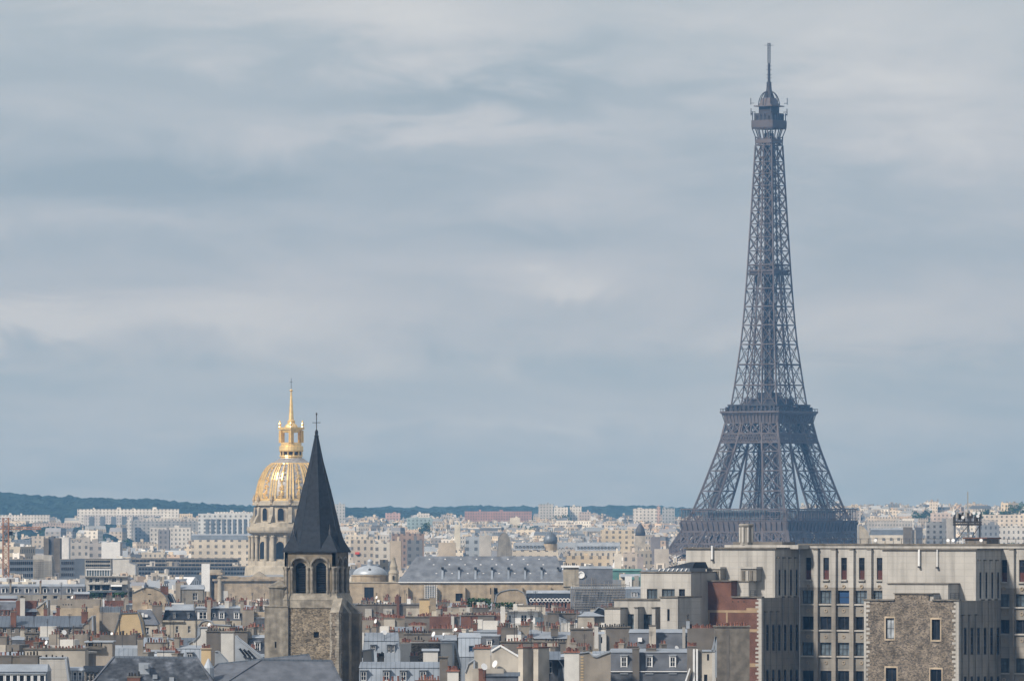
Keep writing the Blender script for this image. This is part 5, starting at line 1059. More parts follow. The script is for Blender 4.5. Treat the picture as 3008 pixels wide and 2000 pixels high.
b.add(lambda q: (q.box(b.x(1484), b.x(1584), -1.2, 5.2, b.Z(1796), b.Z(1792), 'concrete')), 'roof').add(lambda q: q.box(b.x(1572, -3), b.x(1600, -3), -3.1, -3.0, b.Z(1833, -3), b.Z(1812, -3), 'glass_light'), 'balustrade').aer(1573, 1796, k=1.3)
b = B('brick and taupe chimney wall with red pots, left of the white rooftop house', 1354, 1470, 1808, 1838, D=1600)
b.wall('brick', u1=1404, dep=4, cap='dark_stone').wall('taupe', u0=1404, u1=1452, y=-.3, dep=4, cap='dark_stone').wall('brick', u0=1452, u1=1470, dep=4).pots(1402, 1468, 1806, n=16, kind='t').pots(1356, 1400, 1807, n=9)
b = B('buff chimney wall with two ranks of red pots right of the bell tower', 1057, 1190, 1821, 1858, D=1500)
b.wall('beige', dep=4).wall('cream', u0=1128, u1=1160, vt=1819, y=-.4, dep=3).pots(1058, 1126, 1820, n=13, kind='t').pots(1124, 1152, 1812, y=2, n=6, kind='t').pots(1152, 1190, 1814, y=2, n=8, kind='t').dish(1105, 1824, k=1.3)
b = B('long taupe chimney wall with bright orange pots above it, centre', 1190, 1350, 1812, 1850, D=1530)
b.wall('taupe', dep=4, cap='dark_stone').wall('brick', u0=1262, u1=1324, vt=1810, y=-.5, dep=3).pots(1226, 1258, 1810, n=7, kind='t').pots(1288, 1350, 1810, n=14, kind='t').wall('whitewash', u0=1325, u1=1334, vt=1809, y=-.8, dep=.5, name='flue')
b = B('low zinc roof patch before a bright orange pot row, centre', 1160, 1240, 1838, 1866, D=1410)
b.wall('zinc', vt=1852, dep=6).roof('zinc', ve=1852, vr=1840, run=3).pots(1200, 1252, 1836, y=4, n=12, kind='t', m='beige')
b = B('pale blue zinc mansard with grey shutters right of the bell tower', 1057, 1182, 1857, 1948, D=1240)
b.wall('zinc', vt=1944, dep=9).mans('zinc', ve=1944, vk=1882, vt=1857, dep=10, inset=1.8, capm='zinc', side=.7).dorm([1096], 1893, 1912, w=1.0).dorm([1142, 1155], 1893, 1916, w=.65).dish(1129, 1857, k=1.2).aer(1107, 1858, k=1.4).wall('whitewash', u0=1055, u1=1070, vt=1858, y=3, dep=4)
b = B('taupe chimney wall with black pots right of the pale blue zinc mansard', 1186, 1270, 1862, 1888, D=1310)
b.wall('taupe', dep=4, cap='dark_stone').pots(1192, 1268, 1860, n=13, kind='b').pots(1186, 1208, 1886, y=-3, n=6, kind='t')
B('flat pale zinc terrace roof right of the black pot wall', 1270, 1338, 1864, 1888, D=1300).wall('zinc_plain', vt=1880, dep=8).roof('zinc_plain', ve=1880, vr=1864, run=4).dish(1275, 1862, k=1.3).dish(1304, 1862, k=.7)
b = B('rubble gable wall flanked by two white slabs, centre', 1176, 1338, 1889, 1960, D=1200)
b.wall('rubble', u0=1206, u1=1296, y=1, dep=5, cap='concrete').wall('whitewash', u0=1176, u1=1208, dep=2, vt=1889).gab([(1294, 1889), (1332, 1889), (1332, 1965), (1320, 1965), (1312, 1938), (1294, 1925)], 'whitewash', y=-.2, dep=1.6).gab([(1332, 1889), (1337, 1889), (1353, 1962)], 'rubble', y=.4, dep=4).ch(1204, 1226, 1928, 1984, y=-4, n=4, m='taupe', dep=1.2).ch(1108, 1128, 1930, 1984, y=-4, n=5, m='dark_stone', dep=1.2)
B('little white flat-roofed hut in front of the rubble gable wall', 1243, 1286, 1906, 1948, D=1185, name='roof_hut').wall('whitewash', dep=3, vt=1911).roof('zinc_plain', ve=1911, vr=1904, run=1.4)
B('small white lean-to hut below the pale blue zinc mansard', 1066, 1096, 1912, 1946, D=1190, name='roof_hut').gab([(1066, 1912), (1094, 1908), (1096, 1945)], 'whitewash', dep=3).pots(1056, 1070, 1922, n=3, kind='t')
b = B('blue zinc mansard with four dormers at the bottom edge right of the bell tower', 1055, 1292, 1944, 2000, D=1130)
b.wall('zinc', vt=2010, dep=11).mans('zinc', ve=2010, vk=1961, vt=1943, dep=11, inset=1.6, capm='zinc').dorm([1068, 1135, 1185, 1243], 1968, 1999, w=1.15, style='zinc')
b = B('taupe flue tower with a white block and bright orange pots at the bottom, centre', 1291, 1350, 1930, 2000, D=1100)
b.wall('taupe', u1=1315, vt=1931, dep=3, cap='dark_stone').wall('whitewash', u0=1314, u1=1347, vt=1971, y=-1, dep=2, cap='terracotta').pots(1316, 1346, 1969, y=-.4, n=8, kind='t')
b = B('red pot row peeping over the bottom edge in front of the blue zinc mansard', 1100, 1290, 1990, 2000, D=1080, name='chimney_wall', cat='chimney')
b.wall('brick', u0=1218, u1=1292, vt=1997, dep=1.2).wall('beige', u0=1100, u1=1218, vt=2000, dep=1.2).pots(1228, 1290, 1996, n=8, kind='t').pots(1120, 1190, 1999, n=5, kind='t')
b = B('cream square chimney house with shallow pot row, centre right bottom', 1393, 1441, 1903, 1968, D=1165)
b.wall('cream', dep=3, vt=1904, cap='terracotta').pots(1395, 1440, 1903, n=9, kind='t').gab([(1366, 1975), (1375, 1950), (1393, 1938), (1393, 2000)], 'cream', y=-.3, dep=4)
b = B('broad cream gable with white coping, centre right bottom', 1443, 1523, 1897, 2000, D=1150)
b.gab([(1443, 1914), (1470, 1898), (1523, 1930)], 'cream', dep=9, coping='white_paint').dish(1456, 1950, y=-1, k=1.7)
b = B('dark zinc roof with a brick chimney and round dish below the broad cream gable', 1384, 1523, 1964, 2000, D=1095)
b.wall('slate_grey', u0=1428, vt=1985, dep=6).roof('zinc_dark', u0=1428, ve=1985, vr=1973, run=3).ch(1406, 1428, 1966, 2010, n=0, m='brick', dep=1.2).wall('cream', u0=1388, u1=1480, vt=1963, y=2, dep=1).dish(1421, 1958, k=1.5)
for lab, u in (('left of two tall cream flue slabs with red pots, centre right bottom', 1522), ('right of two tall cream flue slabs with red pots, centre right bottom', 1567)):
    b = B(lab, u, u + 22, 1903, 2000, D=1130, name='flue_slab', th=35, group='tall cream flue slabs'); b.wall('cream', u0=u, u1=u + 14, dep=3, cap='terracotta').pots(u + 1, u + 13, 1902, n=4, kind='t')
b = B('slate attic with grey canopies and tall white casement between the cream flue slabs', 1536, 1660, 1906, 2000, D=1150)
b.wall('slate', vt=1936, y=2, dep=7, wins=[(1549, 1565, 1942, 1976), (1606, 1622, 1941, 1977)]).roof('zinc_dark', u0=1592, u1=1642, ve=1937, vr=1912, y=0, run=2).roof('zinc_dark', u0=1543, u1=1568, ve=1934, vr=1916, y=1, run=2).gab([(1580, 2000), (1590, 1968), (1592, 1938)], 'slate_dark', y=1, dep=1).gab([(1640, 1938), (1655, 1960), (1660, 2000)], 'slate_dark', y=1, dep=3)
b = B('taupe chimney wall with pots above the slate attic and flue slabs', 1470, 1662, 1886, 1912, D=1230)
b.wall('taupe', dep=3, cap='dark_stone').wall('cream', u0=1590, u1=1640, vt=1888, y=-.3, dep=2).pots(1480, 1560, 1885, n=9).pots(1600, 1660, 1885, n=8, kind='b').aer(1511, 1886, k=1.5).aer(1560, 1886, k=1.6)
b = B('long bright zinc roof strip behind the flue slabs', 1512, 1672, 1855, 1880, D=1330)
b.wall('beige', vt=1875, dep=7).roof('zinc_plain', ve=1875, vr=1855, run=3.5).ch(1472, 1521, 1845, 1886, y=-1, n=7, m='taupe').ch(1531, 1555, 1839, 1866, y=0, n=5, m='beige', kind='t').ch(1618, 1640, 1848, 1868, n=4, m='taupe').aer(1590, 1858, k=1.4)
b = B('zinc mansard with a small blue window left of the cream square chimney house', 1346, 1412, 1856, 1930, D=1260)
b.wall('zinc', vt=1930, dep=8).mans('zinc', ve=1928, vk=1872, vt=1858, dep=9, inset=1.6).dorm([1383], 1896, 1914, w=.7, win='blue')
b = B('taupe party walls meeting a sloping zinc roof right of the white rooftop house', 1608, 1694, 1801, 1848, D=1580)
b.wall('taupe', u1=1642, dep=5, cap='dark_stone').wall('taupe', u0=1642, u1=1690, vt=1802, y=2, dep=4, cap='dark_stone').gab([(1642, 1812), (1660, 1820), (1690, 1842), (1694, 1848)], 'zinc_plain', dep=3).pots(1612, 1688, 1800, y=2.4, n=12)
b = B('cream block with grey hipped roof left of the modern annex', 1698, 1776, 1800, 1848, D=1560)
b.wall('cream', vt=1809, u1=1746, dep=6).wall('beige', u0=1746, vt=1809, y=1, dep=5).roof('zinc_plain', ve=1809, vr=1797, run=3, r0=1725, r1=1740).gab([(1742, 1800), (1758, 1784), (1776, 1790), (1778, 1800)], 'slate_dark', y=4, dep=4)
b = B('wide taupe blind wall with loose orange pots in front, centre right', 1676, 1742, 1848, 1902, D=1290)
b.wall('taupe', dep=4, cap='dark_stone').pots(1684, 1732, 1897, y=-2, n=7, kind='t').aer(1690, 1850)
b = B('white flue and pale stair box beside a taupe wall with pot row, right of centre', 1746, 1850, 1841, 1904, D=1270)
b.wall('taupe', u0=1780, vt=1843, dep=6, cap='dark_stone').ch(1746, 1757, 1838, 1904, y=-1, n=2, m='whitewash', kind='t').wall('whitewash', u0=1759, u1=1781, vt=1862, y=-.5, dep=4, wins=[(1765, 1769, 1870, 1888, 'metal')]).pots(1760, 1843, 1841, n=12, kind='b')
b = B('upper slate mansard with zinc crown and skylight below the modern annex', 1850, 2102, 1846, 1904, D=1240)
b.wall('concrete', vt=1904, dep=9).mans('slate_grey', ve=1903, vk=1858, vt=1847, dep=10, inset=1.8, capm='zinc_plain').ch(1907, 1927, 1838, 1903, y=-.3, n=0, m='cream', dep=1.3).ch(2005, 2013, 1840, 1903, y=-.3, n=0, m='concrete', dep=1.3)
b.add(lambda q: (q.box(b.x(1874), b.x(1886), .2, 1.4, b.Z(1884), b.Z(1872), 'white_paint')), 'skylight').add(lambda q: q.box(b.x(2018), b.x(2031), .2, 1.4, b.Z(1882), b.Z(1870), 'white_paint'), 'skylight').add(lambda q: q.box(b.x(2084), b.x(2091), .2, 1.4, b.Z(1884), b.Z(1874), 'white_paint'), 'skylight')
b = B('grey two-tier slate mansard with six white casement dormers at the bottom, right of centre', 1794, 2022, 1904, 2000, D=1130)
b.wall('slate_grey', vt=1971, dep=9).mans('slate_grey', ve=1971, vk=1916, vt=1904, dep=10, inset=1.2, capm='zinc_plain').dorm([1833, 1907, 1976], 1925, 1959, w=1.05, style='white')
b.my = (-.5, .5, b.Z(2020), b.Z(1972)); b.wall('slate_grey', vt=1973, y=-.5, dep=1).dorm([1833, 1907, 1976], 1979, 2012, w=1.1, style='white').add(lambda q: q.box(b.x(1793), b.x(2022), -.75, -.45, b.Z(1972), b.Z(1970), 'white_paint'), 'gutter').ch(1858, 1878, 1906, 2010, y=-1, n=0, m='taupe', dep=2).ch(1898, 1928, 1905, 1918, y=2, n=6, m='taupe', kind='t')
b = B('beige gable wall edged with toothed tan stones left of the two-tier slate mansard', 1700, 1794, 1916, 2000, D=1120)
b.gab([(1700, 1919), (1730, 1915), (1742, 1928), (1752, 1930), (1794, 1914)], 'beige', dep=6).add(lambda q: [q.box(b.x(1706), b.x(1714), -.05, 0, b.Z(1931 + i * 8.4), b.Z(1927 + i * 8.4), 'ochre') for i in range(9)], 'toothing_stone').ch(1712, 1740, 1912, 1922, y=1.5, n=3, m='cream')
b = B('plain white chimney wall with red pots at the bottom, right of the slate attic', 1658, 1701, 1916, 2000, D=1110)
b.wall('whitewash', dep=4, cap='terracotta').pots(1662, 1699, 1914, n=7, kind='t')
b = B('brown flue wall with two white pipes at the bottom, left of the dark blind wall', 2020, 2062, 1905, 2000, D=1115)
b.wall('dark_stone', u0=2044, dep=4, vt=1906).wall('taupe', u0=2020, u1=2034, vt=1904, dep=4).ch(2020, 2046, 1900, 1912, y=1, n=6, m='taupe', kind='t').add(lambda q: (q.beam((b.x(2038), -.4, 5), (b.x(2038), -.4, b.Z(1905)), .3, 'white_paint'), q.beam((b.x(2047), -.4, 5), (b.x(2047), -.4, b.Z(1905)), .3, 'white_paint'), q.beam((b.x(2010), -.8, b.Z(2010)), (b.x(2026), -.8, b.Z(1962)), .8, 'white_paint', .2)), 'flue_pipe')
b = B('narrow cream house end with small slot windows left of the dark blind wall', 2062, 2100, 1911, 2000, D=1125)
b.wall('cream', u0=2062, vt=1913, dep=6, wins=[(2077, 2083, 1920, 1939, 'metal'), (2068, 2078, 1980, 2000, 'metal')], cap='zinc_plain').gab([(2092, 1913), (2103, 1870), (2103, 1990)], 'whitewash', y=-.05, dep=.5)
b = B('dark sooty blind wall with red pots, in front of the brick party wall', 2099, 2202, 1841, 2000, D=1140)
b.wall('dark_stone', dep=8, cap='dark_stone').add(lambda q: q.box(b.x(2134), b.x(2142), -.05, 0, 0, b.Z(1843), 'taupe'), 'flue').pots(2104, 2196, 1840, n=14, kind='t').wall('taupe', u0=2020, u1=2099, vt=1845, y=3, dep=3).pots(2020, 2094, 1844, y=3.4, n=12, kind='t').ch(2016, 2026, 1822, 1845, y=3, n=1, m='zinc_plain', kind='c')
# ---- behind: scaffolding yard, plinth block, netting
b = B('square pale stone chimney tower right of the long grey hall roof', 1655, 1700, 1662, 1745, D=1940, name='chimney_tower', cat='tower')
b.wall('pale_stone', vt=1666, dep=5, wins=[(1668, 1674, 1730, 1742, 'metal'), (1683, 1689, 1730, 1742, 'metal')]).add(lambda q: (q.box(b.x(1648), b.x(1702), -.5, 5.5, b.Z(1666), b.Z(1660), 'white_paint'), q.box(b.x(1653), b.x(1702), -.3, 5.3, b.Z(1722), b.Z(1719), 'pale_stone')), 'cornice').pots(1660, 1696, 1660, y=2, n=6, kind='b')
b = B('dark blue slate roof with round white oculus window left of the scaffolding', 1700, 1800, 1664, 1722, D=1960)
b.wall('slate', vt=1722, dep=9).mans('slate_grey', ve=1722, vk=1670, vt=1662, dep=10, inset=2.5).add(lambda q: q.lathe([(1.0, 0), (1.0, .9), (.7, .9), (.65, .7)], 'white_paint', 16), 'oculus')
b.last.location = (b.x(1707), 1.6, b.Z(1688)); b.last.rotation_euler = (math.radians(90), 0, 0)
b = B('tangle of grey builders scaffolding in front of the annex', 1672, 1860, 1710, 1782, D=1760, name='scaffolding', cat='scaffolding')
def _f(q):
    rn = random.Random(12)
    for i in range(30): x = b.x(1676 + i * 6.2); q.beam((x, rn.uniform(0, 3), 8), (x, rn.uniform(0, 3), b.Z(rn.uniform(1690, 1740))), .11, 'concrete_dirty')
    for v in range(1716, 1790, 7): q.beam((b.x(1680), 0, b.Z(v)), (b.x(1840), 0, b.Z(v)), .13, 'concrete_dirty'); q.beam((b.x(1690), 3, b.Z(v + 3)), (b.x(1850), 3, b.Z(v + 3)), .1, 'iron')
    for i in range(16): u = 1680 + i * 10; q.beam((b.x(u), .5, b.Z(1780)), (b.x(u + 12), .5, b.Z(1728)), .08, 'iron')
b.add(_f, 'frame').add(lambda q: [q.box(b.x(1690 + i * 22), b.x(1708 + i * 22), 1, 1.1, b.Z(1760 + 9 * (i % 3)), b.Z(1738 + 9 * (i % 3)), 'zinc_dark') for i in range(6)], 'plank')
b = B('slate-blue sloping roof seen behind the scaffolding', 1676, 1880, 1722, 1790, D=1800)
b.wall('slate_grey', vt=1780, dep=9).mans('slate_grey', ve=1780, vk=1728, vt=1722, dep=9, inset=2.5)
b = B('roof wrapped in teal builders netting beyond the scaffolding', 1768, 1882, 1672, 1690, D=2040, name='netted_roof')
b.wall('green_net', vt=1676, dep=6).roof('green_net', ve=1676, vr=1670, run=3)
b = B('white boxes on a flat roof under the teal netting', 1825, 1880, 1684, 1722, D=1980)
b.wall('cream', vt=1704, dep=8).wall('white_paint', u0=1836, u1=1856, vt=1692, y=-.4, dep=3).roof('zinc_plain', u0=1825, u1=1878, ve=1694, vr=1685, y=1, run=3).wall('concrete', u0=1864, u1=1876, vt=1690, y=-.5, dep=2)
b = B('small mansard with round-headed white window beside the annex', 1838, 1884, 1722, 1762, D=1720)
b.wall('pale_stone', vt=1756, dep=6).mans('zinc_dark', ve=1756, vk=1730, vt=1722, dep=6, inset=1).dorm([1858, 1868], 1738, 1753, w=.7, style='white')
# ---- office range left
def office(label, u0, u1, vt, vb, D, m, floors, strip='glass', mull=6):
    b = B(label, u0, u1, vt, vb, D=D, name='office_block', cat='office block'); b.wall(m, dep=14, cap='concrete_dirty')
    h = (vb - vt) / floors
    for i in range(floors):
        q = MB(); q.box(b.x(u0 + 2), b.x(u1 - 2), -.12, 0, b.Z(vt + h * (i + .8)), b.Z(vt + h * (i + .3)), strip)
        for k in range(int((u1 - u0) / mull)): q.box(b.x(u0 + 2 + k * mull), b.x(u0 + 2.9 + k * mull), -.3, -.12, b.Z(vt + h * (i + .85)), b.Z(vt + h * (i + .25)), 'concrete_dirty')
        q.build('window_band', b.root)
    return b
office('dark blue glazed office block right of the orange crane', 27, 98, 1643, 1697, 2780, 'zinc_dark', 3)
b = B('concrete block wrapped in pale scaffold sheeting right of the orange crane', 97, 154, 1630, 1699, D=2720, name='sheeted_block', cat='building'); b.wall('concrete_dirty', vt=1642, dep=12).wall('concrete', u0=97, u1=154, vt=1630, y=2, dep=6).wall('concrete', vt=1631, u0=128, u1=152, y=-.3, dep=2)
b.add(lambda q: ([q.beam((b.x(98), -.5, b.Z(1648 + i * 6)), (b.x(153), -.5, b.Z(1648 + i * 6)), .12, 'concrete') for i in range(8)], [q.beam((b.x(99 + i * 6), -.5, 5), (b.x(99 + i * 6), -.5, b.Z(1644)), .1, 'concrete') for i in range(10)]), 'scaffold')
B('brown concrete slab tower behind the sheeted block', 128, 176, 1580, 1697, D=2900, name='slab_tower', cat='tower').wall('taupe', u1=143, dep=12).wall('slate_grey', u0=143, u1=158, vt=1576, y=1, dep=10).wall('taupe', u0=158, vt=1580, dep=12)
office('blue office block with pale mullions between the brown tower and the grey slab', 177, 220, 1643, 1695, 2760, 'zinc_dark', 3)
B('plain blue-grey ribbed slab block left of the terraced building', 220, 249, 1640, 1695, D=2740, name='slab_block', cat='building').wall('zinc_dark', dep=12)
office('office block with white balconies above the glass penthouse', 249, 325, 1642, 1676, 2650, 'concrete', 3)
B('bare white gable block with stepped right side above the terraced building', 332, 398, 1638, 1690, D=2600, name='white_block', cat='building').gab([(332, 1642), (380, 1640), (380, 1652), (398, 1658), (398, 1690)], 'whitewash', dep=12).wall('whitewash', u0=342, u1=360, vt=1632, y=3, dep=4)
office('long blue-grey modern range left of the church portico, lower band', 405, 752, 1664, 1688, 3050, 'zinc_dark', 2, mull=9)
office('long grey terraced range with planted ledges, middle band left of the gold dome', 385, 700, 1640, 1664, 3350, 'concrete_dirty', 2, mull=11)
B('blank white billboard-like roof panel left of the church portico', 591, 617, 1655, 1684, D=2260, name='roof_panel', cat='panel').add(lambda q: (q.box(-1.3, 1.3, 0, .25, 27, 35.6, 'white_paint'), q.box(-.15, .15, .25, .5, 0, 34, 'iron')), 'panel')
# crane
b = Fr('tower_crane', 17, 2330, 'orange lattice tower crane at the left edge', 'crane', base=0); Z = lambda v: b.z(v)
q = MB(); w = 1.0; zt_ = Z(1520)
for sx_ in (-w, w):
    for sy_ in (-w, w): q.beam((sx_, sy_, 0), (sx_ * .9, sy_ * .9, zt_), .3, 'orange_paint')
z_ = 0
while z_ < zt_ - 2:
    for s1, s2 in (((-w, -w), (w, -w)), ((w, -w), (w, w)), ((w, w), (-w, w)), ((-w, w), (-w, -w))): q.beam((*s1, z_), (*s2, z_ + 2), .18, 'orange_paint'); q.beam((*s1, z_ + 2), (*s2, z_ + 2), .15, 'orange_paint')
    z_ += 2
q.build('mast', b.root)
q = MB()
for i in range(14):
    xa_, xb_ = -4 + i * 1.1, -4 + (i + 1) * 1.1; q.beam((xa_, -.5, Z(1554)), (xb_, .5, Z(1554)), .12, 'orange_paint'); q.beam((xa_, 0, Z(1554)), ((xa_ + xb_) / 2, 0, Z(1545)), .14, 'orange_paint'); q.beam(((xa_ + xb_) / 2, 0, Z(1545)), (xb_, 0, Z(1554)), .14, 'orange_paint')
q.beam((-8, -.5, Z(1554)), (11.5, -.5, Z(1554)), .24, 'orange_paint'); q.beam((-8, .5, Z(1554)), (11.5, .5, Z(1554)), .24, 'orange_paint'); q.beam((-4, 0, Z(1545)), (11.5, 0, Z(1549)), .2, 'orange_paint'); q.box(-8, -5.5, -.8, .8, Z(1560), Z(1551), 'concrete_dirty'); q.beam((0, 0, zt_), (9, 0, Z(1549)), .08, 'iron'); q.build('jib', b.root)
MB().box(1.1, 2.3, -.8, .8, Z(1572), Z(1560), 'glass').build('cab', b.root)
# ---- far, sunlit landmarks
LASTFAR = [None]
def far(label, u0, u1, vt, vb, D, col, name='apartment_block', cat='apartment block', m='facade', dep=14, top=None, th=0):
    mg = sum(col) / 3; col = tuple(.62 * c + .38 * mg for c in col); b = B(label, u0, u1, vt, vb, D=D, name=name, cat=cat, th=th); q = MB(); q.box(b.x(u0), b.x(u1), 0, dep, 0, b.Z(vt), m); o = q.build('wall', b.root); o.color = (*col, 1)
    rn = random.Random(int(u0 * 7 + vt))
    W_ = b.x(u1) - b.x(u0)
    for i in range(max(1, int(W_ / 26))):
        x = b.x(u0) + W_ * rn.uniform(.05, .8); hw_ = min(rn.uniform(1.2, 5), W_ * .2); o = MB().box(x, x + hw_, dep * .3, dep * .6, b.Z(vt), b.Z(vt) + rn.uniform(.8, 2.2), 'facade_plain').build('roof_hut', b.root); o.color = (*(tuple(c * rn.uniform(.6, 1) for c in [(top or col)[0]] * 1 + [(top or col)[1]] + [(top or col)[2]]) if 0 else (top or col)), 1)
    LASTFAR[0] = b.root; return b
WH, CR, BG, GR, RB, BL = (.62, .62, .62), (.58, .50, .38), (.42, .36, .29), (.28, .30, .33), (.40, .20, .17), (.22, .30, .38)
far('long white housing slab with grey recessed bays on the wooded slope, upper left', 227, 525, 1495, 1516, 7600, WH)
q = MB(); bb = B('lower white housing slab with dark bays just under the longest slab, upper left', 246, 470, 1513, 1537, D=7450, name='apartment_block', cat='apartment block'); o = q.box(bb.x(246), bb.x(470), 0, 14, 0, bb.Z(1513), 'facade').build('wall', bb.root); o.color = (.5, .5, .52, 1)
for i in range(7): MB().box(bb.x(262 + i * 32), bb.x(276 + i * 32), -.6, 0, 0, bb.Z(1517), 'zinc_dark').build('balcony_bay', bb.root)
far('dark blue-grey long slab block with white end, upper left', 376, 585, 1530, 1562, 6600, GR); far('white end tower of the dark long slab block, upper left', 372, 386, 1526, 1565, 6580, WH)
bb = far('big pale blue and white housing slab left of the gold dome drum', 582, 760, 1508, 1578, 5600, (.50, .54, .58))
for i in range(9): MB().box(bb.x(604 + i * 16), bb.x(612 + i * 16), -.7, 0, 0, bb.Z(1524), 'zinc_dark').build('balcony_bay', bb.root)
far('taller white roof storey of the pale blue housing slab left of the gold dome', 630, 760, 1503, 1512, 5615, WH)
far('row of low white hospital-like buildings on the slope at the far left', 0, 145, 1512, 1530, 7700, WH); far('pinkish low row on the wooded slope at the far left', 94, 235, 1536, 1546, 7000, (.5, .38, .32))
far('white low-rise strip above the dark long slab block', 420, 585, 1521, 1530, 7200, (.55, .52, .48)); far('pair of grey slab towers left of the cream corner building', 464, 497, 1556, 1600, 4600, (.22, .22, .25)); far('white block with terraces left of the cream corner building', 440, 560, 1549, 1575, 5000, (.56, .55, .53))
bb = far('cream corner apartment building with green mansard balconies left of the gold dome', 562, 735, 1585, 1640, 3600, CR); bb.mans('zinc_dark', ve=1585, vk=1572, vt=1568, dep=14, inset=1.5, capm='zinc_plain')
far('dark brown flat building with white roof line, left of the cream corner building', 150, 265, 1590, 1625, 3500, (.4, .38, .36)); bb = far('terraced block with bright white roof edge above the white gable block', 263, 355, 1594, 1632, 3300, (.35, .33, .33)); bb.wall('white_paint', u0=298, u1=353, vt=1592, y=-1, dep=2, name='parapet')
far('white gabled block beside the brown slab tower', 175, 202, 1577, 1634, 3400, WH, m='facade_plain'); far('striped grey high-rise just right of the bell tower spire', 980, 1013, 1480, 1535, 7400, (.42, .45, .48)); far('pink round-cornered block on the horizon right of the spire', 1132, 1176, 1506, 1530, 8200, (.52, .30, .27)); far('white cubic block on the horizon, right of the pink block', 1225, 1262, 1507, 1522, 8000, WH)
far('long red-brick apartment ridge on the horizon in the centre', 1365, 1562, 1501, 1532, 8300, RB); far('teal-glazed flat block in the middle distance', 1195, 1270, 1520, 1545, 6400, (.22, .36, .42)); far('pale high-rise on the horizon, tallest block in the centre', 1582, 1626, 1480, 1525, 7900, (.42, .43, .44), top=(.3, .3, .3)); far('white twin housing block right of the pale high-rise', 1628, 1668, 1489, 1520, 7850, WH); far('taller white twin housing block, second right of the pale high-rise', 1674, 1708, 1487, 1527, 7860, WH)
far('wide white panelled housing block on the horizon left of the iron tower', 1860, 1940, 1493, 1532, 7000, (.56, .55, .54)); far('grey-blue slab block on the horizon next to the iron tower', 1946, 1982, 1492, 1530, 6900, (.34, .38, .43)); far('slim pink tower between the panelled block and the grey-blue slab', 1930, 1940, 1488, 1535, 6950, (.55, .36, .30)); far('pinkish stepped block right of the twin housing blocks', 1700, 1735, 1503, 1530, 7400, (.5, .42, .40)); far('bright blank cream block with tall side wall above the long hall roof', 1498, 1528, 1520, 1540, 6800, (.62, .58, .48), m='facade_plain')
far('cream block with red awning right of the bell tower', 1030, 1100, 1584, 1652, 3300, (.50, .43, .34)); MB().box(-3.4, -1.4, -.8, -.05, 35.2, 36.2, 'red_cloth').build('awning', LASTFAR[0])
far('apartment block with grid of grey balconies behind the small grey dome', 1098, 1145, 1592, 1655, 3200, (.55, .50, .42)); far('tan pillar-like block behind the grey bell turret', 1146, 1178, 1588, 1655, 3150, (.50, .40, .28), m='facade_plain'); far('rust-brown terraced block with plants behind the grey bell turret', 1150, 1245, 1567, 1640, 3600, (.30, .20, .16)); far('dark grey glazed block behind the left end of the long hall roof', 1195, 1240, 1586, 1640, 3250, (.15, .17, .20)); far('tan three-tier block above the long hall roof', 1288, 1338, 1593, 1636, 3300, (.52, .42, .30), m='facade_plain'); far('blue-grey balcony block between two bare gables above the hall roof', 1368, 1408, 1575, 1634, 3200, (.26, .32, .40)); far('bare grey gable block right of the blue-grey balcony block', 1408, 1443, 1573, 1634, 3190, (.42, .40, .37), m='facade_plain')
far('tall slim cream tower house above the long hall roof', 1335, 1352, 1541, 1600, 4200, (.62, .58, .46), m='facade_plain')
b = B('round-topped bare grey gable above the long hall roof', 1462, 1500, 1564, 1620, D=3500); b.gab([(1460, 1615), (1464, 1580), (1472, 1566), (1482, 1563), (1491, 1568), (1499, 1585), (1504, 1615)], 'concrete_dirty', dep=12)
bb = far('cream range with grey mansard and round dark dome above the hall roof', 1505, 1640, 1616, 1634, 3050, CR); bb.mans('zinc_plain', u0=1508, u1=1600, ve=1614, vk=1602, vt=1593, dep=13, inset=2).dorm([1516 + i * 11 for i in range(8)], 1603, 1611, w=.8)
_q = MB(); _q.lathe([(2.9, bb.Z(1620)), (2.9, bb.Z(1597))], 'stone', 16, cx=bb.x(1617), cy=3); _q.build('turret', bb.root); _q = MB(); _q.lathe([(2.5, bb.Z(1598)), (2.9, bb.Z(1592)), (3.0, bb.Z(1586)), (2.8, bb.Z(1578)), (2.2, bb.Z(1571)), (1.3, bb.Z(1566)), (.5, bb.Z(1563)), (.3, bb.Z(1558)), (.05, bb.Z(1555))], 'zinc_dark', 20, cx=bb.x(1617), cy=3); _q.build('dome', bb.root, smooth=True)
b = B('dark pointed slate dome roof left of the iron tower', 1866, 1896, 1538, 1578, D=4000, name='domed_house'); b.wall('cream', vt=1573, dep=6); _q = MB(); _q.lathe([(2.9, b.Z(1574)), (2.7, b.Z(1562)), (2.0, b.Z(1549)), (1.0, b.Z(1541)), (.1, b.Z(1537))], 'slate', 16, cx=b.x(1881), cy=3); _q.build('dome', b.root, smooth=True)
bb = far('cream range under bright zinc mansard right of the round dark dome', 1675, 1822, 1618, 1632, 3400, CR); bb.mans('zinc_plain', u0=1690, u1=1822, ve=1617, vk=1604, vt=1592, dep=13, inset=2).dorm([1698 + i * 10 for i in range(12)], 1605, 1614, w=.8)
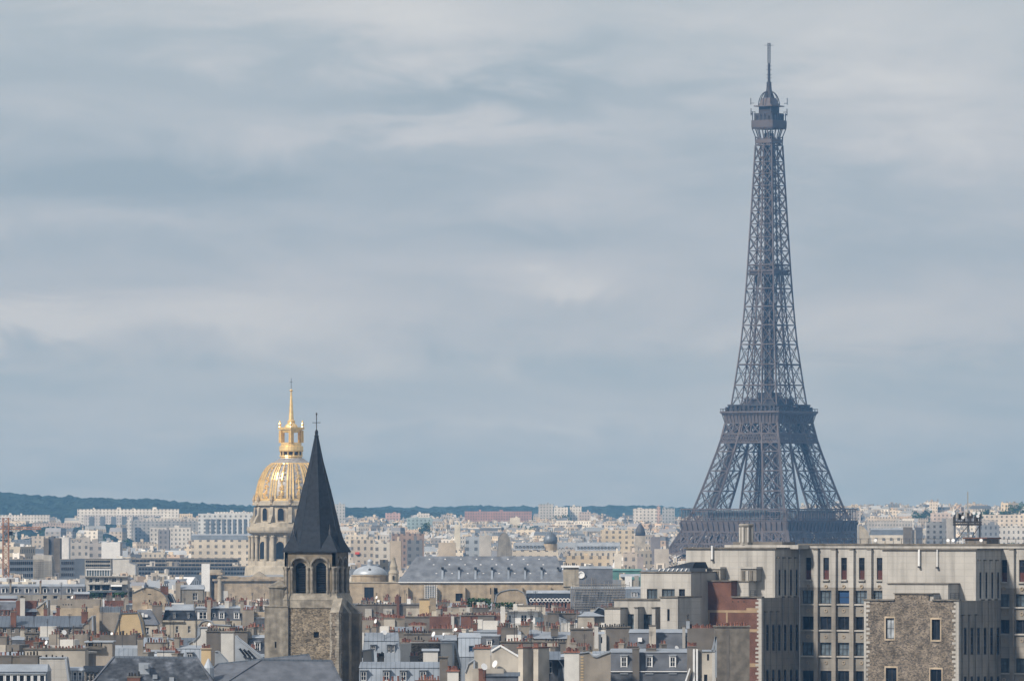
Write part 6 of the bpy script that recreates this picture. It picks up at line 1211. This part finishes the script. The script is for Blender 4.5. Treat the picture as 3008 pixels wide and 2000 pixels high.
far('golden ochre blocks above the square chimney tower', 1662, 1790, 1632, 1655, 3050, (.58, .44, .26)); far('bright cream bare gable left of the iron tower foot', 1806, 1826, 1625, 1665, 2900, (.66, .60, .50), m='facade_plain'); far('pinkish buff gable pair near the iron tower foot', 1832, 1872, 1622, 1666, 2850, (.52, .43, .35)); far('grey-mauve bare wall near the iron tower foot', 1872, 1890, 1634, 1666, 2880, (.36, .31, .31), m='facade_plain'); far('ochre buildings with shuttered attic in the distance left of the pointed dome', 1765, 1862, 1556, 1582, 4300, (.58, .47, .30)); far('dark square chimney wall beside the iron tower edge', 1912, 1940, 1578, 1606, 3700, (.20, .19, .22), m='facade_plain'); far('tan wall beside the iron tower edge', 1924, 1965, 1612, 1634, 3300, (.50, .44, .37), m='facade_plain')
# right of the tower
bb = far('ornate pale stone apartment range with columned dormers right of the iron tower', 2560, 2658, 1571, 1602, 3700, (.58, .52, .42)); bb.mans('zinc_dark', ve=1571, vk=1556, vt=1551, dep=14, inset=1.5, capm='zinc_plain')
b = B('pale dome shoulder rising beside the right foot of the iron tower', 2524, 2562, 1540, 1602, D=3680); b.gab([(2522, 1600), (2522, 1541), (2536, 1545), (2550, 1562), (2558, 1585), (2562, 1600)], 'pale_stone', dep=12)
b = B('pair of dark mauve slab walls with pale gap right of the ornate range', 2656, 2710, 1547, 1602, D=3500); b.wall('taupe', u0=2656, u1=2680, vt=1548, dep=10).wall('slate_grey', u0=2690, u1=2710, vt=1548, dep=10).wall('concrete', u0=2680, u1=2690, vt=1556, y=1, dep=9)
far('long grey-windowed range on the hill right of the iron tower', 2548, 2680, 1530, 1545, 5600, (.42, .41, .40)); far('sunlit cream row on the hill crest right of the iron tower', 2545, 2640, 1518, 1530, 6200, (.60, .50, .38)); far('stack of white terraces left of the antenna array', 2722, 2790, 1532, 1600, 4200, (.56, .55, .54)); far('bare grey wall behind the antenna array', 2784, 2805, 1522, 1600, 3900, (.38, .36, .34), m='facade_plain'); far('pink and white villa cluster on the crest left of the antenna array', 2736, 2795, 1506, 1530, 6300, (.58, .46, .40)); far('long sunlit cream barracks on the crest at the right edge', 2892, 3040, 1511, 1533, 5600, (.66, .56, .44)); far('blue-grey slab building right of the antenna array', 2874, 2935, 1541, 1602, 3600, (.20, .24, .30)); far('white balcony block at the right edge', 2932, 3040, 1545, 1602, 3800, (.58, .57, .55)); far('grey flat block between the barracks and the antenna array', 2870, 2930, 1527, 1545, 4600, (.40, .37, .34))
# ================================================================ filler houses of the old town (one thing each) and the far town
rnd = random.Random(77)
COLW = {'cream': 'cream', 'beige': 'buff', 'taupe': 'taupe', 'whitewash': 'white', 'concrete': 'pale grey', 'stone': 'stone', 'brick': 'red brick', 'pale_stone': 'pale stone', 'concrete_dirty': 'dull grey', 'rubble': 'rubble', 'zinc': 'zinc-clad'}
MARKS = [(17, 'orange crane'), (200, 'zinc attic roof'), (312, 'white terraced block'), (378, 'ochre gable'), (520, 'black slate mansard'), (640, 'church portico'), (790, 'stair turret'), (1087, 'small grey dome'), (1260, 'rubble gable wall'), (1410, 'green roof garden'), (1480, 'broad cream gable'), (1540, 'white rooftop house'), (1677, 'square chimney tower'), (1760, 'builders scaffolding'), (1900, 'modern annex'), (2100, 'brick party wall')]
BANDS = [(1950, 'at bottom edge'), (1905, 'level with church ridge'), (1862, 'level with tower window'), (1820, 'level with ochre gable'), (1780, 'level with belfry base'), (1735, 'below hall wall'), (1690, 'level with hall eaves'), (0, 'level with hall ridge')]
LBL = {}
def where(u, v):
    m = min(MARKS, key=lambda t: abs(t[0] - u)); d = u - m[0]
    s = 'in line with' if abs(d) < 12 else ('right' if d > 0 else 'left') + ' of'
    return f"{s} {m[1]}, " + next(t for k, t in BANDS if v > k)
PEND = []
def clear(u0, u1, vt, D):
    for a, b_, t, bt, DD in RECTS:
        if u0 < b_ - 2 and u1 > a + 2 and DD > D - 6 and vt < bt - 2: vt = bt - 1
    return vt
def tower_hidden(u0, u1, D): return (u0 > 780 and u1 < 1040 and D > 1190) or (u0 > 2030 and D > 1150)
ngen = 0
def gen(u0, u1, vt, D):
    global ngen
    ppm = F / D; kind = rnd.choices(['party', 'zinc', 'mansard', 'flat', 'gable', 'slab'], [3.2, 3.2, 4, .8, 1.3, 1])[0]
    wm = rnd.choices(['cream', 'beige', 'taupe', 'whitewash', 'concrete', 'stone', 'brick', 'pale_stone', 'concrete_dirty'], [3, 2.2, 2.4, 2.4, 1.6, 1.2, .7, 1.5, 1.8])[0]
    th = rnd.uniform(-14, 14)
    fr = Fr('town_house', (u0 + u1) / 2, D, None, 'house', th, base=0); r = fr.root; hw = (u1 - u0) / 2 / ppm; z = CZ + (HV - vt) / F * D; h = 0; desc = ''
    dep = rnd.uniform(6, 10); npots = 0; far_ = D > 2100
    if kind == 'party':
        MB().box(-hw, hw, 0, dep, 0, z, wm).build('wall', r); n = rnd.randint(1, 3); x = -hw + .2
        for i in range(n):
            w = rnd.uniform(1.2, max(1.5, min(4, 2 * hw / n - .6))); k = max(2, int(w / .45)); xx = min(x + rnd.uniform(0, 1), hw - w)
            chimney(r, xx, xx + w, rnd.uniform(0, 1), rnd.uniform(1.5, 2), z - .5, z + rnd.uniform(.3, 1.3), rnd.choice([wm, 'brick', 'taupe', 'beige']), k if not far_ else k // 2, rnd.choice(['t', 't', 'b', None]), rnd); x = xx + w + .4; npots += k
            if x > hw - 1.2: break
        if hw > 2:
            for _ in range(rnd.randint(1, 3)):
                w = rnd.uniform(.5, 1.6); xx = rnd.uniform(-hw, hw - w); MB().box(xx, xx + w, -.14, 0, 0, z - rnd.choice([0.02, .02, 1.2]), rnd.choice(['cream', 'whitewash', 'taupe', 'beige', 'concrete_dirty', 'concrete'])).build('flue', r)
            if rnd.random() < .5: MB().beam((rnd.uniform(-hw, hw), -.2, 5), (rnd.uniform(-hw, hw) * 0 + hw * .8, -.2, z - .5), .1, 'iron').build('drainpipe', r) if 0 else MB().box(hw * .5, hw * .5 + .12, -.14, -.02, 5, z - .4, 'iron').build('drainpipe', r)
            if rnd.random() < .4: window(r, rnd.uniform(-hw, hw - 1), z - rnd.uniform(2, 4), .7, 1.0, -.13, 'metal')
        desc = f"{COLW[wm]} blind wall with {'one stack' if n == 1 else 'several stacks'}"
    elif kind == 'zinc':
        zr = rnd.choice(['zinc', 'zinc', 'zinc_plain', 'zinc_dark']); rise = rnd.uniform(1.2, 2.6); run = rnd.uniform(2.8, 4.2)
        q = MB(); ze = z - rise; q.box(-hw, hw, 0, 2 * run, 0, ze, wm); q.build('wall', r)
        hip = rnd.choice([0, 0, 1.2]); MB().add([(-hw - .2, -.25, ze), (hw + .2, -.25, ze), (hw + .2, 2 * run, ze), (-hw - .2, 2 * run, ze), (-hw + hip - .2, run, z), (hw - hip + .2, run, z)], [(0, 1, 5, 4), (1, 2, 5), (2, 3, 4, 5), (3, 0, 4), (3, 2, 1, 0)], zr).build('roof', r)
        if not far_ and hw > 2:
            nw = int(2 * hw / 2.4)
            for i in range(nw): window(r, -hw + 2 * hw * (i + .5) / nw - .5, ze - 2.1, 1.0, 1.6, -.12)
        if rnd.random() < .6 and hw > 2: q = MB(); xx = rnd.uniform(-hw + 1, hw - 2); q.box(xx, xx + .8, run * .35, run * .6, z - rise * .75, z - rise * .3, 'glass_light'); q.build('skylight', r)
        for sx_ in rnd.sample([-1, 1], rnd.randint(1, 2)):
            xx = sx_ * hw; chimney(r, xx - .45, xx + .45, run - 1.8, run + 1.8, z - 2.5, z + rnd.uniform(.6, 1.6), rnd.choice(['brick', 'taupe', 'beige', wm]), 2 if far_ else 3, 't', rnd, axis='x')
        desc = f"{COLW[wm]} house with {'dark' if zr == 'zinc_dark' else 'blue-grey' if zr == 'zinc' else 'pale'} zinc roof"
    elif kind == 'mansard':
        rm_ = rnd.choice(['slate', 'slate_grey', 'slate_dark', 'zinc', 'zinc_dark']); hh = rnd.uniform(2.6, 3.6); ze = z - hh - .5; ins = rnd.uniform(.8, 1.6)
        MB().box(-hw, hw, 0, dep, 0, ze, wm).box(-hw, hw, -.3, 0, ze - .35, ze, wm).build('wall', r)
        q = MB(); q.frus(-hw, hw, 0, dep, ze + .01, -hw + .05, hw - .05, ins, dep - ins, z - .5, rm_); q.frus(-hw, hw, ins - .15, dep - ins + .15, z - .48, -hw, hw, dep * .4, dep * .6, z, 'zinc_plain'); q.build('roof', r)
        nd = max(1, int(2 * hw / rnd.uniform(2.2, 3.4)))
        if not far_ or nd < 6:
            for i in range(nd): dormer(r, -hw + 2 * hw * (i + .5) / nd - .5, ins * .25 - .05, ze + .5, 1.0, hh * .6, 1.4, rnd.choice(['zinc', 'white', 'white']) if i == 0 else st_) if 0 else dormer(r, -hw + 2 * hw * (i + .5) / nd - .5, ins * .25 - .05, ze + .5, 1.0, hh * .6, 1.4, 'white' if rm_ != 'zinc' else 'zinc')
        for sx_ in rnd.sample([-1, 1], rnd.randint(1, 2)): xx = sx_ * (hw - .3); chimney(r, xx - .4, xx + .4, dep / 2 - 2, dep / 2 + 2, ze, z + rnd.uniform(.5, 1.4), rnd.choice(['brick', 'taupe', 'beige', 'cream']), 2, 't', rnd)
        desc = f"{COLW[wm]} {'zinc' if 'zinc' in rm_ else 'slate'} mansard house with {nd} dormer{'s' if nd > 1 else ''}"
    elif kind == 'flat':
        MB().box(-hw, hw, 0, dep, 0, z - .4, wm).box(-hw - .15, hw + .15, -.2, dep + .2, z - .4, z - .1, 'concrete').build('wall', r)
        MB().box(-hw * .3, hw * .4, dep * .3, dep * .7, z - .1, z + 1.8, 'whitewash').build('lift_hut', r)
        if not far_:
            nw = max(2, int(2 * hw / 2.2))
            for i in range(nw): window(r, -hw + 2 * hw * (i + .5) / nw - .65, z - 2.6, 1.3, 1.5, -.1, 'metal')
        desc = f'{COLW[wm]} flat-roofed block with roof hut'
    elif kind == 'gable':
        rise = rnd.uniform(1.8, 3.2); k = rnd.choice([0, 1]); pts = [(-hw, z - rise), (-hw * .8, z - rise * .35), (0 if k else -hw * .3, z), (0 if k else hw * .3, z), (hw * .8, z - rise * .35), (hw, z - rise), (hw, 0), (-hw, 0)]
        if k: pts.pop(2)
        q = MB(); q.prism(pts, 0, dep, wm)
        for a, b_ in zip(pts[:-2], pts[1:-2]): q.beam((a[0], -.05, a[1] + .05), (b_[0], -.05, b_[1] + .05), .25, 'zinc_plain', .15)
        q.build('wall', r); chimney(r, -.9, .9, .3, 1.1, z - 1, z + rnd.uniform(.5, 1), rnd.choice([wm, 'brick']), 4, 't', rnd); desc = f"{COLW[wm]} {'pointed' if k else 'blunt'} gable wall"
    else:
        q = MB(); q.box(-hw, hw, 1, dep, 0, z - 1.2, wm); q.build('wall', r); w = rnd.uniform(1.6, 2.6); xx = rnd.uniform(-hw, hw - w) if hw > w / 2 else -hw
        chimney(r, xx, xx + w, 0, .95, 2, z, rnd.choice(['whitewash', 'cream', 'beige', 'taupe']), 5, rnd.choice(['t', 'b']), rnd); MB().add([(-hw, .99, z - 1.2), (hw, .99, z - 1.2), (hw, dep, z - 1.2), (-hw, dep, z - 1.2), (-hw, dep * .5, z), (hw, dep * .5, z)], [(0, 1, 5, 4), (1, 2, 5), (2, 3, 4, 5), (3, 0, 4)], 'zinc').build('roof', r)
        desc = f'{COLW[wm]} house behind tall chimney slab'
    if not far_ and rnd.random() < .45: inst('aerial', AERIAL, r, (rnd.uniform(-hw, hw) * .7, 1.5, z - .3), (1, 1, rnd.uniform(.6, 1.1)), rnd.uniform(-1, 1))
    if not far_ and rnd.random() < .12: o = inst('satellite_dish', DISH, r, (rnd.uniform(-hw, hw) * .6, -.4, z + .6), (.7, .7, .7)); o.rotation_euler = (math.radians(70), 0, rnd.uniform(-1, .6))
    PEND.append((fr.root, desc, (u0 + u1) / 2, vt)); ngen += 1
v = 1996.0
while v > 1688 and ngen < 262:
    u = -20 + rnd.uniform(-60, 0); D0 = autoD(v, 27)
    while u < 2110:
        w = rnd.uniform(3.8, 10) * F / D0; D = D0 * rnd.uniform(.985, 1.015); vt = v + rnd.uniform(-6, 6)
        u0, u1 = u, u + w; v2 = clear(u0 - 4, u1 + 4, vt - 8 * 1300 / D, D)
        if not tower_hidden(u0, u1, D) and ngen < 262 and u1 > 2:
            if v2 <= vt - 8 * 1300 / D + .01: gen(u0, u1, vt, D)
            elif v2 - vt < 26 and v2 < 1990: gen(u0, u1, v2 + 9 * 1300 / D, D)
        u += w * rnd.uniform(.97, 1.12)
    v -= 14 if v > 1850 else 11 if v > 1760 else 9
print('generated', ngen, 'last v', v)
seen = {}
for root, desc, u, vt in sorted(PEND, key=lambda t: t[2]):
    l = f'{desc}, {where(u, vt)}'; seen.setdefault(l, []).append(root)
ORD = ['first', 'second', 'third', 'fourth', 'fifth', 'sixth', 'seventh', 'eighth']
for l, rs in seen.items():
    for i, o in enumerate(rs):
        t = l if len(rs) == 1 else f'{ORD[min(i, 7)]} {l}'
        if len(t.split()) > 16: t = t.replace('level with', 'by')
        if len(t.split()) > 16: t = t.replace('in line with', 'near')
        if len(t.split()) > 16: t = t.replace('several stacks', 'stacks').replace('pale stone', 'stone').replace('pale grey', 'grey').replace('dull grey', 'grey').replace('red brick', 'brick')
        w_ = t.split(); tag(o, ' '.join(w_[:16]) if len(w_) <= 16 else t, group='old town houses')
# ---- the far town: thousands of houses that read as one mass
mb = MB(); mb.c = []
PAL = [(.58, .53, .45), (.50, .45, .38), (.62, .60, .57), (.54, .49, .43), (.42, .38, .33), (.57, .50, .40), (.35, .34, .34), (.50, .40, .32), (.64, .62, .58)]
RF = [(.30, .33, .37), (.40, .43, .47), (.17, .19, .22), (.13, .145, .17), (.46, .48, .51), (.24, .25, .28)]
rf = random.Random(5)
def cadd(n0, col): mb.c.extend([(*col, 1)] * (len(mb.v) - n0))
D = min(1900.0, autoD(v, 27) * .97)
while D < 8500:
    step = 19 + D * .006; span = F / D
    u = -60.0
    while u < 3070:
        w = rf.uniform(6, 19); wpx = w * F / D; u0, u1 = u, u + wpx; u += wpx * rf.uniform(1.0, 1.25)
        if D < 6500 and 2040 < u0 < 2480: continue
        if D < 3300 and u0 > 1900: continue
        if 2500 < D < 2900 and 560 < u1 and u0 < 840: continue
        y = D + rf.uniform(-.4, .4) * step; X = ((u0 + u1) / 2 - CU) / F * y; g = terrain(X, y)
        if u0 < 520 and y > 5000 and rf.random() < .82: continue
        if u0 > 2500 and y > 6600 and rf.random() < .5: continue
        if abs(u0 - 854) < 160 and 2560 < y < 2900: continue
        if 1172 < u1 and u0 < 1700 and y < 2700: continue
        h = rf.gauss(27.5 - 7 * sst(y, 2700, 4600), 3.2) * (1.0 if y < 6000 else .9); 
        if rf.random() < .05: h *= 1.3
        if y > 5500 and u0 < 2100: h *= .9
        v_top = HV + (CZ - g - h) * F / y
        lim = 1e9
        bad = False
        for a, b_, t, bt, DD in RECTS:
            if DD > y and u0 < b_ and u1 > a and v_top < bt - 1 and (DD > 1500 or DD > y): bad = True; break
        if bad: continue
        dep = rf.uniform(9, 14); hw = w / 2; a = rf.uniform(-.5, .5); ca, sa = math.cos(a), math.sin(a)
        def tr(vs): return [(X + x * ca - yy * sa, y + x * sa + yy * ca, g + z) for x, yy, z in vs]
        kk = rf.uniform(.8, 1.3); col = tuple(c * kk for c in rf.choice(PAL)); kk = rf.uniform(.8, 1.15); rc = tuple(c * kk for c in rf.choice(RF))
        n0 = len(mb.v); mh = rf.uniform(2.5, 4); k = rf.random(); z1 = h - (mh if k < .72 else 0)
        mb.add(tr([(-hw, 0, 0), (hw, 0, 0), (hw, dep, 0), (-hw, dep, 0), (-hw, 0, z1), (hw, 0, z1), (hw, dep, z1), (-hw, dep, z1)]), [(0, 1, 5, 4), (1, 2, 6, 5), (2, 3, 7, 6), (3, 0, 4, 7), (4, 5, 6, 7)], 'town'); cadd(n0, col)
        if k < .72:
            i_ = 1.2 if k < .4 else dep / 2 - .2; n0 = len(mb.v)
            mb.add(tr([(-hw, 0, z1), (hw, 0, z1), (hw, dep, z1), (-hw, dep, z1), (-hw + .3, i_, h), (hw - .3, i_, h), (hw - .3, dep - i_, h), (-hw + .3, dep - i_, h)]), [(0, 1, 5, 4), (1, 2, 6, 5), (2, 3, 7, 6), (3, 0, 4, 7), (4, 5, 6, 7)], 'facade_plain' if 0 else 'town'); cadd(n0, rc)
        for _ in range(rf.randint(1, 3)):
            n0 = len(mb.v); x = rf.uniform(-hw, hw - 1); cw = rf.uniform(.8, 3.0); yy = rf.uniform(0, dep * .6); hh = h + rf.uniform(.6, 2.4)
            mb.add(tr([(x, yy, z1), (x + cw, yy, z1), (x + cw, yy + 1.2, z1), (x, yy + 1.2, z1), (x, yy, hh), (x + cw, yy, hh), (x + cw, yy + 1.2, hh), (x, yy + 1.2, hh)]), [(0, 1, 5, 4), (1, 2, 6, 5), (3, 0, 4, 7), (4, 5, 6, 7)], 'town'); kk = rf.uniform(.7, 1.1); cadd(n0, tuple(c * kk for c in rf.choice(PAL)))
    D += step
t = mb.build('far_town'); tag(t, 'far town of pale houses and grey roofs fading into haze', 'houses', kind='stuff'); print('town faces', len(mb.f))
# ---- woods between the far houses
def wood(u0, u1, D, v, seed, n=3, label=None):
    pass
def canopy(name, u0, u1, D0, D1, hfun, step):
    q = MB(); q.mi('forest'); xs = int(((u1 - u0) / F * D1) / step); ys = int((D1 - D0) / (step * 2))
    for j in range(ys + 1):
        y = D0 + (D1 - D0) * j / ys
        for i in range(xs + 1):
            u = u0 + (u1 - u0) * i / xs; x = (u - CU) / F * y
            n_ = mnoise.noise(Vector((x / 9, y / 14, 3.3))) * 4.5 + mnoise.noise(Vector((x / 40, y / 60, 1.3))) * 5
            e_ = min(1, 6 * min(i, xs - i) / xs, 4 * j / ys + .05)
            q.v.append((x, y, terrain(x, y) - 3 + (hfun + n_) * e_))
    q.f = [(j * (xs + 1) + i, j * (xs + 1) + i + 1, (j + 1) * (xs + 1) + i + 1, (j + 1) * (xs + 1) + i) for j in range(ys) for i in range(xs)]; q.m = [0] * len(q.f)
    o = q.build(name); tag(o, 'dense dark green woodland on the slope below the housing slabs' if D0 > 5350 else 'small dark wood before the long dark slab block', 'woodland', kind='stuff')
canopy('woodland', -80, 430, 5400, 7300, 14, 4.5); canopy('woodland', 250, 420, 4900, 5300, 14, 4)
def tree(label, u, D, v_top, w, rn):
    x, y = (u - CU) / F * D, D; g = terrain(x, y); h = CZ + (HV - v_top) / F * D - g; r = empty('tree', (x, y, g)); tag(r, label, 'tree', 'trees on the skyline')
    MB().lathe([(.7, 0), (.45, h * .5), (.15, h * .8)], 'taupe', 7).build('trunk', r); q = MB()
    for _ in range(24):
        a = rn.uniform(0, 6.28); rr = w * .5 * math.sqrt(rn.random()); cx_, cy_, cz_ = rr * math.cos(a), rr * math.sin(a), h * rn.uniform(.45, .95) - rr * .25
        for __ in range(26):
            c = Vector((cx_ + rn.gauss(0, w * .09), cy_ + rn.gauss(0, w * .09), cz_ + rn.gauss(0, w * .07))); s_ = w * .07
            p, q_, s2 = [Vector((rn.uniform(-1, 1), rn.uniform(-1, 1), rn.uniform(-1, 1))) * s_ for _ in range(3)]; q.add([c + p, c + q_, c + s2, c - p], [(0, 1, 2, 3)], 'foliage')
    q.build('crown', r)
rt = random.Random(6)
for lab, u, D, v, w in (('round dark tree, left one of the skyline pair right of the iron tower', 2703, 6300, 1500, 17), ('taller dark tree, right one of the skyline pair right of the iron tower', 2725, 6350, 1496, 15), ('spreading tree on the crest just right of the tall mast', 2862, 6000, 1499, 17), ('middle tree of the crest group right of the tall mast', 2884, 6100, 1494, 15), ('tree with full crown left of the barracks roof', 2905, 5900, 1492, 13), ('dark tree above the left part of the cream barracks', 2944, 5950, 1489, 15), ('second dark tree above the middle of the cream barracks', 2966, 5950, 1492, 12), ('tallest dark tree cut by the right edge of the view', 2998, 5950, 1465, 20), ('small faint tree on the skyline nearest the iron tower', 2562, 7600, 1505, 18), ('dark conifer group in front of the twin housing blocks', 1656, 7300, 1508, 16), ('dark tree behind the ridge of the teal-glazed block', 1250, 5900, 1530, 14), ('bushy tree at the right edge below the white balcony block', 2985, 3300, 1583, 14)):
    tree(lab, u, D, v, w, rt)

q = MB(); rs = random.Random(31); RR = RECTS
for _ in range(230):
    D = 2300 * (6800 / 2300) ** rs.random(); u = rs.uniform(0, 3000)
    if (1150 < u < 1680 and D < 2700) or 2040 < u < 2480 or 560 < u < 1040 and D < 3000: continue
    x = (u - CU) / F * D; g_ = terrain(x, D); zt_ = g_ + rs.uniform(17, 22.5); w_ = rs.uniform(2, 7); vv = HV + (CZ - zt_) / D * F
    if any(DD > D and u < b_ + 4 and u > a - 4 and vv < bt for a, b_, t_, bt, DD in RR): continue
    shrub(q, x - w_, x + w_, D - 3, D + 3, zt_ - 5, zt_, 'foliage', 70, 1.0, rs)
tag(q.build('town_trees'), 'dark green treetops showing between the far roofs', 'trees', kind='stuff')
# ================================================================ air
hz = MB().box(-2900, 2900, -700, 13300, -1.2, 345, 'asphalt').build('haze')
hm = bpy.data.materials.new('haze'); hm.use_nodes = True; t_ = hm.node_tree; t_.nodes.clear()
pv = t_.nodes.new('ShaderNodeVolumePrincipled'); pv.inputs['Color'].default_value = (.22, .53, 1.0, 1); pv.inputs['Absorption Color'].default_value = (1, 1, 1, 1); pv.inputs['Density'].default_value = .000072; pv.inputs['Anisotropy'].default_value = .1
ho = t_.nodes.new('ShaderNodeOutputMaterial'); t_.links.new(pv.outputs[0], ho.inputs['Volume'])
hz.data.materials.clear(); hz.data.materials.append(hm); tag(hz, kind='stuff')
